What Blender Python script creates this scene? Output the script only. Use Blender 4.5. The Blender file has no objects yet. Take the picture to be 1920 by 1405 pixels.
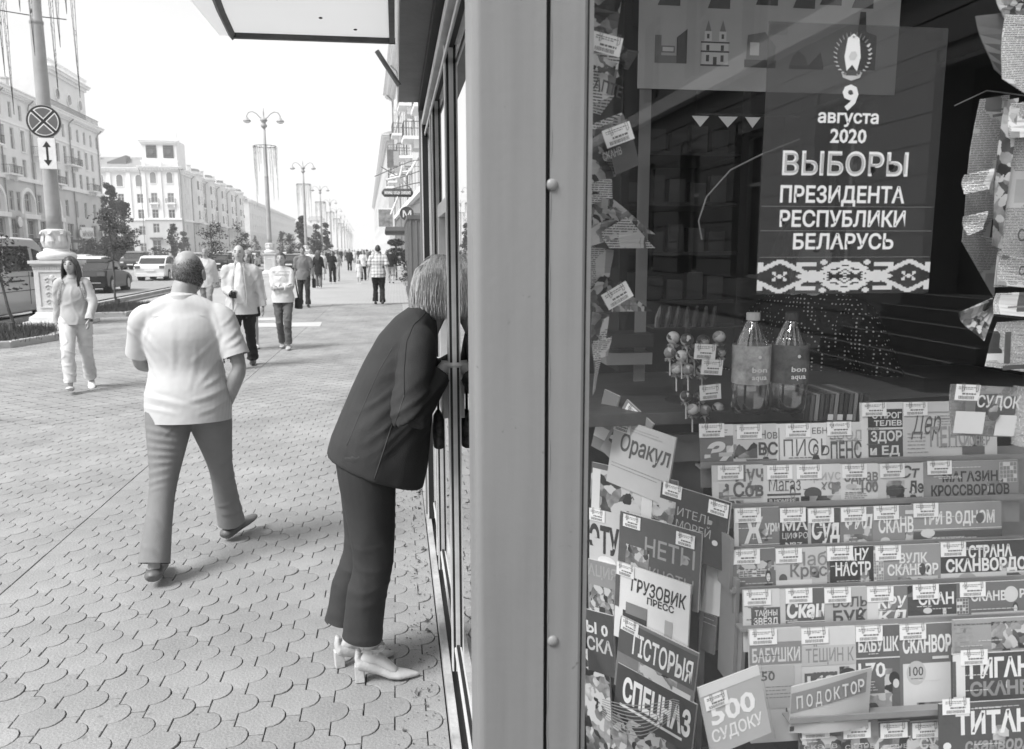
import bpy, bmesh, math, random
import numpy as np
from mathutils import Vector, Matrix, noise
R = math.radians
sc = bpy.context.scene
COL = sc.collection

# ------------------------------------------------------------------ camera, world, sun
F = 1500.0; PX = 960.0; PY = 702.5; EYE = 1.70
PITCH = math.atan(234.5/1500); YAW = math.atan((960-745)/1500)
cam = bpy.data.cameras.new('camera'); camo = bpy.data.objects.new('camera', cam); COL.objects.link(camo)
cam.sensor_width = 36.0; cam.lens = 36*F/1920; cam.clip_start = 0.05; cam.clip_end = 3000
camo.location = (0, 0, EYE); camo.rotation_euler = (math.pi/2-PITCH, R(0.1), -YAW)
cam.dof.use_dof = True; cam.dof.focus_distance = 3.0; cam.dof.aperture_fstop = 8.0
sc.camera = camo

w = bpy.data.worlds.new('World'); sc.world = w; w.use_nodes = True
nt = w.node_tree; nt.nodes.clear()
o_ = nt.nodes.new('ShaderNodeOutputWorld'); bg = nt.nodes.new('ShaderNodeBackground')
sky = nt.nodes.new('ShaderNodeTexSky'); sky.sky_type = 'NISHITA'; sky.sun_disc = False
SUN_EL, SUN_AZ = R(50), R(-122)       # azimuth measured from +Y towards +X: to the left and ahead
sky.sun_elevation = SUN_EL; sky.sun_rotation = SUN_AZ
bw = nt.nodes.new('ShaderNodeRGBToBW'); nt.links.new(sky.outputs[0], bw.inputs[0])
tc = nt.nodes.new('ShaderNodeTexCoord'); mp = nt.nodes.new('ShaderNodeMapping')
mp.inputs['Scale'].default_value = (1.0, 1.0, 4.5); nt.links.new(tc.outputs['Generated'], mp.inputs[0])
nz = nt.nodes.new('ShaderNodeTexNoise'); nz.inputs['Scale'].default_value = 1.6; nz.inputs['Detail'].default_value = 5
nt.links.new(mp.outputs[0], nz.inputs['Vector'])
cr = nt.nodes.new('ShaderNodeMapRange'); cr.inputs[1].default_value = .25; cr.inputs[2].default_value = .75
cr.inputs[3].default_value = 3.35; cr.inputs[4].default_value = 4.1
nt.links.new(nz.outputs[0], cr.inputs[0])
mx = nt.nodes.new('ShaderNodeMix'); mx.data_type = 'FLOAT'; mx.inputs[0].default_value = .93
nt.links.new(bw.outputs[0], mx.inputs[2]); nt.links.new(cr.outputs[0], mx.inputs[3])
nt.links.new(mx.outputs[0], bg.inputs[0]); bg.inputs[1].default_value = 0.10
nt.links.new(bg.outputs[0], o_.inputs[0])

sun = bpy.data.lights.new('sun', 'SUN'); sun.energy = 1.9; sun.angle = R(26)
suno = bpy.data.objects.new('sun', sun); COL.objects.link(suno)
d_ = Vector((math.sin(SUN_AZ)*math.cos(SUN_EL), math.cos(SUN_AZ)*math.cos(SUN_EL), math.sin(SUN_EL)))
suno.rotation_euler = (-d_).to_track_quat('-Z', 'Y').to_euler()
vs = sc.view_settings; vs.view_transform = 'Standard'; vs.look = 'None'; vs.gamma = 1; vs.use_curve_mapping = False
vs.exposure = 1.4
sc.render.engine = 'CYCLES'
sc.cycles.use_denoising = True; sc.cycles.max_bounces = 6; sc.cycles.transparent_max_bounces = 24
sc.cycles.volume_bounces = 2; sc.cycles.caustics_reflective = False; sc.cycles.caustics_refractive = False
sc.cycles.sample_clamp_indirect = 8

# ------------------------------------------------------------------ pixel of the photograph -> place in the world
def ray(px, py):
    r = (px-PX)/F; d = (py-PY)/F
    f = math.cos(PITCH)-math.sin(PITCH)*d; wz = -(math.sin(PITCH)+math.cos(PITCH)*d)
    s, c = math.sin(YAW), math.cos(YAW)
    return r*c+f*s, -r*s+f*c, wz
def atG(px, py, z=0.0):
    x, y, wz = ray(px, py); t = (z-EYE)/wz; return Vector((x*t, y*t, z))
def atY(px, py, y):
    a, b, c = ray(px, py); t = y/b; return Vector((a*t, y, EYE+c*t))
def atX(px, py, x):
    a, b, c = ray(px, py); t = x/a; return Vector((x, b*t, EYE+c*t))
def atD(px, D):                      # ground point seen in the column px at depth D along the street
    a, b, c = ray(px, 468); return Vector((a/b*D, D, 0))
def street(l, y): return l-0.036*y   # the avenue runs 2 degrees off the kiosk wall

# ------------------------------------------------------------------ materials
MATS = {}
def mat(name, v, rough=.75, var=.12, scale=6.0, bump=0.0, metal=0.0, spec=.4, fine=None, bscale=None, stretch=None, coat=0):
    if name in MATS: return MATS[name]
    m = bpy.data.materials.new(name); m.use_nodes = True; n = m.node_tree.nodes; L = m.node_tree.links
    b = n['Principled BSDF']; b.inputs['Roughness'].default_value = rough; b.inputs['Metallic'].default_value = metal
    b.inputs['Specular IOR Level'].default_value = spec
    if coat: b.inputs['Coat Weight'].default_value = coat; b.inputs['Coat Roughness'].default_value = .08
    t = n.new('ShaderNodeTexCoord'); vec = t.outputs['Object']
    if stretch:
        mpn = n.new('ShaderNodeMapping'); mpn.inputs['Scale'].default_value = stretch
        L.new(vec, mpn.inputs[0]); vec = mpn.outputs[0]
    a = n.new('ShaderNodeTexNoise'); a.inputs['Scale'].default_value = scale; a.inputs['Detail'].default_value = 6
    a.inputs['Roughness'].default_value = .62; L.new(vec, a.inputs['Vector'])
    r = n.new('ShaderNodeMapRange'); r.inputs[1].default_value = .3; r.inputs[2].default_value = .7
    r.inputs[3].default_value = v*(1-var); r.inputs[4].default_value = min(.95, v*(1+var))
    L.new(a.outputs[0], r.inputs[0]); L.new(r.outputs[0], b.inputs['Base Color'])
    if bump:
        a2 = n.new('ShaderNodeTexNoise'); a2.inputs['Scale'].default_value = bscale or scale*6; a2.inputs['Detail'].default_value = 4
        L.new(vec, a2.inputs['Vector'])
        bn = n.new('ShaderNodeBump'); bn.inputs['Strength'].default_value = bump; bn.inputs['Distance'].default_value = .02
        L.new(a2.outputs[0], bn.inputs['Height']); L.new(bn.outputs[0], b.inputs['Normal'])
    MATS[name] = m; return m
def hook(m):                         # base colour socket and nodes for further work
    n = m.node_tree.nodes; return n, m.node_tree.links, n['Principled BSDF']
def glass(name, tint=.9, f0=1.5, rough=.0, extra=1.0):
    if name in MATS: return MATS[name]
    m = bpy.data.materials.new(name); m.use_nodes = True; n = m.node_tree.nodes; L = m.node_tree.links; n.clear()
    o = n.new('ShaderNodeOutputMaterial'); mi = n.new('ShaderNodeMixShader'); t = n.new('ShaderNodeBsdfTransparent')
    g = n.new('ShaderNodeBsdfGlossy'); fr = n.new('ShaderNodeFresnel'); fr.inputs[0].default_value = f0
    g.inputs['Roughness'].default_value = rough; g.inputs[0].default_value = (.95, .95, .95, 1); t.inputs[0].default_value = (tint, tint, tint, 1)
    mu = n.new('ShaderNodeMath'); mu.operation = 'MULTIPLY'; mu.use_clamp = True; mu.inputs[1].default_value = extra
    ge = n.new('ShaderNodeNewGeometry'); sb = n.new('ShaderNodeMath'); sb.operation = 'SUBTRACT'; sb.inputs[0].default_value = 1.0
    m2 = n.new('ShaderNodeMath'); m2.operation = 'MULTIPLY'         # reflect on the outer faces only: a thin pane, no inner total reflection
    L.new(ge.outputs['Backfacing'], sb.inputs[1]); L.new(fr.outputs[0], m2.inputs[0]); L.new(sb.outputs[0], m2.inputs[1]); L.new(m2.outputs[0], mu.inputs[0])
    L.new(mu.outputs[0], mi.inputs[0]); L.new(t.outputs[0], mi.inputs[1]); L.new(g.outputs[0], mi.inputs[2]); L.new(mi.outputs[0], o.inputs[0])
    MATS[name] = m; return m

# ------------------------------------------------------------------ mesh helpers
class MB:
    def __init__(s): s.v = []; s.f = []
    def add(s, vs, fs):
        k = len(s.v); s.v += [tuple(p) for p in vs]; s.f += [tuple(i+k for i in f) for f in fs]; return s
    def box(s, x0, x1, y0, y1, z0, z1):
        return s.add([(x0,y0,z0),(x1,y0,z0),(x1,y1,z0),(x0,y1,z0),(x0,y0,z1),(x1,y0,z1),(x1,y1,z1),(x0,y1,z1)],
                     [(0,3,2,1),(4,5,6,7),(0,1,5,4),(1,2,6,5),(2,3,7,6),(3,0,4,7)])
    def quad(s, a, b, c, d): return s.add([a,b,c,d], [(0,1,2,3)])
    def prism(s, poly, y0, y1):       # polygon in xz extruded along y
        n = len(poly); a = [(x,y0,z) for x,z in poly]; b = [(x,y1,z) for x,z in poly]
        return s.add(a+b, [tuple(range(n)), tuple(range(2*n-1,n-1,-1))]+[(i,i+n,(i+1)%n+n,(i+1)%n) for i in range(n)])
    def prismz(s, poly, z0, z1):
        n = len(poly); a = [(x,y,z0) for x,y in poly]; b = [(x,y,z1) for x,y in poly]
        return s.add(a+b, [tuple(range(n-1,-1,-1)), tuple(range(n,2*n))]+[(i,(i+1)%n,(i+1)%n+n,i+n) for i in range(n)])
    def lathe(s, prof, c=(0,0), seg=16, fl=0):       # profile [(r,z)]
        vs=[]; fs=[]; n=len(prof)
        for r,z in prof:
            for k in range(seg):
                rr = r*(1-fl*(k%2)); a=2*math.pi*k/seg; vs.append((c[0]+rr*math.cos(a), c[1]+rr*math.sin(a), z))
        for i in range(n-1):
            for k in range(seg): fs.append((i*seg+k, i*seg+(k+1)%seg, (i+1)*seg+(k+1)%seg, (i+1)*seg+k))
        fs.append(tuple(range(seg-1,-1,-1))); fs.append(tuple((n-1)*seg+k for k in range(seg)))
        return s.add(vs, fs)
    def tube(s, pts, rad, seg=8, cap=True, flat=None, up=None):   # rad: number or list of numbers / (ra, rb)
        pts=[Vector(p) for p in pts]; n=len(pts); vs=[]; fs=[]
        ref = Vector(up) if up is not None else None
        prev=None
        for i,p in enumerate(pts):
            t=(pts[min(i+1,n-1)]-pts[max(i-1,0)])
            if t.length<1e-9: t=Vector((0,0,1))
            t.normalize()
            if ref is not None: a=(ref-t*ref.dot(t))
            elif prev is not None: a=(prev-t*prev.dot(t))
            else: a=t.orthogonal()
            if a.length<1e-6: a=t.orthogonal()
            a.normalize(); prev=a; b=t.cross(a)
            r=rad[i] if isinstance(rad,list) else rad
            ra,rb = r if isinstance(r,(list,tuple)) else (r,r)
            for k in range(seg):
                q=2*math.pi*k/seg; vs.append(p+a*ra*math.cos(q)+b*rb*math.sin(q))
        for i in range(n-1):
            for k in range(seg): fs.append((i*seg+k,i*seg+(k+1)%seg,(i+1)*seg+(k+1)%seg,(i+1)*seg+k))
        if cap: fs.append(tuple(range(seg-1,-1,-1))); fs.append(tuple((n-1)*seg+k for k in range(seg)))
        return s.add(vs,fs)
    def ball(s, c, r, seg=12, rings=8):
        if not isinstance(r,(list,tuple)): r=(r,r,r)
        vs=[];fs=[]
        for i in range(1,rings):
            th=math.pi*i/rings
            for k in range(seg):
                a=2*math.pi*k/seg; vs.append((c[0]+r[0]*math.sin(th)*math.cos(a),c[1]+r[1]*math.sin(th)*math.sin(a),c[2]+r[2]*math.cos(th)))
        vs.append((c[0],c[1],c[2]+r[2])); vs.append((c[0],c[1],c[2]-r[2])); t=len(vs)-2
        for i in range(rings-2):
            for k in range(seg): fs.append((i*seg+k,(i+1)*seg+k,(i+1)*seg+(k+1)%seg,i*seg+(k+1)%seg))
        for k in range(seg): fs.append((t,k,(k+1)%seg)); fs.append((t+1,(rings-2)*seg+(k+1)%seg,(rings-2)*seg+k))
        return s.add(vs,fs)
    def mesh(s, name, m=None, smooth=False):
        me=bpy.data.meshes.new(name); me.from_pydata([tuple(v) for v in s.v],[],s.f); me.update()
        if getattr(s,'tone',None): a=me.attributes.new('tone','FLOAT','POINT'); a.data.foreach_set('value',s.tone)
        if m is not None: me.materials.append(m)
        if smooth: me.polygons.foreach_set('use_smooth',[True]*len(me.polygons))
        return me
    def build(s, name, m, parent=None, smooth=False, loc=None, rot=None, bevel=0):
        me=s.mesh(name,m,smooth)
        if bevel: bev(me,bevel)
        return link(name,me,parent,loc,rot)
def bev(me, wd, seg=2):
    b=bmesh.new(); b.from_mesh(me)
    bmesh.ops.recalc_face_normals(b,faces=b.faces)
    es=[e for e in b.edges if len(e.link_faces)==2 and e.calc_face_angle(0)>R(30)]
    bmesh.ops.bevel(b,geom=es,offset=wd,segments=seg,affect='EDGES',profile=.6); b.to_mesh(me); b.free()
    for p in me.polygons: p.use_smooth=False
def link(name, me, parent=None, loc=None, rot=None):
    o=bpy.data.objects.new(name,me); COL.objects.link(o)
    if parent is not None: o.parent=parent
    if loc is not None: o.location=loc
    if rot is not None: o.rotation_euler=rot
    return o
def empty(name, loc=(0,0,0), rz=0, rot=None):
    o=bpy.data.objects.new(name,None); COL.objects.link(o); o.location=loc; o.rotation_euler=rot or (0,0,rz); o.empty_display_size=.1
    return o
def tag(o, label=None, cat=None, group=None, kind=None):
    if label: o['label']=label
    if cat: o['category']=cat
    if group: o['group']=group
    if kind: o['kind']=kind
    return o
def copy_tree(o, parent=None):
    c=o.copy(); COL.objects.link(c); c.parent=parent
    for ch in list(o.children): copy_tree(ch,c)
    return c
TXT={}
TMP=bpy.data.scenes.new('workbench')
def evaluated(o):
    """the evaluated mesh of an object, worked out in a small scene of its own"""
    TMP.collection.objects.link(o); vl=TMP.view_layers[0]; vl.update(); dg=vl.depsgraph; dg.update()
    me=bpy.data.meshes.new_from_object(o.evaluated_get(dg)); TMP.collection.objects.unlink(o); return me
def text(body, h, m, parent, loc, rot=(0,0,0), width=None, name='lettering', bold=.02, shear=0, align='LEFT'):
    """flat print: letters of cap height h lying in the parent's xz plane facing -y"""
    key=(body,bold,shear)
    if key not in TXT:
        c=bpy.data.curves.new('t','FONT'); c.body=body; c.resolution_u=2; c.offset=bold; c.shear=shear; c.fill_mode='FRONT'
        o=bpy.data.objects.new('t',c); me=evaluated(o); bpy.data.objects.remove(o); bpy.data.curves.remove(c)
        co=np.empty(len(me.vertices)*3); me.vertices.foreach_get('co',co); co=co.reshape(-1,3)
        TXT[key]=(co,[tuple(p.vertices) for p in me.polygons]); bpy.data.meshes.remove(me)
    co,fs=TXT[key]
    s=h/.72; x=co[:,0]-co[:,0].min(); W=x.max()*s; k=1.0
    if width: k=width/W; W=width
    off={'LEFT':0,'CENTER':-W/2,'RIGHT':-W}[align]
    vs=np.stack([x*s*k+off,np.zeros(len(x)),co[:,1]*s],1)
    b=MB(); b.add([tuple(v) for v in vs],fs)
    return b.build(name,m,parent,loc=loc,rot=rot)
rnd=random.Random(7)
# ================================================================== SETTING: ground, pavement, road
PAVE = mat('paving_concrete', .31, .85, .10, 1.3, bump=.25, bscale=90)
n, L, b = hook(PAVE)      # speckle of pale and dark grit, broad stains
geo = n.new('ShaderNodeNewGeometry')
n1 = n.new('ShaderNodeTexNoise'); n1.inputs['Scale'].default_value = 160; n1.inputs['Detail'].default_value = 2
n2 = n.new('ShaderNodeTexNoise'); n2.inputs['Scale'].default_value = .9; n2.inputs['Detail'].default_value = 7; n2.inputs['Roughness'].default_value = .7
n3 = n.new('ShaderNodeTexVoronoi'); n3.inputs['Scale'].default_value = 13
for q in (n1, n2, n3): L.new(geo.outputs['Position'], q.inputs['Vector'])
r1 = n.new('ShaderNodeMapRange'); r1.inputs[1].default_value=.3; r1.inputs[2].default_value=.7; r1.inputs[3].default_value=.86; r1.inputs[4].default_value=1.14
r2 = n.new('ShaderNodeMapRange'); r2.inputs[1].default_value=.3; r2.inputs[2].default_value=.66; r2.inputs[3].default_value=.74; r2.inputs[4].default_value=1.08
r3 = n.new('ShaderNodeMapRange'); r3.inputs[1].default_value=.0; r3.inputs[2].default_value=.16; r3.inputs[3].default_value=.55; r3.inputs[4].default_value=1.0
L.new(n1.outputs[0], r1.inputs[0]); L.new(n2.outputs[0], r2.inputs[0]); L.new(n3.outputs['Distance'], r3.inputs[0])
old = b.inputs['Base Color'].links[0].from_socket
g4 = n.new('ShaderNodeTexNoise'); g4.inputs['Scale'].default_value=2.3; L.new(geo.outputs['Position'], g4.inputs['Vector'])
r4 = n.new('ShaderNodeMapRange'); r4.inputs[1].default_value=.56; r4.inputs[2].default_value=.62; r4.inputs[3].default_value=1; r4.inputs[4].default_value=0
L.new(g4.outputs[0], r4.inputs[0])
mxs = n.new('ShaderNodeMath'); mxs.operation='MAXIMUM'; L.new(r3.outputs[0], mxs.inputs[0]); L.new(r4.outputs[0], mxs.inputs[1])
cur = old
for q in (r1.outputs[0], r2.outputs[0], mxs.outputs[0]):
    m_ = n.new('ShaderNodeMath'); m_.operation='MULTIPLY'; L.new(cur, m_.inputs[0]); L.new(q, m_.inputs[1]); cur = m_.outputs[0]
L.new(cur, b.inputs['Base Color'])
ASPH = mat('asphalt', .28, .9, .10, .7, bump=.2, bscale=60)
KERB = mat('kerb_stone', .42, .85, .18, 2.5, bump=.2)
JOINT = mat('joint_sand', .04, .95, .3, 8)
EARTH = mat('far_ground', .17, .95, .15, .2)
ROADLINE = mat('road_paint', .55, .7, .2, 3)

def sheet(name, poly, z, m, kind='structure'):
    b_ = MB(); b_.add([(x,y,z) for x,y in poly],[tuple(range(len(poly)))]); return tag(b_.build(name,m), kind=kind)
sheet('ground', [(-900,-300),(900,-300),(900,1500),(-900,1500)], -.20, EARTH)
sheet('road', [(-8.75,-30),(-8.75-.036*700,700),(-44-.036*700,700),(-44,-30)], -.12, ASPH)
# far pavement: a sheet with the joints as a procedural pattern (too far to tell the stones apart)
FARP = mat('far_paving', .38, .85, .08, .35)
n, L, b = hook(FARP); geo = n.new('ShaderNodeNewGeometry')
wv = n.new('ShaderNodeTexBrick'); wv.inputs['Scale'].default_value = 1.0; wv.inputs['Brick Width'].default_value=.213; wv.inputs['Row Height'].default_value=.115
wv.inputs['Mortar Size'].default_value=.006; wv.inputs['Color1'].default_value=(1,1,1,1); wv.inputs['Color2'].default_value=(.93,.93,.93,1); wv.inputs['Mortar'].default_value=(.75,.75,.75,1)
mp_ = n.new('ShaderNodeMapping'); mp_.inputs['Rotation'].default_value=(0,0,math.pi/2); L.new(geo.outputs['Position'],mp_.inputs[0]); L.new(mp_.outputs[0],wv.inputs['Vector'])
old = b.inputs['Base Color'].links[0].from_socket; m_ = n.new('ShaderNodeMix'); m_.data_type='RGBA'; m_.blend_type='MULTIPLY'; m_.inputs[0].default_value=1
L.new(old,m_.inputs[6]); L.new(wv.outputs[0],m_.inputs[7]); L.new(m_.outputs[2],b.inputs['Base Color'])
YN = 26.0
sheet('far_pavement', [(-8.55,YN),(3.2,YN),(3.3-.036*600,600),(-8.6-.036*600,600)], 0, FARP)
sheet('side_pavement', [(.8,-30),(12,-30),(12,YN-.02),(.148,YN-.02),(.148,4.95),(.8,4.95)], -.002, FARP)
sheet('opposite_pavement', [(-44,-30),(-44-.036*700,700),(-90,700),(-90,-30)], .0, FARP)
pav = MB(); pav.add([(-8.55,-6,-.014),(.8,-6,-.014),(.8,YN,-.014),(-8.55,YN,-.014)],[(0,1,2,3)])
pav = tag(pav.build('pavement', JOINT), kind='structure')

# one paver: bell shaped, interlocking; the column boundary is a straight stub and an arc bulging to +x
PP, PW = .213, .115; STUB = .083; BULGE = .060
def boundary(y, seg):        # y runs 0..PP from stub middle to the next stub middle; gives (bulge, y)
    pts = [(0, 0), (0, STUB/2)]
    c = PP/2; hr = (PP-STUB)/2
    for k in range(1, seg):
        a = math.pi*k/seg; pts.append((BULGE*math.sin(a)**.9, c-hr*math.cos(a)))
    pts += [(0, PP-STUB/2), (0, PP)]
    return [(x, y+yy) for x, yy in pts]
def paver_outline(seg):
    right = boundary(-PP/2, seg)                          # centred: stub mid at -PP/2 .. +PP/2, offset by half below
    full = boundary(-PP, seg)+boundary(0, seg)[1:]
    left = [p for p in full if -PP/2-1e-6 <= p[1] <= PP/2+1e-6]
    return [(x+PW, y) for x, y in right], left
def clip(poly, c, keep_less):
    out = []
    for i in range(len(poly)):
        a, b_ = poly[i-1], poly[i]; ia = (a[0] <= c) == keep_less; ib = (b_[0] <= c) == keep_less
        if ia != ib: t = (c-a[0])/(b_[0]-a[0]); out.append((c, a[1]+(b_[1]-a[1])*t))
        if ib: out.append(b_)
    return out
def paver_poly(seg, gap, cut=None):
    rgt, lft = paver_outline(seg)
    poly = rgt+[p for p in reversed(lft)]
    if cut and cut[0] == 'R': poly = clip(poly, cut[1], True)
    if cut and cut[0] == 'L': poly = rgt+[(0, PP/2), (0, -PP/2)]
    n_ = len(poly); out = []
    for i in range(n_):                                   # inset by the half joint
        a = Vector(poly[i-1]); b_ = Vector(poly[i]); c = Vector(poly[(i+1)%n_])
        e1 = (b_-a); e2 = (c-b_)
        if e1.length < 1e-7 or e2.length < 1e-7: continue
        e1.normalize(); e2.normalize(); nn = Vector((-e1.y-e2.y, e1.x+e2.x))
        if nn.length < 1e-6: nn = Vector((-e1.y, e1.x))
        nn.normalize(); k = gap/max(.5, nn.dot(Vector((-e1.y, e1.x)))); out.append((b_+nn*k))
    return out
def paver_geo(seg, chamfer=True, cut=None):
    a = paver_poly(seg, .0021, cut); b_ = paver_poly(seg, .0038 if chamfer else .003, cut)
    n_ = min(len(a), len(b_)); a = a[:n_]; b_ = b_[:n_]; m_ = MB()
    if chamfer:
        vs = [(p.x,p.y,-.014) for p in a]+[(p.x,p.y,-.0022) for p in a]+[(p.x,p.y,0) for p in b_]
        fs = [(i,(i+1)%n_,(i+1)%n_+n_,i+n_) for i in range(n_)]+[(i+n_,(i+1)%n_+n_,(i+1)%n_+2*n_,i+2*n_) for i in range(n_)]+[tuple(range(2*n_,3*n_))]
    else:
        vs = [(p.x,p.y,-.006) for p in a]+[(p.x,p.y,0) for p in b_]; fs = [(i,(i+1)%n_,(i+1)%n_+n_,i+n_) for i in range(n_)]+[tuple(range(n_,2*n_))]
    return m_.add(vs, fs)
near_geo = paver_geo(8); far_geo = paver_geo(5, False)
n, L, b = hook(PAVE)      # tone of each stone
at_ = n.new('ShaderNodeAttribute'); at_.attribute_name = 'tone'; ad_ = n.new('ShaderNodeMath'); ad_.operation = 'ADD'; ad_.inputs[1].default_value = 1.0
L.new(at_.outputs['Fac'], ad_.inputs[0]); mu_ = n.new('ShaderNodeMath'); mu_.operation = 'MULTIPLY'; L.new(b.inputs['Base Color'].links[0].from_socket, mu_.inputs[0]); L.new(ad_.outputs[0], mu_.inputs[1]); L.new(mu_.outputs[0], b.inputs['Base Color'])
TONES = [0, .02, -.03, .05, -.05, .01, -.02, -.08]
def toned(g, t_): g2 = MB(); g2.v, g2.f = g.v, g.f; g2.tone = [t_]*len(g.v); return g2.mesh('paver', PAVE)
near_mes = [toned(near_geo, t_) for t_ in TONES]
SEAM = -2.0
CUTS = {}
def cut_geo(cut, fine):
    key = (cut, fine)
    if key not in CUTS: CUTS[key] = paver_geo(8 if fine else 5, True, cut)
    return CUTS[key]
pos = []
r_ = random.Random(3)
for side in (0, 1):
    for c in range(0, 60):
        x = (SEAM+.001+c*PW) if side == 0 else (SEAM-.0015-(c+1)*PW)
        if x > .148 or x < -8.5: continue
        cut = None
        if side == 1 and c == 0: cut = ('R', PW)
        if side == 0 and c == 0: cut = ('L', 0)
        if side == 0 and x+PW+BULGE > .147: cut = ('R', round(.147-x, 4))
        for k in range(8, int(YN/PP)):
            y = k*PP+(PP/2 if c % 2 else 0)+.05+(0 if side == 0 else .03)
            if math.atan2(x+.06, y) < R(-36) or y < 1.7: continue
            pos.append((math.hypot(x, y), x, y, r_.uniform(-.0016, 0), r_.gauss(0, .006), r_.gauss(0, .006), r_.gauss(0, .006) if not cut else 0, cut))
pos.sort(key=lambda p: p[0])
def inframe(x, y):
    ca, sa = math.cos(YAW), math.sin(YAW)
    f = x*sa+y*ca; r = x*ca-y*sa
    fz = f*math.cos(PITCH)+EYE*math.sin(PITCH); dn = EYE*math.cos(PITCH)-f*math.sin(PITCH)
    return abs(r/fz) < .66 and dn/fz < .485
vis = [p for p in pos if inframe(p[1]+.06, p[2])]
indiv = set(id(p) for p in vis[:300])
CM = {}
for p in vis[:300]:
    me = near_mes[r_.randrange(8)]
    if p[7]:
        if p[7] not in CM: CM[p[7]] = cut_geo(p[7], True).mesh('paver', PAVE)
        me = CM[p[7]]
    link('paver', me, pav, (p[1], p[2], p[3]), (p[4], p[5], p[6]))
nb = MB(); nb.tone = []
for p in pos:
    if id(p) in indiv: continue
    G_ = cut_geo(p[7], p[0] < 9) if p[7] else (near_geo if p[0] < 9 else far_geo)
    ta, tb = p[4], p[5]; cz, sz = math.cos(p[6]), math.sin(p[6])
    nb.add([(p[1]+x*cz-y*sz, p[2]+x*sz+y*cz, p[3]+z+y*ta-(x-.06)*tb) for x, y, z in G_.v], G_.f); nb.tone += [TONES[r_.randrange(8)]]*len(G_.v)
tag(nb.build('pavers', PAVE, pav), kind='stuff')
# light plates let into the paving further on
for (a, b_, c, d) in [((484,606),(604,604),(600,612),(484,613)), ((480,596),(520,595),(520,600),(480,601))]:
    pts = [atG(*q) for q in (a, b_, c, d)]
    m_ = MB(); lo = [(p.x,p.y,.001) for p in pts]; hi = [(p.x,p.y,.008) for p in pts]
    m_.add(lo+hi, [(4,5,6,7),(0,1,5,4),(1,2,6,5),(2,3,7,6),(3,0,4,7)])
    tag(m_.build('paving_plate', mat('pale_slab', .50, .7, .08, 4)), 'pale flat strip let into the paving ahead of the woman with folded arms' if a[0]==484 and a[1]==606 else 'short pale strip in the paving behind the man in the light jacket', 'paving plate')

# kerbs and planting beds of the young street trees
def kerb_run(name, pts, wd, h, parent=None, z0=-.12, closed=False):
    pts = [Vector((p[0], p[1])) for p in pts]; n_ = len(pts)
    seglen = 1.0; stones = []
    rng = range(n_ if closed else n_-1)
    for i in rng:
        a, c = pts[i], pts[(i+1) % n_]; d = (c-a); Ln = d.length; k = max(1, round(Ln/seglen)); d.normalize(); nrm = Vector((-d.y, d.x))
        for j in range(k):
            p = a+d*(Ln*j/k+.004); q = a+d*(Ln*(j+1)/k-.004)
            stones.append([p, q, q+nrm*wd, p+nrm*wd])
    return stones
def kerb_obj(name, stones, z0, h, m=KERB, indiv=300):
    root = None
    for k, s_ in enumerate(stones):
        b_ = MB(); c = .02
        a0 = [(p.x, p.y, z0) for p in s_]; a1 = [(p.x, p.y, h-c) for p in s_]
        ce = sum(s_, Vector((0, 0)))/4
        a2 = [(p.x+(ce.x-p.x)*.06, p.y+(ce.y-p.y)*.06, h) for p in s_]
        b_.add(a0+a1+a2, [(0,1,5,4),(1,2,6,5),(2,3,7,6),(3,0,4,7),(4,5,9,8),(5,6,10,9),(6,7,11,10),(7,4,8,11),(8,9,10,11)])
        if root is None: root = tag(b_.build(name, m), kind='structure')
        else: b_.build('kerb_stone', m, root)
    return root
rk = kerb_run('k', [(street(-8.62, y), y) for y in range(8, 90, 4)], .18, .14)
kerb_obj('road_kerb', rk, -.12, .015)
b_ = MB()
for y0 in range(90, 560, 10):
    b_.add([(street(-8.62,y0),y0,.012),(street(-8.8,y0),y0,.012),(street(-8.8,y0+10),y0+10,.012),(street(-8.62,y0+10),y0+10,.012)],[(0,1,2,3)])
tag(b_.build('far_kerb', KERB), kind='structure')
GRASS = mat('grass_blade', .07, .8, .5, 20); SOIL = mat('soil', .05, .95, .4, 12)
def bed(poly, label, dens=900):
    st = kerb_run('b', poly, .14, .12, closed=True)
    k = kerb_obj('bed_kerb', st, -.02, .12)
    P = [Vector(p) for p in poly]
    b_ = MB(); b_.add([(p.x, p.y, .07) for p in P], [tuple(range(len(P)))]); tag(b_.build('bed_soil', SOIL), kind='structure')
    xs = [p.x for p in P]; ys = [p.y for p in P]; q = random.Random(5); g = MB(); c = 0
    def inside(x, y):
        r = False
        for i in range(len(P)):
            a, d = P[i-1], P[i]
            if (a.y > y) != (d.y > y) and x < (d.x-a.x)*(y-a.y)/(d.y-a.y)+a.x: r = not r
        return r
    area = (max(xs)-min(xs))*(max(ys)-min(ys))
    for _ in range(int(area*dens)):
        x, y = q.uniform(min(xs), max(xs)), q.uniform(min(ys), max(ys))
        if not inside(x, y): continue
        a = q.uniform(0, 6.28); h = q.uniform(.05, .16); wd = .008; dx, dy = math.cos(a)*wd, math.sin(a)*wd; lx, ly = q.gauss(0, .04), q.gauss(0, .04)
        g.add([(x-dx,y-dy,.06),(x+dx,y+dy,.06),(x+lx,y+ly,.07+h)], [(0,1,2)])
    tag(g.build('bed_grass', GRASS), kind='stuff')
bed([(-9.3,15.2),(-7.4,14.75),(-6.75,15.1),(-6.45,16.2),(-6.6,17.2),(-7.0,18.0),(-7.5,18.5),(-8.55,18.6),(-9.3,18.6)], 'a')
bed([(-8.6,22.2),(-7.9,21.75),(-6.95,21.9),(-6.75,22.8),(-6.9,25.2),(-7.5,25.9),(-8.65,25.9)], 'b')
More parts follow.
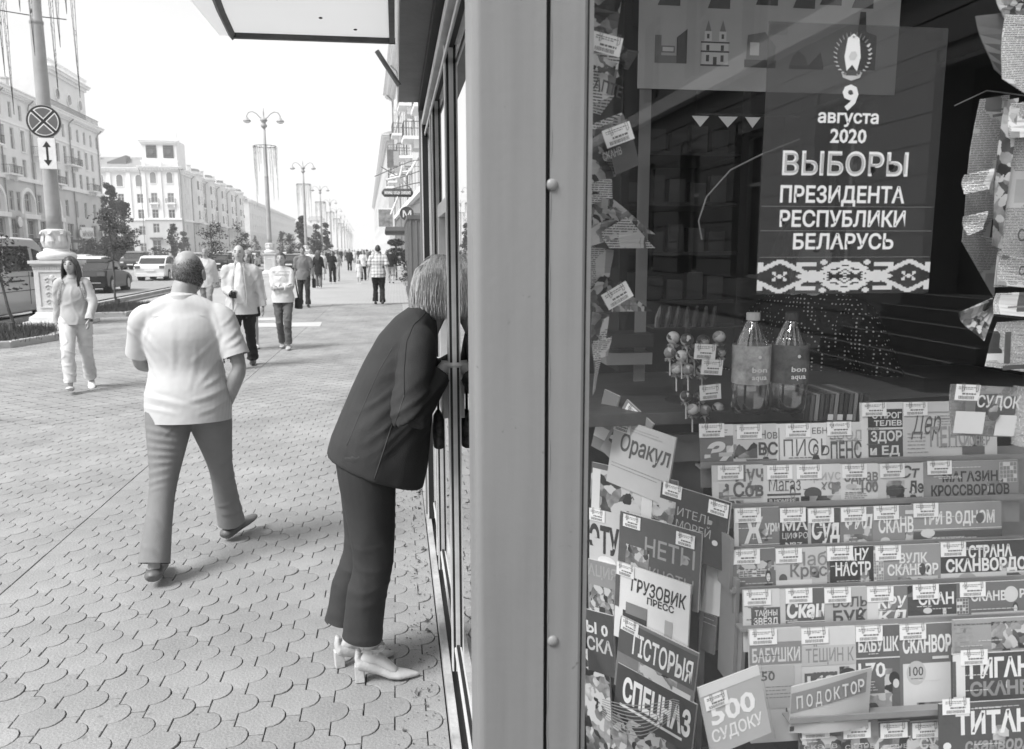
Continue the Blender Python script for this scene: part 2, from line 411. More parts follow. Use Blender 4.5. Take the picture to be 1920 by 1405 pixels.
for y0 in (37.5, 50, 63, 80, 95):
    x0 = street(-6.75, y0); bed([(x0-1.7,y0),(x0,y0),(x0,y0+3),(x0-1.7,y0+3)], 'c', 200)
# road paint
b_ = MB()
def stripe(l, y0, y1, wd=.13): b_.add([(street(l,y0)-wd,y0,-.115),(street(l,y0)+wd,y0,-.115),(street(l,y1)+wd,y1,-.115),(street(l,y1)-wd,y1,-.115)],[(0,1,2,3)])
for l in (-12.4, -15.9, -19.4, -27.5, -31, -34.5):
    y0 = 12.0+(abs(l)*3) % 5
    while y0 < 300: stripe(l, y0, y0+3.4); y0 += 9
stripe(-23.2, 5, 400, .09); stripe(-23.7, 5, 400, .09)
tag(b_.build('road_markings', ROADLINE), kind='structure')
# crumbs of concrete and grit along the foot of the kiosk
deb = MB(); q = random.Random(11)
for _ in range(420):
    x = .13-abs(q.gauss(0, .09)); y = q.uniform(2.2, 5.6); s = q.uniform(.002, .007) if q.random() < .95 else q.uniform(.012, .022)
    vs = [(x+q.uniform(-1,1)*s, y+q.uniform(-1,1)*s, q.uniform(0,1)*s*1.3) for _ in range(5)]
    deb.add(vs, [(0,1,2),(0,1,3),(1,2,4),(2,0,3),(3,4,1),(2,4,3)])
tag(deb.build('gravel', mat('grit', .13, .95, .6, 40)), kind='stuff')

# ================================================================== THE KIOSK
KP = mat('grey_paint', .25, .42, .04, 3, bump=.025, bscale=90, spec=.5)
n, L, b = hook(KP)     # run marks, scuffs and chips in the paint
tt = n.new('ShaderNodeTexCoord'); ma = n.new('ShaderNodeMapping'); ma.inputs['Scale'].default_value = (26,26,1.1); L.new(tt.outputs['Object'],ma.inputs[0])
na = n.new('ShaderNodeTexNoise'); na.inputs['Scale'].default_value=1.6; na.inputs['Detail'].default_value=7; L.new(ma.outputs[0],na.inputs['Vector'])
ra = n.new('ShaderNodeMapRange'); ra.inputs[1].default_value=.34; ra.inputs[2].default_value=.62; ra.inputs[3].default_value=.93; ra.inputs[4].default_value=1.03; L.new(na.outputs[0],ra.inputs[0])
nb2 = n.new('ShaderNodeTexNoise'); nb2.inputs['Scale'].default_value=38; nb2.inputs['Detail'].default_value=9; nb2.inputs['Distortion'].default_value=1.5; L.new(tt.outputs['Object'],nb2.inputs['Vector'])
rb2 = n.new('ShaderNodeMapRange'); rb2.inputs[1].default_value=.70; rb2.inputs[2].default_value=.74; rb2.inputs[3].default_value=1; rb2.inputs[4].default_value=.62; L.new(nb2.outputs[0],rb2.inputs[0])
old = b.inputs['Base Color'].links[0].from_socket
for q_ in (ra.outputs[0], rb2.outputs[0]):
    m_ = n.new('ShaderNodeMath'); m_.operation='MULTIPLY'; L.new(old,m_.inputs[0]); L.new(q_,m_.inputs[1]); old = m_.outputs[0]
L.new(old, b.inputs['Base Color'])
lb_ = n.new('ShaderNodeTexNoise'); lb_.inputs['Scale'].default_value=9; L.new(tt.outputs['Object'],lb_.inputs['Vector'])
bb_ = n.new('ShaderNodeBump'); bb_.inputs['Strength'].default_value=.045; bb_.inputs['Distance'].default_value=.01; L.new(lb_.outputs[0],bb_.inputs['Height']); L.new(b.inputs['Normal'].links[0].from_socket, bb_.inputs['Normal']); L.new(bb_.outputs[0], b.inputs['Normal'])
WP = mat('white_frame_paint', .62, .45, .18, 5, bump=.1, spec=.5)
BLK = mat('black_gasket', .02, .6, .2, 5)
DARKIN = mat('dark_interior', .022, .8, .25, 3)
DIRT = mat('worn_sill', .40, .8, .35, 7, bump=.3)
PANE = glass('window_glass', .985, 1.52, 0, 1.1); SPANE = glass('side_glass', .96, 1.52, 0, 1.7)
kiosk = empty('newspaper_kiosk', (.12, 1.25, 0))
tag(kiosk, 'grey painted metal newspaper kiosk with large display window and serving hatch', 'kiosk')
KO = Vector((-.12, -1.25, 0))
def kp(b_, name, m, parent=None, bevel=0, **k): return b_.build(name, m, parent or kiosk, loc=KO if (parent is None or parent is kiosk) else None, bevel=bevel, **k)
# corner pillar with a rounded outer edge, drawn as a plan outline
ps = [(.232,1.25)]
for k in range(7):
    a = R(270-15*k); ps.append((.133+.014*math.cos(a), 1.264+.014*math.sin(a)))
ps += [(.119,1.36),(.205,1.36),(.232,1.33)]
kp(MB().prismz(ps, .0, 2.62), 'corner_pillar', KP, smooth=False)
kp(MB().box(.2315,.2395,1.262,1.33,0,2.62), 'seam', BLK)
kp(MB().prismz([(.2395,1.2535),(.2925,1.2535),(.297,1.256),(.297,1.30),(.2395,1.30)],0,2.62), 'window_strip', KP)
weld = MB(); q = random.Random(2)
z = .3
while z < 2.6:
    weld.ball((.2405+q.uniform(-.001,.001), 1.2535, z), (.0012, .0012, q.uniform(.01,.05)), 6, 5); z += q.uniform(.03,.16)
tag(kp(weld, 'paint_bead', KP), kind='stuff')
for py in (347, 1202):
    p = atY(1035, py, 1.2535)
    r = MB().ball((0,0,0), (.0098,.0055,.0098), 16, 10); r.build('rivet', KP, kiosk, smooth=True, loc=p+KO)
kp(MB().box(.297,.3005,1.258,1.30,.62,2.55), 'gasket', BLK)
kp(MB().box(.302,.314,1.285,1.31,.62,2.55), 'inner_jamb', WP)
kp(MB().box(.297,2.36,1.252,1.31,.56,.62), 'sill_rail', KP, bevel=.003)
kp(MB().box(.297,2.36,1.252,1.31,2.55,2.62), 'head_rail', KP, bevel=.003)
kp(MB().box(2.36,2.46,1.25,1.36,0,2.62), 'far_pillar', KP, bevel=.008)
kp(MB().box(.297,2.36,1.27,1.30,0,.56), 'apron_panel', KP)
g = MB().box(.3005,2.36,1.264,1.268,.62,2.55); kp(g, 'window_pane', PANE)
# side wall: sill, channel, bottom rail, posts, hatch, head rail
WX = .20
kp(MB().box(.150,.180,1.37,4.92,-.01,.045), 'base_ledge', DIRT, bevel=.003)
kp(MB().box(.180,.206,1.37,4.92,-.01,.012), 'base_channel', BLK)
kp(MB().box(.206,.235,1.37,4.92,.0,.13), 'bottom_panel', WP, bevel=.003)
kp(MB().box(.192,.215,1.37,4.92,.13,.150), 'bottom_rail', WP, bevel=.003)
kp(MB().box(.200,.212,1.37,4.92,.1505,.162), 'rail_gasket', BLK)
def post(y, x0=.183):
    kp(MB().box(x0,x0+.006,y,y+.05,.05,2.44), 'mullion', WP, bevel=.001)
    kp(MB().box(x0+.006,.198,y+.002,y+.048,.05,2.44), 'mullion_gasket', BLK)
    kp(MB().box(.198,.235,y-.003,y+.053,.05,2.44), 'mullion_frame', WP, bevel=.001)
for y in (2.95, 3.98, 4.18): post(y)
post(4.80, .160)
kp(MB().box(.15,.235,4.90,4.94,.0,2.5), 'end_post', KP)
kp(MB().box(.165,.195,1.36,4.9,2.41,2.45), 'head_bead', WP, bevel=.004)
kp(MB().box(.195,.235,1.36,4.9,2.40,2.50), 'side_head_rail', BLK)
kp(MB().box(.178,.186,1.36,4.9,2.35,2.37), 'head_rod', WP, bevel=.002)
def spane(y0,y1,z0,z1): kp(MB().box(.206,.2095,y0,y1,z0,z1), 'side_pane', SPANE)
spane(1.37,2.947,.162,2.40); spane(3.005,3.977,.162,1.16); spane(4.035,4.178,.162,2.40); spane(4.235,4.798,.162,2.40)
spane(3.005,3.977,1.90,2.40); spane(3.66,3.977,1.25,1.84)
# hatch frame, open with a dark inside; counter shelf sticking out under it
for (y0,y1,z0,z1) in ((3.005,3.66,1.84,1.895),(3.005,3.66,1.165,1.215),(3.60,3.655,1.2155,1.8395)):
    kp(MB().box(.188,.232,y0,y1,z0,z1), 'hatch_frame', WP, bevel=.002)
kp(MB().box(.236,.242,3.3,3.6,1.2155,1.8395), 'hatch_blind', mat('blind', .3, .7, .1, 4))
kp(MB().box(.150,.187,3.01,3.66,1.19,1.212), 'hatch_shelf', WP, bevel=.002)
kp(MB().box(.165,.187,3.01,3.66,1.06,1.1895), 'shelf_apron', WP, bevel=.002)
# roof, soffit, fascia
kp(MB().box(.035,2.6,1.22,5.02,2.64,2.95), 'roof_box', mat('roof_paint', .22, .6, .12, 4))
kp(MB().box(.035,.150,1.36,4.98,2.565,2.6395), 'soffit_box', mat('soffit_paint', .20, .65, .14, 6, bump=.15))
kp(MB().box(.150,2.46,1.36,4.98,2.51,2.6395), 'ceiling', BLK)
for (y0, y1) in ((4.16,4.2),(2.6,2.64)):
    kp(MB().tube([(.035,y0,2.50),(-.07,y0,2.66)], .012, 8), 'strut', KP)
# light box hung on the fascia: white underside, dark angle-iron frame
LBW = mat('lightbox_acrylic', .78, .4, .05, 2, bump=.05); LBF = mat('lightbox_frame', .07, .5, .4, 12)
pl = [(.03,1.2),(.03,4.13),(-.80,4.13),(-.80,3.4),(-.80,1.2)]
for mm_ in (LBW,):
    n, L, b = hook(mm_); tr_ = n.new('ShaderNodeBsdfTranslucent'); tr_.inputs[0].default_value=(.78,.78,.78,1); mi_ = n.new('ShaderNodeMixShader'); mi_.inputs[0].default_value=.72
    o_2 = [q_ for q_ in n if q_.type=='OUTPUT_MATERIAL'][0]; L.new(b.outputs[0],mi_.inputs[1]); L.new(tr_.outputs[0],mi_.inputs[2]); L.new(mi_.outputs[0],o_2.inputs[0])
kp(MB().prismz(pl[::-1], 2.70, 2.704), 'light_box', LBW)
fr = [(.005,4.08),(-.735,4.08),(-.765,3.7),(-.80,3.3)]
kp(MB().tube([(.005,1.2,2.69),(.005,4.09,2.69)], (.018,.018), 4, up=(1,0,1)), 'box_frame', LBF)
kp(MB().tube([(.02,4.08,2.69),(-.735,4.08,2.69)], (.018,.018), 4, up=(0,1,1)), 'box_frame', LBF)
kp(MB().tube([(-.735,4.10,2.69),(-.705,3.7,2.69),(-.655,3.2,2.69),(-.60,2.2,2.69)], (.018,.018), 4, up=(0,1,1)), 'box_frame', LBF)
for (x, y) in ((-.30,3.75),(-.16,3.92),(-.45,3.5)): kp(MB().ball((x,y,2.694),(.009,.006,.004),8,6), 'screw_head', BLK)
# inside
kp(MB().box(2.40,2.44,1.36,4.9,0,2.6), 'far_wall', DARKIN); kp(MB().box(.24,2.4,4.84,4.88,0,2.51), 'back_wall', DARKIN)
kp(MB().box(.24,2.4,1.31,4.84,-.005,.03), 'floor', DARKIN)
WOOD = mat('dark_counter_wood', .11, .5, .35, 9, stretch=(1.2,1.2,1.2)); n, L, b = hook(WOOD)
WOOD2 = mat('counter_wood', .075, .45, .4, 5, stretch=(1.5,30,1.5))
kp(MB().box(.44,1.9,1.80,2.42,1.285,1.315), 'counter', WOOD2, bevel=.002)
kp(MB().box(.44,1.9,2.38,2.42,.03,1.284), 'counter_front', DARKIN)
# tall dark cabinet behind with shelves
cb = MB(); cb.box(.72,.745,2.55,3.0,1.3,2.5); cb.box(1.12,1.145,2.55,3.0,1.3,2.5); cb.box(.745,1.12,2.97,3.0,1.3,2.5)
kp(cb, 'cabinet', mat('cabinet_board', .022, .7, .3, 4))
for z in (1.52,1.68,1.84,2.0): kp(MB().box(.746,1.119,2.56,2.968,z,z+.012), 'cabinet_shelf', mat('cabinet_board', .05))
# ================================================================== BUILDINGS
ST1 = mat('stucco_pale', .76, .85, .06, .5, bump=.1); ST2 = mat('stucco_grey', .56, .85, .08, .5, bump=.1); TRIM = mat('stucco_trim', .85, .8, .06, 1)
STR = mat('stucco_mid', .64, .85, .1, .4, bump=.1); ROOFM = mat('roof_metal', .28, .6, .15, .6)  # STR: even mid tone between the pale and grey stucco
WPANE = mat('far_window_glass', .10, .15, .5, .35, spec=.8); WPANE2 = mat('far_window_glass_pale', .24, .2, .4, .35, spec=.7); WFRAME = mat('far_window_frame', .55, .6, .1, 3)
IRON = mat('railing_iron', .12, .6, .2, 5); PIPE = mat('drain_pipe_metal', .22, .5, .2, 2); DARKD = mat('dark_doorway', .035, .6, .3, 2)
WCACHE = {}
def window_obj(parent, x, z, wd, h, y=.22, arch=False, pale=False, french=False):
    key = (round(wd,2), round(h,2), arch, pale, french)
    if key not in WCACHE:
        t = .09; fr = MB()
        for (a,b_,c,d) in ((0,t,0,h),(wd-t,wd,0,h),(t,wd-t,0,t),(t,wd-t,h-t,h),(wd/2-.05,wd/2+.05,t,h-t)): fr.box(a,b_,-.05,.03,c,d)
        fr.box(t,wd/2-.05,-.04,.02,h*.64,h*.64+.08); fr.box(wd/2+.05,wd-t,-.04,.02,h*.64,h*.64+.08)
        pn = MB(); pn.box(.03,wd-.03,.0305,.05,.03,h-.03)
        WCACHE[key] = (fr.mesh('window',WFRAME), pn.mesh('pane', WPANE2 if pale else WPANE))
    a, b_ = WCACHE[key]
    o = link('window', a, parent, (x, y, z)); link('pane', b_, o)
    return o
def wall(parent, Ln, rows, H, m_low, m_hi, zsplit, name='wall', depth=.35, back=12, z0=0):
    """front wall in the local xz plane with real openings; rows: list of (z0,z1,[(x0,x1)...])"""
    lo, hi = MB(), MB(); z = z0
    def put(x0, x1, a, c):
        if x1-x0 < 1e-4 or c-a < 1e-4: return
        if a < zsplit < c: put(x0,x1,a,zsplit); put(x0,x1,zsplit,c); return
        t = lo if c <= zsplit+1e-6 else hi
        t.quad((x0,0,a),(x1,0,a),(x1,0,c),(x0,0,c))
    for (a, c, hs) in sorted(rows):
        put(0, Ln, z, a); x = 0
        for (h0, h1) in sorted(hs):
            put(x, h0, a, c)
            t = lo if c <= zsplit+1e-6 else hi
            t.quad((h0,0,a),(h0,depth,a),(h0,depth,c),(h0,0,c)); t.quad((h1,0,a),(h1,0,c),(h1,depth,c),(h1,depth,a))
            t.quad((h0,0,a),(h1,0,a),(h1,depth,a),(h0,depth,a)); t.quad((h0,0,c),(h0,depth,c),(h1,depth,c),(h1,0,c))
            x = h1
        put(x, Ln, a, c); z = c
    put(0, Ln, z, H)
    for t, m, a, c in ((lo, m_low, z0, min(zsplit,H)), (hi, m_hi, zsplit, H)):
        if c > a and t.v:
            t.quad((0,0,a),(0,0,c),(0,back,c),(0,back,a)); t.quad((Ln,0,a),(Ln,back,a),(Ln,back,c),(Ln,0,c)); t.quad((0,back,a),(0,back,c),(Ln,back,c),(Ln,back,a))
            t.build('wall' , m, parent)
def cornice(parent, x0, x1, z, out=.9, dent=True, name='cornice', y=0):
    b_ = MB(); b_.box(x0-.2,x1+.2,y-out*.35,y+.3,z-.9,z-.5); b_.box(x0-.5,x1+.5,y-out*.8,y+.3,z-.499,z-.15); b_.box(x0-.7,x1+.7,y-out,y+.3,z-.149,z)
    c = b_.build(name, TRIM, parent)
    if dent:
        d = MB(); x = x0
        while x < x1: d.box(x,x+.28,y-out*.7,y-.02,z-.75,z-.502); x += .6
        tag(d.build('dentils', TRIM, c), kind='stuff')
    return c
def band(parent, x0, x1, z, h=.35, out=.15, y=0, m=None): return MB().box(x0-.05,x1+.05,y-out,y-.002,z,z+h).build('string_course', m or TRIM, parent)
def balcony(parent, xc, z, wd=3.4, out=1.1, y=0):
    r = MB().box(xc-wd/2,xc+wd/2,y-out,y-.002,z-.22,z).build('balcony', TRIM, parent)
    b_ = MB(); 
    for k in range(int(wd/.22)+1):
        x = xc-wd/2+.04+k*(wd-.08)/int(wd/.22); b_.box(x-.018,x+.018,y-out+.05,y-out+.08,z,z+.95)
    for k in range(4):
        for x in (xc-wd/2+.03, xc+wd/2-.06): b_.box(x,x+.03,y-out+.15+k*.22,y-out+.18+k*.22,z,z+.95)
    b_.box(xc-wd/2,xc+wd/2,y-out+.03,y-out+.10,z+.95,z+1.0)
    for x in (xc-wd/2, xc+wd/2-.07): b_.box(x,x+.07,y-out+.11,y-.01,z+.95,z+1.0)
    tag(b_.build('railing', IRON, r), kind='stuff')
    for x in (xc-wd*.36, xc+wd*.36): MB().prism([(x-.12,z-.221),(x+.12,z-.221),(x+.1,z-.8),(x-.1,z-.8)], y-.55, y-.002).build('bracket', TRIM, r)
    return r
def pipe(parent, x, z0, z1, y=-.18):
    return MB().tube([(x,y,z0),(x,y,z1-1.0),(x,y-.1,z1-.6),(x,y-.75,z1)], .085, 6).build('drain_pipe', PIPE, parent)
def surround(parent, x0, x1, z0, z1, t=.16, head=True):
    b_ = MB(); b_.box(x0-t,x0-.002,-.08,-.002,z0,z1); b_.box(x1+.002,x1+t,-.08,-.002,z0,z1); b_.box(x0-t*1.3,x1+t*1.3,-.14,-.002,z1+.002,z1+t*1.3); b_.box(x0-t*1.3,x1+t*1.3,-.14,-.002,z0-t,z0-.002)
    return b_
def arch_trim(parent, xc, z, r, t=.45, legs=0, m=None):
    b_ = MB(); n_ = 12; P = []
    for k in range(n_+1):
        a = math.pi*k/n_; P.append((math.cos(a), math.sin(a)))
    for k in range(n_):
        (c0,s0),(c1,s1) = P[k], P[k+1]
        q = [(xc+r*c0,z+r*s0),(xc+(r+t)*c0,z+(r+t)*s0),(xc+(r+t)*c1,z+(r+t)*s1),(xc+r*c1,z+r*s1)]
        b_.prism(q, -.18, -.002)
    if legs: b_.box(xc-r-t,xc-r,-.18,-.002,z-legs,z); b_.box(xc+r,xc+r+t,-.18,-.002,z-legs,z)
    return b_.build('arch_trim', m or TRIM, parent)
def arched(parent, x, z, wd, h, y=.02):     # an arched blind window laid into the wall
    n_=8; P=[(x,z),(x+wd,z),(x+wd,z+h-wd/2)]
    for k in range(1,n_): a=math.pi*k/n_; P.append((x+wd/2+wd/2*math.cos(a), z+h-wd/2+wd/2*math.sin(a)))
    P.append((x,z+h-wd/2))
    Q=[((a-x-wd/2)*1.25+x+wd/2,(c-z-h/2)*1.12+z+h/2) for a,c in P]
    w_=MB().prism(Q,-.10,-.002).build('window', TRIM, parent); MB().prism(P,-.108,-.102).build('pane', WPANE2, w_)
def roof(parent, Ln, H, back=12, h=2.6):
    MB().add([(-.7,-.9,H+.002),(Ln+.7,-.9,H+.002),(Ln+.7,back,H+.002),(-.7,back,H+.002),(1,back/2,H+h),(Ln-1,back/2,H+h)],[(0,1,5,4),(1,2,5),(2,3,4,5),(3,0,4),(3,2,1,0)]).build('roof', ROOFM, parent)
def chimneys(parent, spots, H):
    for (x, y) in spots: MB().box(x,x+.9,y,y+.7,H,H+2.4).box(x-.1,x+1.0,y-.1,y+.8,H+2.401,H+2.6).build('chimney', STR, parent)

# ---- A: long pale apartment block on the left with a belvedere at its far end
LA = 45; yA = 100.0
A = empty('apartment_building', (street(-43, yA), yA, 0), R(90+2.06))
tag(A, 'pale five storey block at the left edge with arched shopfronts and a roof belvedere', 'building')
def bays(L0, pitch, wd, start=1.2): 
    xs = []; x = start
    while x+wd < L0-.6: xs.append((x, x+wd)); x += pitch
    return xs
big = [(3.2,6.4),(12.2,15.4),(21.4,24.4)]
rows = [(.35,5.6,[(a,c) for a,c in big]+[(8.3,10.3),(17.4,19.4),(27.4,30.0),(32.4,35.0),(38.0,40.6)]),
        (6.6,9.0,[(3.9,5.7),(8.2,9.6),(10.6,12.0-.4),(12.9,14.7),(17.0,18.4),(22,23.8),(27.2,28.5),(31.2,32.5),(35.2,36.5),(39.4,40.7)]),
        (11.0,13.2,bays(LA,3.0,1.25)), (14.2,16.8,bays(LA,3.0,1.25)), (18.0,19.9,bays(LA,3.0,1.0,1.3))]
rows[1] = (6.6,9.0,[(3.9,5.7),(8.2,9.6),(10.4,11.6),(12.9,14.7),(17.0,18.4),(22,23.8),(27.2,28.5),(31.2,32.5),(35.2,36.5),(39.4,40.7)])
wall(A, LA, rows, 21.4, ST2, ST1, 10.4)
for ri, (z0, z1, hs) in enumerate(rows):
    for k, (a, c) in enumerate(hs): window_obj(A, a, z0, c-a, z1-z0, pale=(ri >= 2 and k % 3 == 1))
for (a, c) in big:
    xc = (a+c)/2; arch_trim(A, xc, 7.2, 2.05, .45, .9); MB().box(xc-2.5,xc+2.5,-.5,-.002,5.72,6.3).build('shopfront_lintel', TRIM, A)
    for s in (-1, 1): MB().box(xc+s*2.05-.3,xc+s*2.05+.3,-.35,-.002,.2,5.718).build('pilaster', TRIM, A)
band(A, 0, LA, 10.4, .5, .3); band(A, 0, LA, 17.2, .25, .12); cornice(A, 0, LA, 21.5); roof(A, LA, 21.5)
for x in (2.7, 17.7, 29.7): balcony(A, x+.9, 14.2, 4.6)
for x in (8.6, 23.7, 38.6): balcony(A, x, 11.0, 3.4)
for x in (7.1, 16.1, 30.8, 43.6): pipe(A, x, 0, 20.9)
sb = MB()
for k, (a, c) in enumerate(rows[3][2]):
    if k % 2 == 0: sb.v, sb.f = sb.v, sb.f; t_ = surround(A, a, c, 14.2, 16.8); t_.build('window_surround', TRIM, A)
# belvedere
bv = MB(); bv.box(28,43.5,1.2,11,21.55,27.0); bv.build('belvedere', ST1, A)
cornice(A, 28, 43.5, 27.8, .9, False, 'belvedere_cornice', 1.2)
pb = MB(); 
for k in range(44): x=27.6+k*.37; pb.box(x,x+.16,.9,1.1,27.81,28.6)
pb.box(27.4,44,.8,1.2,28.601,28.85)
tag(pb.build('balustrade', TRIM, A), kind='stuff')
for x in (31.0, 35.8, 40.6):
    w_ = MB().tube([(x,1.02,24.4),(x,1.19,24.4)], .95, 16).build('window', TRIM, A); MB().tube([(x,.98,24.4),(x,1.01,24.4)], .75, 16).build('pane', WPANE, w_)
rl = MB()
for k in range(60): x=24+k*.34; rl.box(x,x+.05,-.3,-.25,21.55,22.5)
rl.box(24,44.6,-.32,-.24,22.501,22.56)
tag(rl.build('roof_railing', IRON, A), kind='stuff')
chimneys(A, [(6,4),(14,5),(21,4)], 22.2)
# signs on A: plain pale discs, a long panel, wire lettering too blurred to read
def disc_sign(parent, x, z, r, label):
    p = parent.matrix_basis @ Vector((x,-.5,z)); o = empty('round_sign', p, parent.rotation_euler.z)
    tag(o, label, 'sign'); MB().tube([(0,-.12,0),(0,.12,0)], r, 18).build('sign_rim', mat('sign_rim', .25,.5), o); MB().tube([(0,-.16,0),(0,-.121,0)], r*.82, 18).build('sign_face', mat('sign_white', .8,.4), o)
    return o
disc_sign(A, 9.2, 5.2, .8, 'oval white sign between the first two shop arches'); disc_sign(A, 16.3, 3.7, .6, 'small round sign beside the second shop arch behind the post')
disc_sign(A, 30.9, 4.2, .7, 'dark ringed round sign left of a long pale sign board'); disc_sign(A, 41.6, 4.4, .7, 'round sign at the far corner of the nearer building')
o = empty('shop_sign', A.matrix_basis @ Vector((32.0,-.4,3.5)), A.rotation_euler.z); tag(o, 'long pale shop sign board with raised letters low on the facade', 'sign')
MB().box(0,5.4,0,.2,0,1.7).build('sign_board', mat('sign_white', .8), o)
q = random.Random(4); lt = MB()
for k in range(9): x=.3+k*.55; lt.prism([(x,.2),(x+.12,.2),(x+.12,1.0+q.random()*.3),(x,1.0)],-.05,-.002); lt.box(x,x+.36,-.05,-.002,.62+q.uniform(-.3,.3),.74+q.uniform(-.05,.2))
tag(lt.build('lettering', mat('sign_grey', .35), o), kind='stuff')

# ---- B: corner building with a belvedere with square grilles
B = empty('corner_building', (-46.0, 186, 0), 0)
tag(B, 'pale corner building with a square roof tower carrying two dark grilles', 'building')
# corner block faces the camera; local frame: x from -7.7 to 0, front at y=0
CB = empty('corner_block', (-7.7,0,0)); CB.parent = B
rb = [(4.6,0+4.61,[])]
rowsC = [(.4,3.9,[(1.3,3.0),(4.9,6.5)]),(5.4,7.4,[(1.6,2.9),(5.0,6.3)]),(8.4,10.4,[(1.6,2.9),(5.0,6.3)]),(11.9,13.9,[(1.6,2.9),(5.0,6.3)])]
wall(CB, 7.7, rowsC, 19.4, ST2, ST1, 8.2, back=10)
for (z0,z1,hs) in rowsC:
    for (a,c) in hs: window_obj(CB, a, z0, c-a, z1-z0, pale=z0>11)
for x in (1.65, 5.05): arched(CB, x, 16.0, 1.2, 2.3)
for x in (2.25, 5.65): balcony(CB, x, 11.7, 2.0, .7)
for x in (.35, 3.6, 7.1): MB().box(x-.35,x+.35,-.22,-.002,8.6,18.4).build('pilaster', TRIM, CB)
MB().box(1.0,3.4,-.9,-.002,4.0,4.4).build('door_canopy', IRON, CB)
band(CB, 0, 7.7, 8.2, .4, .2); cornice(CB, 0, 7.7, 19.5, 1.0); pipe(CB, -.3, 0, 19); pipe(CB, 7.9, 0, 19)
for k in range(3): MB().box(.3+k*3.4,.75+k*3.4,-.5,-.1,19.55,20.6).build('parapet_pier', TRIM, CB)
MB().box(.0,7.7,-.45,-.15,20.45,20.75).build('parapet_rail', TRIM, CB)
tw = MB(); tw.box(.3,7.4,.2,7.3,19.55,25.0); tw.build('tower', ST1, CB)
cornice(CB, .3, 7.4, 25.0, .6, False, 'tower_cornice', .2)
tp = MB(); tp.box(.2,7.5,.1,.5,25.002,25.3); tp.box(.2,7.5,.1,.5,26.6,26.9)
for x in (.2,3.5,7.0): tp.box(x,x+.5,.1,.6,25.3,26.6)
tp.build('tower_parapet', TRIM, CB)
for x in (1.15, 4.65):
    g_ = MB().box(x,x+2.1,.13,.19,21.3,23.9).build('grille', mat('grille_back', .04, .7), CB)
    h_ = MB()
    for i in range(6):
        for j in range(7):
            h_.tube([(x+.18+i*.35,.10,21.5+j*.37),(x+.42+i*.35,.10,21.72+j*.37)], .035, 4); h_.tube([(x+.42+i*.35,.10,21.5+j*.37),(x+.18+i*.35,.10,21.72+j*.37)], .035, 4)
    tag(h_.build('lattice', mat('lattice_grey', .3), g_), kind='stuff'); MB().tube([(x+1.05,.0,22.6),(x+1.05,.09,22.6)], .55, 14).build('grille_boss', IRON, g_)
# side facade towards the camera, left of the corner block
SB = empty('side_wing', (-24,5,0)); SB.parent = B
rowsS = [(z,z+2.0,[(x,x+1.3) for x in (1.5,5.5,9.5,13.5)]) for z in (1.2,5.0,8.6,12.0)]
wall(SB, 16.2, rowsS, 19.6, ST2, ST1, 8.2, back=10)
for (z0,z1,hs) in rowsS:
    for (a,c) in hs: window_obj(SB, a, z0, c-a, z1-z0)
for x in (1.5,5.5,9.5,13.5): arched(SB, x, 15.6, 1.3, 2.5)
for x in (3.9, 7.9, 12.0, 15.5): MB().box(x-.4,x+.4,-.25,-.002,8.6,18.6).build('pilaster', TRIM, SB)
band(SB, 0, 16.2, 8.2, .4, .2); cornice(SB, 0, 16.2, 19.6, .9); roof(SB, 16.2, 19.6, 10, 2.8)
dm = MB().prism([(7.5,20.4),(11.5,20.4),(11.5,22.4),(7.5,20.9)], 1.0, 4); dm.build('dormer', mat('dormer_dark', .16,.6), SB)
chimneys(SB, [(4,3)], 20.5)
# street facade of B, with rounded bays
LB = 90; FBW = empty('street_wing', (.25,1.0,0), R(90+2.06)); FBW.parent = B
hsB = [x for x in bays(LB, 3.1, 1.2, 1.8)]
rowsB = [(.6,3.6,hsB[::2]),(5.2,7.3,hsB),(8.6,10.7,hsB),(11.9,14.0,hsB),(15.4,17.4,hsB)]
wall(FBW, LB, rowsB, 18.6, ST2, STR, 7.9, back=8)
for ri,(z0,z1,hs) in enumerate(rowsB):
    for k,(a,c) in enumerate(hs): window_obj(FBW, a, z0, c-a, z1-z0, pale=(k+ri)%3>0)
band(FBW, 0, LB, 7.9, .4, .25); cornice(FBW, 0, LB, 18.8, 1.1, False); roof(FBW, LB, 18.8, 8, 2.2)
for x in (13, 29, 45, 61, 77):      # projecting bays with their own curved heads and pipes
    P_ = [(x-3.6,-.002),(x-2.9,-1.0),(x-1.2,-1.5),(x+1.2,-1.5),(x+2.9,-1.0),(x+3.6,-.002)]
    bw_ = MB().prismz(P_, 7.9, 18.9).build('bay', ST1, FBW)
    for z in (8.8, 12.1, 15.5):
        for s in (-2.05, .0, 2.05):
            yy = -1.53 if s == 0 else -1.36
            MB().box(x+s-.45,x+s+.45,yy,yy+.25,z,z+1.9).build('window', WPANE2 if (z+s)%2 < 1 else WPANE, bw_)
    MB().prismz([(a*1.0+(a-x)*.12,b_-.35) for a,b_ in P_], 18.902, 19.5).build('bay_cornice', TRIM, bw_)
    MB().prismz([((a-x)*.75+x,b_*.75) for a,b_ in P_], 19.502, 20.2).build('bay_roof', ROOFM, bw_)
    pipe(FBW, x-4.1, 0, 18.4); balcony(FBW, x+6.5, 11.8, 3, .9)
chimneys(FBW, [(10,3),(24,3),(40,3),(56,3),(70,3)], 19.8)

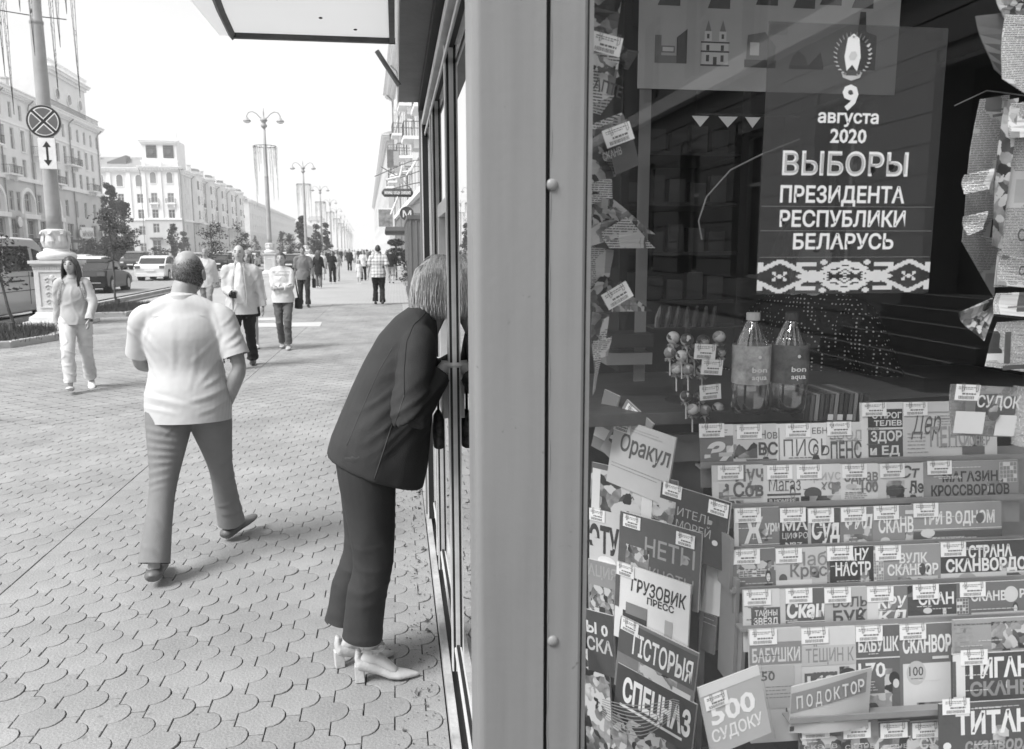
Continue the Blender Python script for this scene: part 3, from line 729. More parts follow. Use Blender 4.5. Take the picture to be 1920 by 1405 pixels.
# ---- C and D: far blocks on the left, E: low pale block closing the view
def simple_block(x, y, rz, Ln, H, floors, label, mlo, mhi, pitch=3.4, back=14, left=None):
    o = empty('far_building', (x, y, 0), rz); tag(o, label, 'building')
    rws = [((k+.35)*H/floors, (k+.8)*H/floors, bays(Ln, pitch, 1.4)) for k in range(floors)]
    wall(o, Ln, rws, H, mlo, mhi, H*.42, back=back)
    for ri,(z0,z1,hs) in enumerate(rws):
        for k,(a,c) in enumerate(hs): window_obj(o, a, z0, c-a, z1-z0, pale=(k*7+ri*3)%4>0)
    cornice(o, 0, Ln, H+.1, .9, False); roof(o, Ln, H+.1, back, 2.5)
    # end wall towards the camera has windows of its own
    for k in range(floors):
        for j in range(2 if back < 20 else 4):
            w_ = MB().box(-.06,-.002,2.5+j*4.2,3.9+j*4.2,(k+.35)*H/floors,(k+.8)*H/floors).build('window', WPANE, o)
    return o
yC = 304; simple_block(street(-41, yC), yC, R(92.06), 190, 19.5, 5, 'long greyish apartment block further down the left side of the avenue', ST2, STR, 6.5)
yD = 520; simple_block(street(-36, yD), yD, R(92.06), 150, 17, 5, 'farthest pale block on the left, almost lost beyond the lamp posts', STR, STR, 9)
simple_block(atD(580,620).x, 620, 0, 10.5, 24, 6, 'far white slab building across the end of the avenue', ST1, ST1, 5.5)

# ---- right hand building running behind the kiosk (also mirrored in the display window)
yR = -26.0; RB = empty('corner_department_building', (street(4.1, 112), 112, 0), R(-90+2.06))
tag(RB, 'tall masonry building on the right with balconies and a deep cornice behind the kiosk', 'building')
LR = 109
hsR = [x for x in bays(LR, 4.2, 1.5, 2.0)]
rowsR = [(.9,4.2,hsR),(6.3,8.6,hsR),(9.8,12.1,hsR),(13.4,15.6,hsR),(17.0,19.0,hsR)]
STN = mat('rusticated_stone', .20, .85, .14, .8, bump=.15)
wall(RB, LR, rowsR, 22.0, STN, ST2, 5.6, depth=.5)
for ri,(z0,z1,hs) in enumerate(rowsR):
    for k,(a,c) in enumerate(hs):
        window_obj(RB, a, z0, c-a, z1-z0, y=.3)
band(RB, 0, LR, 5.7, .4, .3); band(RB, 0, LR, 16.2, .3, .15); cornice(RB, 0, LR, 22.2, 1.3)
for x in (6,14.5,23,31.5,40,52,65,78): 
    balcony(RB, x, 9.6, 3.2, 1.3)
for x in (10,27,44,60): balcony(RB, x, 13.2, 3.2, 1.2)
for x in (3, 20, 36, 55, 75): pipe(RB, x, 0, 21.5)
for k,x in enumerate((9.0, 18.5, 29.0, 37.5)):    # carved frames hanging off the facade
    arch_trim(RB, x, 18.4, 1.0, .4)
# a second block beyond it
RC = simple_block(street(3.6, 330), 330, R(-90+2.06), 206, 18.5, 5, 'farther right hand building, lower, seen edge on beyond the street signs', STR, ST2, 4.4)
# stone building set back behind the photographer, seen only mirrored in the display window
SBK2 = empty('stone_building', (8.2, 2.5, 0), R(-90)); tag(SBK2, 'dark rusticated stone facade with a black entrance, mirrored in the display window', 'building')
LS = 34.0; door = (8.6, 11.6)
hs2 = [(x, x+1.5) for x in (1.2, 4.6, 13.6, 17.4, 21.2, 25.0, 28.8)]
rws2 = [(1.0,4.4,sorted(hs2+[door])),(6.4,8.8,hs2+[(9.3,10.8)]),(10.2,12.4,hs2+[(9.3,10.8)])]
wall(SBK2, LS, rws2, 14.0, STN, STN, 5.6, depth=.6)
for (z0,z1,hs) in rws2:
    for (a,c) in hs:
        if (a,c) == door: MB().box(a-.2,c+.2,.6,.7,1.0,4.4).build('door', DARKD, SBK2)
        else: window_obj(SBK2, a, z0, c-a, z1-z0, y=.35)
for z in [x*.46+.1 for x in range(12)]:        # stone courses standing proud with open joints
    seg0 = 0
    ops = sorted(hs2+[door]) if 1.0-.44 < z < 4.4 else []
    for (a, c) in ops+[(LS, LS)]:
        if a-seg0 > .1: MB().box(seg0+.01,a-.01,-.05,-.002,z,z+.425).build('stone_course', STN, SBK2)
        seg0 = c
band(SBK2, 0, LS, 5.7, .4, .3); cornice(SBK2, 0, LS, 14.1, 1.0)
sp = empty('entrance_steps', (6.2, -7.6, 0), R(-90))
tag(sp, 'dark stone entrance steps with brightened pale edges, mirrored in the display window', 'steps')
for k in range(6):
    st_ = MB().box(-1.5,1.5,k*.33,(k+1)*.33+(.02 if k<5 else 0),.17*k-.0+(.001 if k else 0),.17*(k+1)).build('step', mat('dark_granite', .06, .5, .2, 8, spec=.5), sp, bevel=.008)
    MB().box(-1.5,1.5,k*.33-.006,k*.33+.05,.17*(k+1)+.001,.17*(k+1)+.008).build('step_edge', mat('brightened_granite', .5, .5), st_)  # edge brightness is put into the colour so the steps show mirrored

# ---- street furniture on the right: signs, awning, second pavilion, planters
pv = empty('ribbed_pavilion', (.40, 25.2, 0)); tag(pv, 'grey ribbed metal pavilion standing just beyond the kiosk', 'pavilion')
RIB = mat('ribbed_metal', .17, .5, .12, 3)
MB().box(0,2.6,0,9,0,2.62).build('wall', RIB, pv)
for k in range(14): MB().box(.02+k*.18,.08+k*.18,-.03,-.001,.05,2.6).build('rib', RIB, pv)
for k in range(20): MB().box(-.03,-.001,.2+k*.42,.28+k*.42,.05,2.6).build('rib', RIB, pv)
MB().box(-.05,2.7,-.05,9.1,2.62,2.75).build('roof', IRON, pv)
ms = empty('metro_sign', (.47, 33.0, 3.12)); tag(ms, 'round dark metro sign with a white letter M on a bracket', 'metro sign')
MB().tube([(0,-.06,0),(0,.06,0)], .30, 28).build('sign_disc', mat('metro_dark', .07,.4,.3,12), ms)
for r0 in (.29,): MB().tube([(r0*math.cos(a*.3142),-.062,r0*math.sin(a*.3142)) for a in range(21)], .012, 5).build('sign_rim', mat('sign_grey',.35), ms)
text('М', .26, mat('sign_white',.8), ms, (-.165,-.064,-.13), width=.34, bold=.01)
MB().tube([(.30,0,.0),(1.6,0,.0)], .02, 6).build('bracket', IRON, ms); MB().tube([(.0,0,.30),(1.6,0,.75)], .012, 5).build('bracket', IRON, ms)
ss = empty('hanging_sign', (-.62, 40.0, 4.28)); tag(ss, 'long dark rounded hanging sign with a line of blurred white lettering', 'sign')
MB().tube([(0,0,.14),(.12,0,.0+.14),(1.42,0,.14),(1.52,0,.14)], [(.05,.06),(.2,.07),(.2,.07),(.05,.06)], 10, up=(0,0,1)).build('sign_board', mat('metro_dark',.07), ss, smooth=False)
q = random.Random(9); lt = MB(); x = .14
for wlen in (5, 4, 6):
    for k in range(wlen):
        lt.box(x,x+.025,-.082,-.072,.06,.21); lt.box(x+.045,x+.066,-.082,-.072,.06,.21); z=q.choice((.06,.12,.19)); lt.box(x+.0255,x+.0445,-.082,-.072,z,z+.025); x += .078
    x += .045
tag(lt.build('lettering', mat('sign_white',.8), ss), kind='stuff')
MB().tube([(1.45,0,.3),(.9,0,.85),(2.2,0,1.3)], .025, 5).build('bracket', IRON, ss)
for (x0,z0,x1,z1,y) in ((-.9,5.05,.75,5.75,38.5),(-.1,4.5,.9,4.75,38.5),(-.6,5.5,.1,5.1,38.6)):
    tag(MB().tube([(x0,y,z0),(x1,y,z1),(x1+.6,y,z1+.1)], .022, 5).build('sign_arm', IRON), 'dark wrought iron arm rising over the long hanging sign' if y==38.5 and z0==5.05 else ('dark iron arm just under the pale zigzag light frame' if z0==4.5 else 'short iron arm tilted down left of the zigzag frame'), 'bracket')
zz = MB(); 
for (a, c) in (((-.35,4.85),(.25,5.0)),((.25,5.0),(.38,5.5)),((.38,5.2),(.75,5.25)),((.75,5.25),(1.0,5.7)),((1.0,5.7),(.55,5.05)),((-.2,3.3),(.15,4.1))): zz.tube([(a[0],37.9,a[1]),(c[0],37.9,c[1])], .045, 6)
tag(tag(zz.build('light_frame', mat('sign_white',.8)), 'pale zigzag light decoration fixed above the hanging sign', 'light decoration'), kind='stuff')
bf = empty('framed_board', (street(.9,62), 62, 3.3)); tag(bf, 'square framed picture board projecting from the facade', 'sign')
MB().box(0,1.25,-.06,.06,0,1.5).build('frame', TRIM, bf); MB().box(.1,1.15,-.07,-.061,.12,1.38).build('picture', mat('blotchy_print', .25, .6, .6, 3), bf)
sq = empty('square_sign', (atD(730,75).x, 75, 9.0)); tag(sq, 'small dark square sign high on the facade against the sky', 'sign')
MB().box(0,.95,-.08,.08,0,1.6).build('sign_box', mat('sign_dark', .15,.6,.3,3), sq); MB().box(.951,2.4,-.02,.02,.7,.78).build('arm', IRON, sq)
for k,(px_,y,z) in enumerate(((748,60,7.6),(742,66,9.4))):
    o = empty('banner', (atD(px_,y).x, y, z)); tag(o, ['slim grey banner nearest the hanging sign','short grey banner beside the small square sign'][k]+' on a pole', 'banner', 'banners on the right hand facade')
    MB().box(0,.45,-.02,.02,-1.1,0).build('cloth', mat('banner_grey',.4,.8), o); MB().tube([(-.1,0,.05),(2.0,0,.05)], .02, 5).build('pole', IRON, o)
aw = empty('awning', (street(1.2,52), 52, 2.7)); tag(aw, 'dark flat awning over a shop door on the right', 'awning')
MB().add([(0,0,0),(3,0,0),(3,6,0),(0,6,0),(0,0,.18),(3,0,.18),(3,6,.6),(0,6,.6)],[(0,3,2,1),(4,5,6,7),(0,1,5,4),(1,2,6,5),(2,3,7,6),(3,0,4,7)]).build('canopy', DARKD, aw)
# planters
FOL = mat('dark_leaf', .055, .6, .5, 8, spec=.3); FOL2 = mat('mid_leaf', .09, .6, .5, 6, spec=.3); PET = mat('petal', .45, .7, .3, 9); POT = mat('pale_pot', .5,.7,.1,5)
BARK = mat('bark', .09, .9, .4, 10, bump=.5)
def leaf_mass(c, r, n_, size, seed, mb=None, shell=.35):
    q = random.Random(seed); g = mb or MB()
    for _ in range(n_):
        while True:
            v = Vector((q.uniform(-1,1),q.uniform(-1,1),q.uniform(-1,1)))
            if .05 < v.length < 1: break
        v = v*(v.length**(-shell)); nn = noise.noise(v*2.1+Vector((seed,0,0)))
        if nn < -.18: continue
        p = Vector((c[0]+v.x*r[0], c[1]+v.y*r[1], c[2]+v.z*r[2])); s = size*q.uniform(.6,1.3)
        a = Vector((q.gauss(0,1),q.gauss(0,1),q.gauss(0,.6))).normalized(); b_ = a.cross(Vector((q.gauss(0,1),q.gauss(0,1),q.gauss(0,1)))).normalized()
        g.add([p-a*s*.5, p+b_*s*.28, p+a*s*.5, p-b_*s*.28], [(0,1,2,3)])
    return g
def planter(x, y, h, tiers, label, seed):
    o = empty('flower_planter', (x,y,0)); tag(o, label, 'planter', 'flower planters along the right hand pavement')
    MB().lathe([(.16,0),(.2,.02),(.05,.06),(.045,h*.45),(.24,h*.46),(.30,h*.62)],seg=14).build('pot', POT, o)
    g = MB()
    for (z, r) in tiers: leaf_mass((0,0,z), (r,r,r*.75), int(900*r), .09, seed+int(z*10), g)
    tag(g.build('foliage', FOL, o), kind='stuff'); q = random.Random(seed); f_ = MB()
    for _ in range(60):
        z, r = q.choice(tiers); a = q.uniform(0,6.28); b2 = q.uniform(-.6,1)
        f_.ball((math.cos(a)*r*.85, math.sin(a)*r*.85, z+b2*r*.6), .028, 5, 4)
    tag(f_.build('flowers', PET, o), kind='stuff')
p = atG(770,556); planter(p.x+.02, p.y-1.5, 1.0, [(.72,.42),(1.05,.38)], 'lower flower planter with dark foliage in a pale pot near the bent woman', 3)
p = atG(790,540); planter(p.x-.05, p.y-1, 1.6, [(1.25,.5),(1.6,.42)], 'taller flower planter just behind the lower one against the ribbed pavilion', 8)
tp_ = empty('tiered_plant_stand', (.0, 46, 0)); tag(tp_, 'tall stand of three dark clipped plant tiers beside the awning', 'plant stand')
g = MB()
for z, r in ((1.05,.62),(1.55,.58),(2.1,.48)): leaf_mass((0,0,z), (r,r,r*.42), 900, .12, int(z*9), g)
tag(g.build('foliage', FOL, tp_), kind='stuff'); MB().tube([(0,0,0),(0,0,2.2)], .05, 6).build('stem', IRON, tp_)
fr_ = MB(); 
for (a,c) in (((-.5,0),(-.5,.5)),((.5,0),(.5,.5))): fr_.tube([(a[0],0,a[1]),(c[0],0,c[1])], .02, 5)
fr_.box(-.52,.52,-.3,.3,.5,.53); fr_.box(-.52,.52,-.3,.3,.1,.13)
fr_.build('frame', POT, tp_)

# ================================================================== LAMP POSTS
CAST = mat('cast_stone', .62, .75, .12, 4, bump=.25); POLE = mat('pole_paint', .36, .5, .12, 3, bump=.1); GARL = mat('garland_wire', .07, .6, .3, 20)
lp = empty('street_lamp', (-7.74, 19.95, 0))
tag(lp, 'nearest ornate lamp post on a pale carved pedestal carrying two road signs', 'lamp post', 'ornate lamp posts along the pavement')
MB().box(-.62,.62,-.62,.62,0,.10).build('plinth', CAST, lp, bevel=.02)
MB().lathe([(.0,.10),(.74,.1),(.72,.2),(.60,.26),(.565,.31)],seg=4).build('base_moulding', CAST, lp).rotation_euler=(0,0,math.pi/4)
MB().box(-.385,.385,-.385,.385,.31,1.36).build('pedestal', CAST, lp, bevel=.012)
for k in range(4):
    a = k*math.pi/2
    t = MB(); 
    for (x0,x1,z0,z1) in ((-.30,-.27,.40,1.24),(.27,.30,.40,1.24),(-.27,.27,.40,.43),(-.27,.27,1.21,1.24)): t.box(x0,x1,-.405,-.386,z0,z1)
    t.build('panel_moulding', CAST, lp, rot=(0,0,a))
    t = MB(); q = random.Random(5)
    t.tube([(.0,-.39,.45),(.0,-.392,1.15)], .012, 5)
    for z in (.55,.72,.88,1.04):
        for s in (-1,1):
            t.tube([(0,-.39,z),(s*.09,-.393,z+.05),(s*.16,-.392,z+.01),(s*.13,-.391,z-.05),(s*.08,-.39,z-.02)], [.014,.018,.016,.014,.01], 5)
    t.ball((0,-.39,1.1),(.05,.02,.06),8,6)
    t.build('relief_ornament', CAST, lp, rot=(0,0,a))
    t = MB()
    for j in range(15): t.box(-.38+j*.052,-.352+j*.052,-.40,-.386,1.28,1.34)
    tag(t.build('dentils', CAST, lp, rot=(0,0,a)), kind='stuff')
MB().box(-.43,.43,-.43,.43,1.361,1.40).box(-.46,.46,-.46,.46,1.401,1.47).build('cap', CAST, lp)
MB().lathe([(.34,1.471),(.40,1.50),(.42,1.56),(.40,1.62),(.33,1.66),(.27,1.68),(.27,1.72),(.25,1.74)],seg=28).build('torus', CAST, lp, smooth=True)
MB().lathe([(.25,1.741),(.28,1.80),(.29,1.88),(.265,1.96),(.25,2.04),(.27,2.12),(.275,2.15),(.2,2.17),(.17,2.18)],seg=28).build('vase', CAST, lp, smooth=True)
t = MB()
for k in range(8):
    a = k*math.pi/4; c, s = math.cos(a), math.sin(a)
    t.tube([(c*.27,s*.27,1.78),(c*.30,s*.30,1.9),(c*.28,s*.28,2.02),(c*.31,s*.31,2.12),(c*.33,s*.33,2.06)], [(.06,.012),(.075,.02),(.06,.02),(.05,.018),(.03,.015)], 6, up=(-s,c,0))
tag(t.build('acanthus_leaves', CAST, lp), kind='stuff')
MB().lathe([(.165,2.18),(.16,2.5),(.148,4.5),(.135,6.6),(.13,6.62),(.145,6.64),(.145,6.7),(.125,6.72),(.105,8.6),(.085,9.9)],seg=20).build('pole', POLE, lp, smooth=True)
MB().lathe([(.085,9.9),(.2,10.0),(.22,10.12),(.12,10.2),(.16,10.32),(.26,10.42),(.2,10.52),(.06,10.6),(.05,10.9),(.02,11.25)],seg=16).build('capital', POLE, lp, smooth=True)
for s in (-1,1):
    arm = MB().tube([(0,0,10.45),(s*.25,0,10.62),(s*.45,0,10.85),(s*.72,0,11.0),(s*.98,0,10.93),(s*1.1,0,10.72),(s*1.1,0,10.6)], .035, 8).build('lamp_arm', POLE, lp, smooth=True)
    MB().lathe([(.04,10.62),(.09,10.58),(.1,10.52),(.24,10.42),(.27,10.34)], c=(s*1.1,0), seg=14).build('lamp_hood', POLE, arm, smooth=True)
    MB().lathe([(.24,10.34),(.2,10.26),(.08,10.22)], c=(s*1.1,0), seg=12).build('lamp_glass', mat('sign_white',.8), arm, smooth=True)
ring = MB().tube([(.74*math.cos(a*math.pi/12),.74*math.sin(a*math.pi/12),8.72) for a in range(25)], .02, 5).build('garland_ring', GARL, lp)
q = random.Random(21); ic_me = {}
def icicle_mesh(Lg, r0, fine):
    m_ = MB(); n_ = int((60 if fine else 14)*Lg)
    for _ in range(n_):
        t_ = q.random()**1.25; rr = r0*(1-t_)*q.uniform(.55,1); a = q.uniform(0,6.28); z = -t_*Lg; s = .05*(1-t_)+.018
        p = Vector((rr*math.cos(a), rr*math.sin(a), z)); d = Vector((q.gauss(0,1),q.gauss(0,1),q.gauss(0,1.4))).normalized()*s; e = Vector((0,0,1)).cross(d).normalized()*.007
        m_.add([p-d, p-d+e, p+d+e, p+d], [(0,1,2,3)])
    for a in (0, 2.1, 4.2): m_.tube([(r0*math.cos(a),r0*math.sin(a),0),(0,0,-Lg)], .005, 3, cap=False)
    return m_.mesh('icicle', GARL)
lens = [3.6, 1.4, 2.4, 3.4, 1.7, 4.0, 2.2, 3.3, 1.3, 2.9, 3.7, 1.9]
for k, Lg in enumerate(lens):
    a = k*math.pi/6+.26
    link('icicle', icicle_mesh(Lg, .085, True), lp, (.74*math.cos(a), .74*math.sin(a), 8.72))
cab = MB().tube([(-4,-2,7.3),(-1,-.4,6.85),(0,0,6.8),(.45,.5,6.88)], .012, 4).build('cable', GARL, lp)
for k, y in enumerate((58.4, 91, 124, 157, 190, 223, 256, 289, 322, 355, 388)):
    c = copy_tree(lp); c.location = (street(-6.45, y) if k else -8.72, y, 0)
    for ch in list(c.children):
        if ch.name.startswith('cable'): bpy.data.objects.remove(ch)
    c['label'] = 'twin armed lamp post with icicle garlands, '+['first','second','third','fourth','fifth','sixth','seventh','eighth','ninth','tenth','eleventh'][k]+' beyond the signed post'
# the signs on the nearest post
SW = mat('sign_white',.8); SG = mat('sign_mid', .13,.45); SBK = mat('sign_black', .02,.5)
s1 = empty('road_sign', (-7.66, 19.66, 4.52), rot=(0,0,R(6))); tag(s1, 'round no stopping road sign with a diagonal cross on the lamp post', 'road sign')
MB().tube([(0,0,0),(0,.03,0)], .355, 40).build('sign_back', mat('sign_rim2', .4,.5), s1)
MB().tube([(0,-.006,0),(0,-.001,0)], .345, 40).build('sign_ground', SBK, s1)
for k in range(4):
    a0 = R(45+90*k); n_ = 10; dd = .035
    def wedge(off, r, y0, y1, m):
        u = Vector((math.cos(a0), math.sin(a0))); v = Vector((math.cos(a0+math.pi/2), math.sin(a0+math.pi/2)))
        o_ = (u+v)*off; P = [(o_.x, o_.y)]
        h = math.asin(off/r)
        for j in range(n_+1):
            a = a0+h+(math.pi/2-2*h)*j/n_; P.append((r*math.cos(a), r*math.sin(a)))
        return MB().prism(P, y0, y1).build('sign_field' if m is SG else 'sign_line', m, s1)
    wedge(.028, .305, -.010, -.0065, SW); wedge(.050, .285, -.014, -.0105, SG)
s2 = empty('road_sign', (-7.64, 19.66, 3.83), rot=(0,0,R(6))); tag(s2, 'small white rectangular plate with a black double arrow under the round sign', 'road sign')
MB().box(-.175,.175,0,.02,-.335,.335).build('plate', SW, s2, bevel=.006); MB().box(-.182,.182,.004,.016,-.342,.342).build('plate_edge', mat('sign_rim2',.4), s2)
MB().prism([(-.022,-.16),(.022,-.16),(.022,.16),(-.022,.16)],-.004,-.001).build('arrow_shaft', SBK, s2)
for s in (-1,1): MB().prism([(-.085,s*.14),(.085,s*.14),(0,s*.265)],-.0041,-.0011).build('arrow_head', SBK, s2)

# ================================================================== TREES
def sapling(x, y, h, label, seed, lean=.1, dens=1.0, lo=.42, hi=.98, sp_=1.0):
    q = random.Random(seed); o = empty('young_tree', (x,y,0)); tag(o, label, 'tree', 'young street trees in kerbed beds')
    pts = [(0,0,0)]
    for k in range(1,9): pts.append((lean*math.sin(k*.5+seed)*.6-.02*k, q.gauss(0,.02), h*k/8))
    t = MB().tube(pts, [.035*(1-.09*k) for k in range(9)], 7); g = MB()
    t.tube([(0,0,0),(0,0,.3)], .055, 7)
    for k in range(22):
        z = h*q.uniform(lo,hi); a = q.uniform(0,6.28); ln = sp_*q.uniform(.15,.6)*(1.15-abs(z/h-.68)*1.6)
        i = min(7,int(z/h*8)); b0 = Vector(pts[i]); b0.z = z
        e = b0+Vector((math.cos(a)*ln, math.sin(a)*ln, q.uniform(-.05,.3)))
        t.tube([b0, (b0+e)/2+Vector((0,0,.05)), e], [.011,.008,.004], 4)
        leaf_mass(e, (.24,.24,.15), int(46*dens), .085, seed*31+k, g); leaf_mass((b0+e)/2, (.18,.18,.12), int(22*dens), .08, seed*37+k, g)
    t.build('trunk', BARK, o); tag(g.build('crown', FOL, o), kind='stuff')
    return o
sapling(-7.50, 16.9, 2.35, 'young tree in the near kerbed bed in front of the van', 2, dens=.42, lo=.42, hi=.76, sp_=.6)
sapling(-8.10, 24.9, 2.75, 'young tree in the second kerbed bed beside the black convertible', 5, dens=.5, lo=.5)
sapling(-8.2, 38.6, 3.0, 'young tree behind the man in the light jacket', 9, dens=1.3)
sapling(street(-7.4,52), 52, 3.1, 'young tree left of the second lamp post pedestal', 14, dens=1.3)
for k, y in enumerate((81, 98, 112)): sapling(street(-7.2,y), y, 3.3, 'small tree on the pavement edge, '+['first','second','third'][k]+' one beyond the second lamp post', 20+k, dens=1.5)
def tree(x, y, h, r, label, seed, n_=3800, lobes=7, low=.12, cat='tree', leaf=.34):
    q = random.Random(seed); o = empty('tree', (x,y,0)); tag(o, label, cat)
    t = MB().tube([(0,0,0),(.1,0,h*.4),(0,.1,h*.9)], [r*.09,r*.06,.03], 8); g = MB(); g2 = MB()
    for k in range(lobes*4):
        f_ = q.uniform(low,.97); rr = r*(math.sin(min(1,(1-f_)*1.5+.12)*math.pi/2)); a = q.uniform(0,6.28); d = rr*q.uniform(.1,.8)
        c = (d*math.cos(a), d*math.sin(a), h*f_); s = max(.4, rr*q.uniform(.3,.5))
        t.tube([(0,0,h*max(.05,f_-.1)), c], [.06,.02], 4)
        leaf_mass(c, (s,s,s*.8), n_//(lobes*4), leaf, seed*50+k, g if q.random() < .7 else g2)
    t.build('trunk', BARK, o); cr_ = tag(g.build('crown', FOL, o), kind='stuff'); tag(g2.build('crown_light', FOL2, o), kind='stuff')
    return o
tree(-36.4, 112, 10.4, 1.9, 'tall dark pointed tree in front of the gap between the pale buildings', 3, 9500, lobes=20, low=.06, leaf=.30)
tree(-34.3, 110, 8.0, 1.6, 'lower dark bushy tree right of the tall pointed one', 4, 8500, lobes=18, low=.06, leaf=.30)
tree(-36.4, 104, 3.0, 1.8, 'low dark shrubby tree over the hedge by the far pavement', 6, 2500, low=.05)
tree(atD(325,140).x, 140, 6.0, 1.3, 'ragged small tree before the corner building with the tower', 8, 1500)
tree(street(-36,170), 170, 5.5, 1.5, 'leafy street tree on the far pavement beyond the corner building', 12, 1500, leaf=.45)
for k,(px_, D, h, r) in enumerate(((568,118,6.4,1.1),(593,124,5.4,1.3),(612,130,5.8,1.0))):
    p = atD(px_, D); tree(p.x, p.y, h, r, ['slim dark tree left of a round bushy pair down the avenue','round dark tree in the middle of three down the avenue','dark rounded tree right of the other two down the avenue'][k], 30+k, 2600, leaf=.35)
for k,(px_,D) in enumerate(((462,150),(530,150),(480,210),(545,190))):
    p = atD(px_, D); tree(p.x, p.y, 4.6+k*.3, 1.3, ['faint leafy tree','second faint tree','small far tree','smaller far tree'][k]+' across the road, '+['left of the second lamp post','right of the second lamp post','far left of the two behind','nearest the far grey block'][k], 40+k, 800, leaf=.35)
hd = MB()
for k in range(26): leaf_mass((street(-39.2, 82+k*2.2), 82+k*2.2, .9), (.9,1.5,1.0), 230, .3, 100+k, hd)
tag(hd.build('hedge', FOL), 'long dark clipped hedge along the opposite pavement', 'hedge')
hedge = COL.objects['hedge'] if 'hedge' in COL.objects else None
if hedge: hedge['kind'] = 'stuff'
pg = empty('terrace_canopy', (street(-39.5,100), 100, 0), R(92)); tag(pg, 'dark flat cafe terrace canopy above the hedge', 'canopy')
MB().box(0,22,-.2,3,2.75,3.15).build('canopy', DARKD, pg)
for k in range(8): MB().tube([(.3+k*3,0,0),(.3+k*3,0,2.75)], .06, 6).build('post', IRON, pg)
fl = MB()
p = atD(296, 130); leaf_mass((p.x,p.y,1.1), (1.6,1,1.1), 700, .3, 77, fl)
tag(tag(fl.build('shrub', FOL), 'dark shrub by the entrance of the corner building', 'shrub'), kind='stuff')

# ================================================================== VEHICLES
TYRE = mat('tyre', .02,.8,.2,9); RIM = mat('alloy', .45,.3,.1,9, metal=.7); CGL = mat('car_glass', .03,.06,.4,2, spec=.9); CHR = mat('chrome', .6,.2,.05,5, metal=.9)
LIT = mat('lamp_lens', .7,.15,.1,9); TLT = mat('tail_lens', .12,.25,.2,9); CBK = mat('black_trim', .02,.6,.2,9); PLT = mat('plate_white', .75,.5,.1,30)
def carpaint(name, v): return mat(name, v, .28, .04, 1.5, spec=.3 if v<.1 else .6, coat=.15 if v<.1 else .6)
def prof_loft(prof, w, tuck=.07, round_=.03):
    """side outline (y,z) pulled across the width with slightly tucked outer sections"""
    n_ = len(prof); cy = sum(p[0] for p in prof)/n_; cz = sum(p[1] for p in prof)/n_; m_ = MB(); vs = []; secs = [(-w,1-tuck),(-w+round_,1-tuck*.4),(-w+.12,1),(w-.12,1),(w-round_,1-tuck*.4),(w,1-tuck)]
    for x, k in secs: vs += [(x, cy+(y-cy)*(1-(1-k)*.35), cz+(z-cz)*k) for y, z in prof]
    fs = []
    for s in range(len(secs)-1):
        for i in range(n_): fs.append((s*n_+i, s*n_+(i+1)%n_, (s+1)*n_+(i+1)%n_, (s+1)*n_+i))
    fs.append(tuple(range(n_-1,-1,-1))); fs.append(tuple((len(secs)-1)*n_+i for i in range(n_)))
    return m_.add(vs, fs)
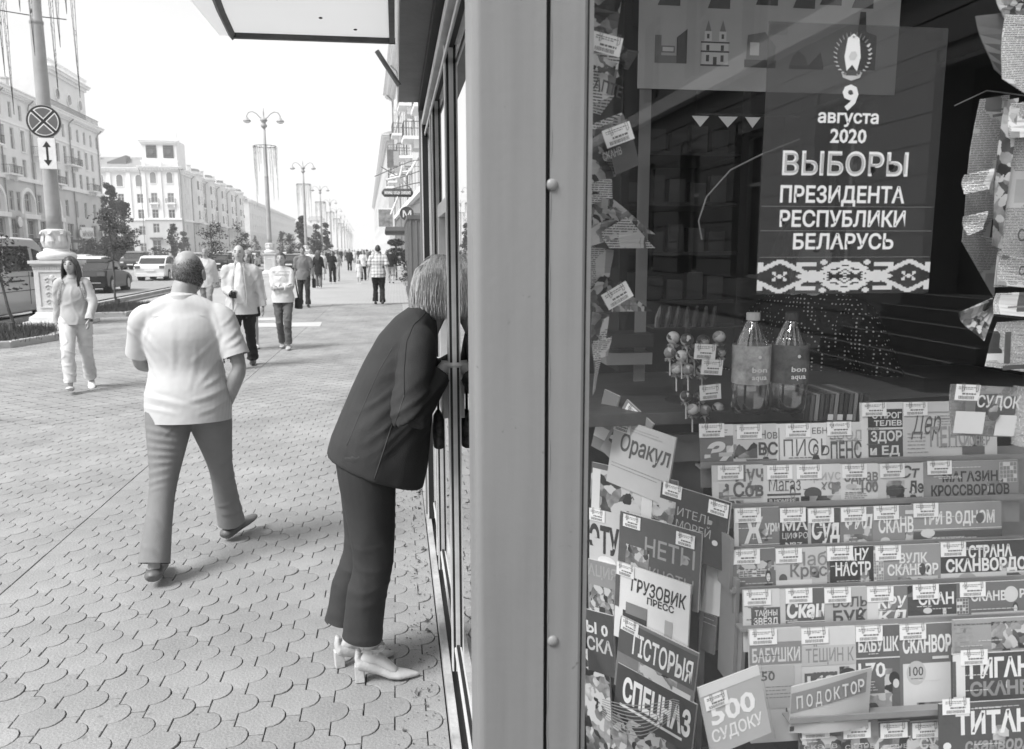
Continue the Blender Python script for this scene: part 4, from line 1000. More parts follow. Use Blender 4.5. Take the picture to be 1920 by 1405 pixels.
def make_car(kind, paint, label, loc, rz, group=None, top=None):
    o = empty('parked_car' if kind == 'parked' else 'car', loc, rz); tag(o, label, 'car', group)
    if kind == 'suv':
        bp = [(-2.2,.32),(-2.28,.8),(-2.22,1.08),(1.0,1.06),(1.9,.98),(2.2,.82),(2.25,.4),(1.6,.26),(-1.7,.26)]; gp = [(-2.15,1.07),(-1.95,1.62),(-1.6,1.70),(.1,1.68),(.55,1.58),(1.15,1.05)]; w_=.92; wr=.36
    elif kind == 'convertible':
        bp = [(-2.1,.30),(-2.2,.72),(-2.05,.98),(-1.2,1.0),(.8,.92),(1.7,.80),(2.15,.62),(2.2,.34),(1.6,.2),(-1.6,.2)]; gp = [(-1.55,.99),(-.95,1.36),(-.2,1.42),(.35,1.34),(.95,.90)]; w_=.91; wr=.34
    else:
        bp = [(-2.25,.30),(-2.32,.75),(-2.2,.98),(-1.45,1.02),(.9,.94),(1.9,.80),(2.25,.62),(2.3,.34),(1.7,.22),(-1.7,.22)]; gp = [(-1.75,1.0),(-1.15,1.40),(-.3,1.47),(.35,1.40),(1.05,.93)]; w_=.88; wr=.32
    prof_loft(bp, w_).build('body', paint, o, smooth=False, bevel=.015)
    gw = w_-.13
    g = prof_loft(gp, gw, .12, .1); g.build('cabin', CGL, o, bevel=.01)
    r = MB(); top_ = [p for p in gp if p[1] > 1.3]; y0, y1 = top_[0][0]-.02, top_[-1][0]+.06; zt = max(p[1] for p in gp)
    r.prism([(y0-.1,top_[0][1]-.06),(y0,top_[0][1]+.012),((y0+y1)/2,zt+.02),(y1,top_[-1][1]+.012),(y1+.05,top_[-1][1]-.05),((y0+y1)/2,zt-.05)], -gw-.005, gw+.005)
    r.v = [(z, x, y) if False else (y, x, z) for x, y, z in r.v]
    r.build('roof', top or paint, o)
    for s in (-1, 1):
        for (ya, za, yb, zb) in ((gp[0][0],gp[0][1],gp[1][0],gp[1][1]),(gp[-1][0],gp[-1][1],gp[-2][0],gp[-2][1])):
            MB().tube([(s*(gw+.0),ya,za),(s*(gw-.03),yb,zb)], (.03,.03), 4).build('window_pillar', top or paint, o)
        MB().tube([(s*(gw+.01),-.35,1.0),(s*(gw-.02),-.35,zt-.05)], .025, 4).build('window_pillar', CBK, o)
        MB().ball((s*(w_+.08),.72,1.02),(.10,.07,.07),8,6).build('mirror', paint, o)
        MB().box(min(s*w_*.60,s*w_*.9),max(s*w_*.60,s*w_*.9),bp[6][0]-.13,bp[6][0]+.03,.62,.76).build('headlight', LIT, o)
        MB().box(min(s*w_*.62,s*w_*.94),max(s*w_*.62,s*w_*.94),bp[1][0]-.02,bp[1][0]+.1,.74,.90).build('tail_light', TLT, o)
        for yw in (-1.35, 1.38):
            wh = MB().tube([(s*(w_-.2),yw,wr),(s*(w_+.012),yw,wr)], wr, 20).build('wheel', TYRE, o)
            rm = MB().tube([(s*(w_+.0125),yw,wr),(s*(w_+.02),yw,wr)], wr*.66, 16).build('rim', RIM, wh)
            MB().tube([(s*(w_-.3),yw,wr+.02),(s*(w_+.004),yw,wr+.02)], wr*1.13, 20).build('wheel_arch', CBK, o)
    MB().box(-.27,.27,bp[1][0]-.035,bp[1][0]-.02,.58,.70).build('number_plate', PLT, o)
    MB().box(-.27,.27,bp[-3][0]+.02,bp[-3][0]+.035,.42,.54).build('number_plate', PLT, o)
    MB().box(-w_*.9,w_*.9,bp[0][0]-.06,bp[0][0]+.02,.26,.46).build('bumper', CBK if kind != 'sedan' else paint, o, bevel=.01)
    MB().box(-w_*.5,w_*.5,2.2,2.26,.5,.64).build('grille', CBK, o)
    if kind == 'convertible':
        MB().box(-w_*.75,w_*.75,bp[1][0]-.03,bp[1][0]+.01,.44,.475).build('chrome_strip', CHR, o)
    return o
BLP = carpaint('black_car_paint', .018); WHP = carpaint('white_car_paint', .75); SLP = carpaint('silver_car_paint', .5); DGP = carpaint('dark_grey_car_paint', .06)
SH = mat('soft_top', .03,.8,.1,9)
make_car('convertible', BLP, 'black convertible with its dark soft top up, seen from behind by the second bed', (-13.15, 38.1, -.12), R(4), top=SH)
make_car('sedan', WHP, 'white car in the next lane just beyond the black convertible', (-17.4, 50, -.12), R(2))
make_car('sedan', SLP, 'pale silver car at the left, half hidden by the lamp pedestal', (-22.2, 52, -.12), R(2))
make_car('suv', DGP, 'dark grey car coming towards us with bright bonnet', (-24.8, 82, -.12), R(184))
make_car('sedan', WHP, 'white sedan driving away left of the bald head', (-14.6, 52.8, -.12), R(2))
make_car('sedan', BLP, 'black car seen from behind between the man and the light jacket', (-15.4, 75, -.12), R(2))
q = random.Random(8); words = ['white','pale','dark','grey','silver','black']
spots = [(442,88,1),(455,100,0),(468,92,4),(480,112,2),(447,120,1),(545,70,5),(553,96,2),(565,82,3),(463,140,0),(490,150,1),(536,120,0),(500,170,3),(425,104,0),(412,128,1),(575,110,2),(587,132,0),(350,96,0),(372,118,1),(250,104,1),(150,70,0)]
pal = {0:WHP,1:SLP,2:DGP,3:carpaint('grey_car_paint',.2),4:SLP,5:BLP}
for k,(px_,D,c) in enumerate(spots):
    p = atD(px_, D)
    lab = '%s car in the traffic, %s' % (words[c], ['left of the smiling woman in glasses','behind the smiling woman in glasses','between the jacket man and folded arms woman','just right of the young tree','in a middle lane','right of the second lamp pedestal','close behind the parked dark one','beyond the folded arms woman','small beyond the young tree','nearly hidden by the second pedestal','beyond the pedestal on its right','farthest on the left lanes','close to the young tree trunk','partly behind the young tree','near the kerb by the three round trees','by the feet of the round trees','behind the bald head','right behind the bald man ear','beyond the oncoming dark car','beyond the carved pedestal'][k])
    make_car('sedan' if k % 3 else 'suv', pal[c], lab, (p.x, p.y, -.12), R(2 if p.x > street(-23,D) else 182), 'cars on the avenue')
# the van at the left edge
VP = carpaint('van_paint', .55)
vn = empty('van', (-10.30, 21.75, -.12), R(-1)); tag(vn, 'pale minivan with dark side windows parked at the left edge', 'van')
vp = [(-2.5,.34),(-2.52,1.9),(-2.35,2.10),(-1.0,2.17),(1.05,2.13),(1.35,1.98),(2.1,1.32),(2.45,1.12),(2.6,.85),(2.62,.40),(2.2,.24),(-2.2,.24)]
prof_loft(vp, .90, .05, .05).build('body', VP, vn, bevel=.02)
for s in (-1,1):
    x0, x1 = (.893,.915) if s > 0 else (-.915,-.893)
    def side(poly, name, m, a=x0, c=x1, par=vn):
        t = MB(); n_=len(poly); t.v = [(a,y,z) for y,z in poly]+[(c,y,z) for y,z in poly]; t.f=[tuple(range(n_)),tuple(range(2*n_-1,n_-1,-1))]+[(i,i+n_,(i+1)%n_+n_,(i+1)%n_) for i in range(n_)]; return t.build(name, m, par)
    side([(-2.2,1.30),(-.72,1.30),(-.72,1.92),(-2.2,1.92)],'side_window',CGL); side([(-.60,1.30),(.80,1.30),(.62,1.92),(-.60,1.92)],'side_window',CGL)
    side([(.98,1.28),(1.72,1.28),(1.22,1.80),(.86,1.86)],'side_window',CGL)
    side([(-2.4,.80),(2.3,.80),(2.3,.815),(-2.4,.815)],'body_crease',CBK,x0,x1-.008); side([(-2.4,1.16),(2.3,1.16),(2.3,1.172),(-2.4,1.172)],'body_crease',CBK,x0,x1-.010)
    side([(.60,.45),(.615,.45),(.615,1.28),(.60,1.28)],'door_gap',CBK,x0,x1-.009)
    side([(-.55,1.04),(.30,1.04),(.30,1.075),(-.55,1.075)],'door_handle',CBK,x0,x1+.01); side([(.75,1.14),(.90,1.14),(.90,1.26),(.75,1.26)],'fuel_flap',CBK,x0,x1)
    for yw in (-1.6,1.62):
        wh = MB().tube([(s*.66,yw,.33),(s*.915,yw,.33)], .33, 24).build('wheel', TYRE, vn); MB().tube([(s*.9155,yw,.33),(s*.925,yw,.33)], .21, 18).build('rim', RIM, wh)
        MB().tube([(s*.6,yw,.34),(s*.905,yw,.34)], .385, 24).build('wheel_arch', CBK, vn)
    MB().ball((s*1.04,1.5,1.32),(.09,.05,.12),8,6).build('mirror', CBK, vn)
    MB().box(min(s*.55,s*.86),max(s*.55,s*.86),2.5,2.63,.72,.9).build('headlight', LIT, vn)
MB().quad((-.78,1.40,1.97),(.78,1.40,1.97),(.82,2.10,1.345),(-.82,2.10,1.345)).build('windscreen', CGL, vn)
MB().box(-.8,.8,-2.535,-2.525,1.25,1.85).build('rear_window', CGL, vn)

# ================================================================== HAZE: added air whitens the distance, standing in for overexposure
hz = MB().box(-420, 420, -60, 760, -1.3, 40).mesh('added_haze')
hm = bpy.data.materials.new('added_haze_air'); hm.use_nodes = True; hn = hm.node_tree.nodes; hn.clear()
ho = hn.new('ShaderNodeOutputMaterial'); pvn = hn.new('ShaderNodeVolumePrincipled'); pvn.inputs['Color'].default_value = (1,1,1,1); pvn.inputs['Density'].default_value = .0008
pvn.inputs['Anisotropy'].default_value = .3
hm.node_tree.links.new(pvn.outputs[0], ho.inputs['Volume']); hz.materials.append(hm)
tag(link('added_haze', hz), kind='stuff')
# ================================================================== PEOPLE
def V(*a): return Vector(a)
def remesh(mb, vox, name, m, sm=4, parent=None, disp=None, factor=.5, cuts=()):
    me = mb.mesh('t'); o = bpy.data.objects.new('t', me)
    r = o.modifiers.new('r', 'REMESH'); r.mode = 'VOXEL'; r.voxel_size = vox; r.use_smooth_shade = True
    s = o.modifiers.new('s', 'SMOOTH'); s.iterations = sm; s.factor = factor
    me2 = evaluated(o); bpy.data.objects.remove(o); bpy.data.meshes.remove(me)
    me2.name = name; me2.materials.clear(); me2.materials.append(m)
    if disp:
        nv = len(me2.vertices); co = np.empty(nv*3); me2.vertices.foreach_get('co', co); co = co.reshape(-1,3)
        no = np.empty(nv*3); me2.vertex_normals.foreach_get('vector', no); no = no.reshape(-1,3)
        d = np.array([disp(Vector(p)) for p in co]); co = co+no*d[:,None]; me2.vertices.foreach_set('co', co.ravel()); me2.update()
    if cuts:                      # hems and cuffs end in a clean open edge
        b = bmesh.new(); b.from_mesh(me2)
        for ct in cuts:
            p, n_, Rxy, Rz = ct[:4]; mx_ = ct[4] if len(ct) > 4 else -1; p = Vector(p); n_ = Vector(n_).normalized()
            fs = []
            for f in b.faces:
                d_ = f.calc_center_median()-p; a = d_.dot(n_)
                if abs(a) < Rz and (d_-n_*a).length < Rxy and abs(f.calc_center_median().x) > mx_: fs.append(f)
            if not fs: continue
            es = list({e for f in fs for e in f.edges}); vs_ = list({v for f in fs for v in f.verts})
            bmesh.ops.bisect_plane(b, geom=vs_+es+fs, plane_co=p, plane_no=n_, clear_outer=True)
        b.to_mesh(me2); b.free()
    me2.polygons.foreach_set('use_smooth', [True]*len(me2.polygons))
    return link(name, me2, parent)
def stube(mb, pts, rad, seg=24, up=None, sub=4):
    """tube through the points with smoothly interpolated path and radii"""
    pts=[Vector(p) for p in pts]; rad=[r if isinstance(r,tuple) else (r,r) for r in rad]; n_=len(pts); P=[];Rr=[]
    def cr(a,b_,c,d,t): return ((2*b_)+(c-a)*t+(2*a-5*b_+4*c-d)*t*t+(-a+3*b_-3*c+d)*t*t*t)*.5
    for i in range(n_-1):
        i0,i3=max(0,i-1),min(n_-1,i+2)
        for k in range(sub):
            t=k/sub; P.append(cr(pts[i0],pts[i],pts[i+1],pts[i3],t)); Rr.append(tuple(max(.002,cr(rad[i0][q],rad[i][q],rad[i+1][q],rad[i3][q],t)) for q in (0,1)))
    P.append(pts[-1]); Rr.append(rad[-1]); mb.tube(P,Rr,seg,up=up)
def ik(a, c, l1, l2, bend):
    a, c, bend = Vector(a), Vector(c), Vector(bend); d = c-a; L_ = min(d.length, l1+l2-.001)
    if d.length > L_: c = a+d.normalized()*L_; d = c-a
    x = (l1*l1-l2*l2+L_*L_)/(2*L_); h = math.sqrt(max(0, l1*l1-x*x)); u = d.normalized()
    b_ = bend-u*bend.dot(u); b_.normalize()
    return a+u*x+b_*h, c
SKIN = mat('skin', .42, .5, .08, 14, spec=.4); SKIN2 = mat('skin_tanned', .36, .5, .12, 14, bump=.08); SKINP = mat('skin_pale', .55, .5, .06, 14)
LIP = mat('lips', .18, .5); EYEM = mat('eye_dark', .03, .2); BROW = mat('eyebrow', .08, .8)
def hairmat(v, name=None): return mat(name or 'hair_%02d' % int(v*100), v, .45, .35, 30, spec=.5, stretch=(14,14,1.2))
def add_hand(mb, wrist, d, up, s=1.0, curl=.5, side=1, fine=True):
    """palm, four unequal bent fingers and a thumb leaving the side of the palm; d: direction, up: back of the hand"""
    d = Vector(d).normalized(); up = Vector(up); up = (up-d*up.dot(d)).normalized(); w_ = d.cross(up)*side
    wr = Vector(wrist)
    mb.tube([wr-d*.02*s, wr+d*.015*s, wr+d*.05*s, wr+d*.085*s], [(.018*s,.026*s),(.016*s,.030*s),(.014*s,.038*s),(.010*s,.036*s)], 8, up=up)
    ln = [.068,.076,.070,.054]
    for k in range(4):
        b0 = wr+d*.080*s+w_*(-.027+.018*k)*s*-1; p = [b0]; a = 0; q = d.copy()
        for j in range(3):
            a += curl*(.5 if j == 0 else .75); q = d*math.cos(a)-up*math.sin(a); p.append(p[-1]+q*ln[k]*s*(.45,.32,.23)[j])
        mb.tube(p, [.0092*s,.0088*s,.0078*s,.0058*s], 6 if fine else 4)
    t0 = wr+d*.025*s+w_*.026*s
    t1 = t0+(d*.6+w_*.75-up*.25).normalized()*.035*s; t2 = t1+(d*.9+w_*.25-up*.35).normalized()*.03*s; t3 = t2+(d-up*.4).normalized()*.022*s
    mb.tube([t0-d*.01*s, t1, t2, t3], [.013*s,.012*s,.0105*s,.007*s], 6)
def head_mesh(mb, c, yaw=0, pitch=0, s=1.0, fem=False, seg=36, rings=26):
    """analytic head facing -y with brow, sockets, nose, lips, chin and ears"""
    M = Matrix.Rotation(yaw,3,'Z') @ Matrix.Rotation(-pitch,3,'X'); vs=[]; fs=[]
    def surf(d):
        x, y, z = d
        r = V(x*.074, y*.096, z*.118)
        if z < 0: r.x *= 1-.26*(-z)**1.2; r.y = r.y*(1-.10*(-z)) - .012*(-z)*max(0,-y)
        if y > 0 and z < -.2: r.y *= 1-.45*(-z-.2)
        f = max(0,-y)
        def G_(cx, cz, sx, sz): return f*math.exp(-((x-cx)/sx)**2-((z-cz)/sz)**2)
        dy = -.021*G_(0,-.14,.13,.13) - .012*G_(0,.02,.09,.2) + .007*(G_(-.40,.05,.17,.10)+G_(.40,.05,.17,.10)) - .005*G_(0,.22,.5,.09)
        dy += -.006*G_(0,-.43,.20,.055) + .004*G_(0,-.50,.2,.03) - .005*G_(0,-.55,.16,.04) - .010*G_(0,-.86,.25,.14)
        r.y += dy; return r*s
    for i in range(1, rings):
        th = math.pi*i/rings
        for k in range(seg):
            a = 2*math.pi*k/seg; d = (math.sin(th)*math.cos(a), math.sin(th)*math.sin(a), math.cos(th)); vs.append(M@surf(d)+Vector(c))
    vs.append(M@surf((0,0,1))+Vector(c)); vs.append(M@surf((0,0,-1))+Vector(c)); t=len(vs)-2
    for i in range(rings-2):
        for k in range(seg): fs.append((i*seg+k,(i+1)*seg+k,(i+1)*seg+(k+1)%seg,i*seg+(k+1)%seg))
    for k in range(seg): fs.append((t,k,(k+1)%seg)); fs.append((t+1,(rings-2)*seg+(k+1)%seg,(rings-2)*seg+k))
    mb.add(vs,fs)
    for sd in (-1,1):
        e = MB(); e.ball((sd*.078*s,.006*s,-.012*s),(.009*s,.019*s,.031*s),10,8); e.ball((sd*.083*s,.010*s,-.004*s),(.006*s,.02*s,.026*s),10,8)
        mb.add([M@Vector(p)+Vector(c) for p in e.v], e.f)
    return M
def face_parts(par, c, M, s=1.0, glasses=False):
    def put(mb, name, m): mb.v=[tuple(M@Vector(p)+Vector(c)) for p in mb.v]; return mb.build(name, m, par, smooth=True)
    for sd in (-1,1):
        put(MB().ball((sd*.030*s,-.083*s,.010*s),(.0135*s,.008*s,.0072*s),10,6),'eye',EYEM)
        put(MB().tube([(sd*.013*s,-.094*s,.029*s),(sd*.03*s,-.0925*s,.034*s),(sd*.047*s,-.083*s,.028*s)],[.0025*s,.0035*s,.002*s],6),'eyebrow',BROW)
    put(MB().tube([(-.024*s,-.0855*s,-.057*s),(-.008*s,-.095*s,-.053*s),(.008*s,-.095*s,-.053*s),(.024*s,-.0855*s,-.057*s)],[.002*s,.0048*s,.0048*s,.002*s],6),'mouth',LIP)
    if glasses:
        g=MB()
        for sd in (-1,1): g.tube([(sd*.031*s+.021*s*math.cos(a),-.098*s,.010*s+.017*s*math.sin(a)) for a in [k*.5236 for k in range(13)]],.0018*s,5); g.tube([(sd*.052*s,-.096*s,.012*s),(sd*.076*s,0,.012*s)],.0016*s,4)
        g.tube([(-.01*s,-.1*s,.012*s),(.01*s,-.1*s,.012*s)],.0018*s,4); put(g,'glasses',EYEM)
def hair_cap(par, c, M, s, m, style, seed=1, name='hair'):
    """short hair or the cap under long hair: a shell over the skull with an uneven edge"""
    seg, rings = 44, 30; vs=[]; keep=[]; q=random.Random(seed)
    for i in range(rings+1):
        th=math.pi*i/rings
        for k in range(seg):
            a=2*math.pi*k/seg; x,y,z=math.sin(th)*math.cos(a),math.sin(th)*math.sin(a),math.cos(th)
            nn=noise.noise(Vector((x*5,y*5,z*5+seed)))*.07; t_=1.075 if style!='bald' else 1.03
            r=V(x*.074,y*.096,z*.118)*t_
            if z<0: r.x*=1-.10*(-z)
            if y>0 and z<-.2: r.y*=1-.28*(-z-.2)
            r*=s*(1+noise.noise(Vector((x*16,y*16,z*5)))*.012)
            vs.append(M@r+Vector(c))
            if style=='bald': ok = (z<.60+nn-.10*max(0,y)) and (z>-.62+nn) and y>-.12+nn and (abs(x)>.0 )
            elif style=='short': ok = (z>-.05-.55*max(0,y)*1.1+nn) and (y>-.40+nn or z>.43+nn)
            else: ok = (z>-.15-.55*max(0,y)+nn) and (y>-.22+nn or z>.46+nn-abs(x)*.3)
            keep.append(ok)
    fs=[]
    for i in range(rings):
        for k in range(seg):
            f=(i*seg+k,(i+1)*seg+k,(i+1)*seg+(k+1)%seg,i*seg+(k+1)%seg)
            if all(keep[j] for j in f): fs.append(f)
    mb=MB(); mb.add(vs,fs); return mb.build(name,m,par,smooth=True)
def hair_long(par, c, M, s, mats_, length, n_=140, seed=1, bob=False, drape=None, front=.25, wr=.010):
    q=random.Random(seed); groups=[MB() for _ in mats_]; c=Vector(c)
    for k in range(n_):
        a=q.uniform(0,2*math.pi); u=q.uniform(-.15,1)**1 if bob else q.uniform(-.1,1)
        z=.35+.6*u if q.random()<.6 else q.uniform(-.15,.6); z=min(.97,z); rr=math.sqrt(1-z*z)
        x,y=rr*math.cos(a),rr*math.sin(a)
        if y<-front and z<.55: continue
        side=(1 if x>0 else -1)
        p0=c+M@(V(x*.080,y*.102,z*.124)*s); out=(M@V(x,y*.9,0)); 
        if out.length<.2: out=M@V(side*.6,.3,0)
        if y<.15: out=M@V(side*1.0,.25,0)
        out.normalize(); pts=[p0]; v=(out*.6+V(0,0,.1)).normalized()*.03
        nseg=7; L_=length*q.uniform(.85,1.05)
        tgt=V(0,0,-1)
        for j in range(nseg):
            t_=(j+1)/nseg
            head=pts[-1]-c; hl=M.transposed()@head; e=math.sqrt((hl.x/.088)**2+(hl.y/.112)**2+(hl.z/.13)**2)/s
            step=(out*max(0,1.2-e)*1.3*.5+tgt*(.35+.9*t_)+V(q.gauss(0,.05),q.gauss(0,.05),0))
            if bob and t_>.75: step-=out*.38
            step=step.normalized()*((p0.z-c.z)*.9+L_)/nseg
            npnt=pts[-1]+step; hl=M.transposed()@(npnt-c); e=math.sqrt((hl.x/.084)**2+(hl.y/.106)**2+(hl.z/.13)**2)/s
            if e<1: npnt=c+(npnt-c)*(1/e)
            hl=M.transposed()@(npnt-c)
            if hl.y<-.02*s and abs(hl.x)<.070*s and hl.z<.075*s: hl.x=side*.074*s; hl.y=max(hl.y,-.055*s); npnt=c+M@hl
            if drape: npnt=drape(npnt)
            pts.append(npnt)
        g=groups[q.randrange(len(groups))]
        g.tube(pts,[(wr*.5,wr*.3)]+[(wr*1.2,wr*.45)]*(nseg-2)+[(wr*.8,wr*.3),(wr*.15,wr*.12)],5 if wr>.003 else 3)
    for g,m in zip(groups,mats_):
        if g.v: tag(g.build('hair_strands',m,par,smooth=True),kind='stuff')
def folds(seed, amp, sc=(9,9,5), ridge=True):
    s0=Vector((seed*3.7,seed*1.3,seed))
    def f(p):
        q=Vector((p.x*sc[0],p.y*sc[1],p.z*sc[2]))+s0
        n1=noise.noise(q); r=max(0,1-abs(n1)*4.5)
        return amp*(r*1.1+n1*.5)
    return f
def shoe(mb, ankle, fwd, s=1.0, L_=.27, wd=.048, h=.075, roll=0.0):
    """closed low shoe along fwd; ankle is the ankle centre; roll lifts the toe"""
    f=Vector(fwd); f.normalize(); base=Vector((ankle[0],ankle[1],ankle[2]-.075*s)); sd=f.cross(V(0,0,1)).normalized(); up=sd.cross(f).normalized()
    b0=base-f*.065*s; pts=[];rad=[]
    for t,w_,hh in ((0,.62,.45),(.06,.86,.62),(.22,.9,.62),(.42,.86,.52),(.62,1.0,.40),(.82,.92,.30),(.95,.62,.24),(1.0,.3,.18)):
        pts.append(b0+f*L_*s*t+up*(hh*h*.62*s)); rad.append((hh*h*.66*s, w_*wd*s))
    mb.tube(pts,rad,12,up=up)
def person(label, loc, rz, H=1.72, fem=False, vox=.014, feet=None, hands=None, spine=None, headyaw=0, headpitch=0, skin=None,
           top=None, legs=None, hair=None, group=None, shoes=.05, build=1.0, absolute=False, straight=False, heels=False, drop=.012, face=True, extra=None, handdir=None, elbow=None, child=False, footdir=None):
    s=H/1.72; o=empty('person',loc,rz); tag(o,label,'child' if child else 'person',group); skin=skin or SKIN
    sw=(.165 if fem else .188)*s*(.5+.5*build); hw=(.088)*s
    sp=spine or [(0,0,.93),(0,0,1.08),(0,0,1.25),(0,0,1.40),(0,.0,1.47),(0,-.01,1.60)]
    ps=1.0 if absolute else s
    sp=[Vector(p)*(s if spine is None else ps) for p in sp]     # pelvis, waist, chest, shoulder line, neck base, head centre
    ax=(sp[3]-sp[2]).normalized()
    feet=feet or [(.10,.12,.085),(-.10,-.14,.085)]
    feet=[Vector(f)*ps for f in feet]; hips=[sp[0]+V(hw,0,-.03*s), sp[0]+V(-hw,0,-.03*s)]
    knees=[]; 
    for i in (0,1):
        dl=(feet[i]-hips[i]).length*1.0006; k,c=ik(hips[i],feet[i],dl*.51 if straight else .435*s,dl*.49 if straight else .42*s,(0,-1,0)); knees.append(k); feet[i]=c
    shs=[sp[3]+V(sw*.93,0,-drop*s), sp[3]+V(-sw*.93,0,-drop*s)]
    hands=hands or [(.25,-.06,.80),(-.25,.06,.80)]; wr=[];el=[]
    elb=elbow or [(0.3,1,0),(-.3,1,0)]
    for i in (0,1):
        e,c=ik(shs[i],Vector(hands[i])*ps,.285*s,.25*s,elb[i]); el.append(e); wr.append(c)
    b=build; X=(1,0,0)
    # ---- continuous body
    bm_=MB()
    stube(bm_,[sp[0]-V(0,0,.07*s),sp[0],sp[1],sp[2],sp[3]-ax*.03*s,sp[4]],[(.12*s*b,.09*s*b),(.15*s*b,.105*s*b),(.125*s*b,.095*s*b),(.15*s*b,.105*s*b),(.12*s,.075*s),(.055*s,.055*s)],28,up=X)
    stube(bm_,[shs[0],sp[3]+V(0,0,.02*s),shs[1]],[.042*s,.058*s,.042*s],10)
    nk=sp[5]-sp[4]; stube(bm_,[sp[4]-ax*.05*s,sp[4]+nk*.35,sp[5]-V(0,0,.03*s)],[(.062*s*b**.5,.06*s*b**.5),(.053*s*b**.6,.056*s*b**.6),(.05*s*b**.6,.056*s*b**.6)],12,up=X)
    for i in (0,1):
        stube(bm_,[hips[i]+V(0,0,.04*s),(hips[i]*.6+knees[i]*.4),knees[i],(knees[i]*.65+feet[i]*.35)+V(0,.008*s,0),feet[i],feet[i]-V(0,0,.05*s)],[.082*s*b,.070*s*b,.050*s,.050*s,.031*s,.034*s],12)
        stube(bm_,[shs[i],shs[i]*.55+el[i]*.45,el[i],el[i]*.65+wr[i]*.35,wr[i]],[(.044*s*b),(.042*s*b),.036*s,.038*s*b**.5,.025*s],10)
        fd_=(footdir[i] if footdir else (0,-1,0))
        if heels:
            f_=V(0,-1,0) if i==1 else V(.25,-1,0).normalized(); bz=V(feet[i].x,feet[i].y,0)
            bm_.tube([bz-f_*.045+V(0,0,.092),bz-f_*.01+V(0,0,.105),bz+f_*.03+V(0,0,.088),bz+f_*.07+V(0,0,.055),bz+f_*.10+V(0,0,.032)],[(.018,.022),(.034,.026),(.028,.026),(.018,.030),(.012,.024)],12,up=(0,0,1))
        else: shoe(bm_,feet[i],fd_,s*.93,.25,.040,.06)
    body=remesh(bm_,vox,'body',skin,5,o)
    hb=MB(); M=head_mesh(hb,sp[5],headyaw,headpitch,s*(1.0 if not child else 1.12),fem)
    for i in (0,1):
        dd=(wr[i]-el[i]).normalized(); hd=handdir[i] if handdir and handdir[i] else None
        d=Vector(hd[0]) if hd else (dd*.6+V(0,0,-.5)+V(0,-.1,0)); u=Vector(hd[1]) if hd else V((1 if i==0 else -1),0,.1)
        add_hand(hb,wr[i],d,u,s*(.92 if fem else 1.0),hd[2] if hd and len(hd)>2 else .35,side=(1 if i==0 else -1))
    # one mesh: the head and hands are merged into the body
    b2=bmesh.new(); b2.from_mesh(body.data); hme=hb.mesh('h'); b2.from_mesh(hme); bpy.data.meshes.remove(hme); b2.to_mesh(body.data); b2.free()
    body.data.polygons.foreach_set('use_smooth',[True]*len(body.data.polygons))
    hs=s*(1.0 if not child else 1.12)
    if face: face_parts(o,sp[5],M,hs,glasses=(face=='glasses'))
    J=dict(o=o,sp=sp,hips=hips,knees=knees,feet=feet,shs=shs,el=el,wr=wr,s=s,M=M,hs=hs,ax=ax,body=body,vox=vox)
    # ---- legs
    lg=legs or {}
    kind=lg.get('kind','trousers')
    if kind=='trousers':
        hcuts=[]; w0=lg.get('w',1.0); end=lg.get('end',1.0); t=MB(); hemw=lg.get('hem',.075)*s
        stube(t,[sp[0]-V(0,0,.10*s),sp[0]-V(0,0,.02*s),sp[0]+(sp[1]-sp[0])*.35,sp[0]+(sp[1]-sp[0])*.5],[(.12*s*b,.10*s*b),(.152*s*b,.118*s*b),(.140*s*b,.106*s*b),(.12*s*b,.09*s*b)],28,up=X)
        for i in (0,1):
            e=knees[i]+(feet[i]-knees[i])*end+Vector(lg.get('off',(0,0,0)))
            stube(t,[hips[i]+V(0,0,.03*s),hips[i]*.7+knees[i]*.3,knees[i],knees[i]*.5+e*.5+V(0,.006*s,0),e],[.100*s*w0*b,.092*s*w0*b,.068*s*w0,.066*s*w0,hemw],22); dn=(e-knees[i]).normalized(); t.tube([e-dn*.002,e+dn*.05*s],[hemw*.995,hemw],22); hcuts.append((e,dn,.17*s,.075*s))
        leg=remesh(t,vox,'trousers' if end>.7 else 'shorts',lg['m'],3,o,folds(lg.get('seed',3),.004+.4*vox if not lg.get('amp') else lg['amp'],lg.get('sc',(7,7,11))),cuts=hcuts)
        J['trousers']=leg
    elif kind=='skirt':
        z1=lg['z']*s; t=MB(); fl=lg.get('flare',.2)*s
        stube(t,[sp[1],sp[0]+V(0,0,.02*s),V(sp[0].x,sp[0].y,(sp[0].z+z1)/2),V(sp[0].x,sp[0].y,z1)],[(.13*s,.10*s),(.165*s,.12*s),((.16*s+fl)/2,(.13*s+fl)/2),(fl,fl*.85)],32,up=X)
        remesh(t,vox,'skirt',lg['m'],3,o,folds(5,.006,(14,14,2)))
    # ---- upper garment
    tp=top or {}
    if tp:
        t=MB(); hem=tp.get('hem',.80)*s; th=tp.get('th',.015)*s; bb=b*tp.get('wide',1.0); hemf=tp.get('flare',1.0); tcuts=[]
        lo=sp[0]+(sp[0]-sp[1]).normalized()*(sp[0].z-hem) if hem<sp[0].z else sp[0]
        hn=(lo-sp[0]).normalized() if (lo-sp[0]).length>.01 else V(0,0,-1); tcuts.append((lo,hn,.235*s*b,.05*s)); stube(t,[lo+hn*.045*s,lo,sp[0],sp[1],sp[2],sp[3]-ax*.04*s,sp[3]+ax*.01*s,sp[4]],[(.165*s*bb*hemf+th,.134*s*bb*hemf+th),(.165*s*bb*hemf+th,.134*s*bb*hemf+th),(.165*s*bb+th,.130*s*bb+th),(.140*s*bb+th,.108*s*bb+th),(.158*s*bb+th,.112*s*bb+th),(.138*s*bb,.094*s*bb),(.105*s,.078*s),(.062*s,.062*s)],32,up=X)
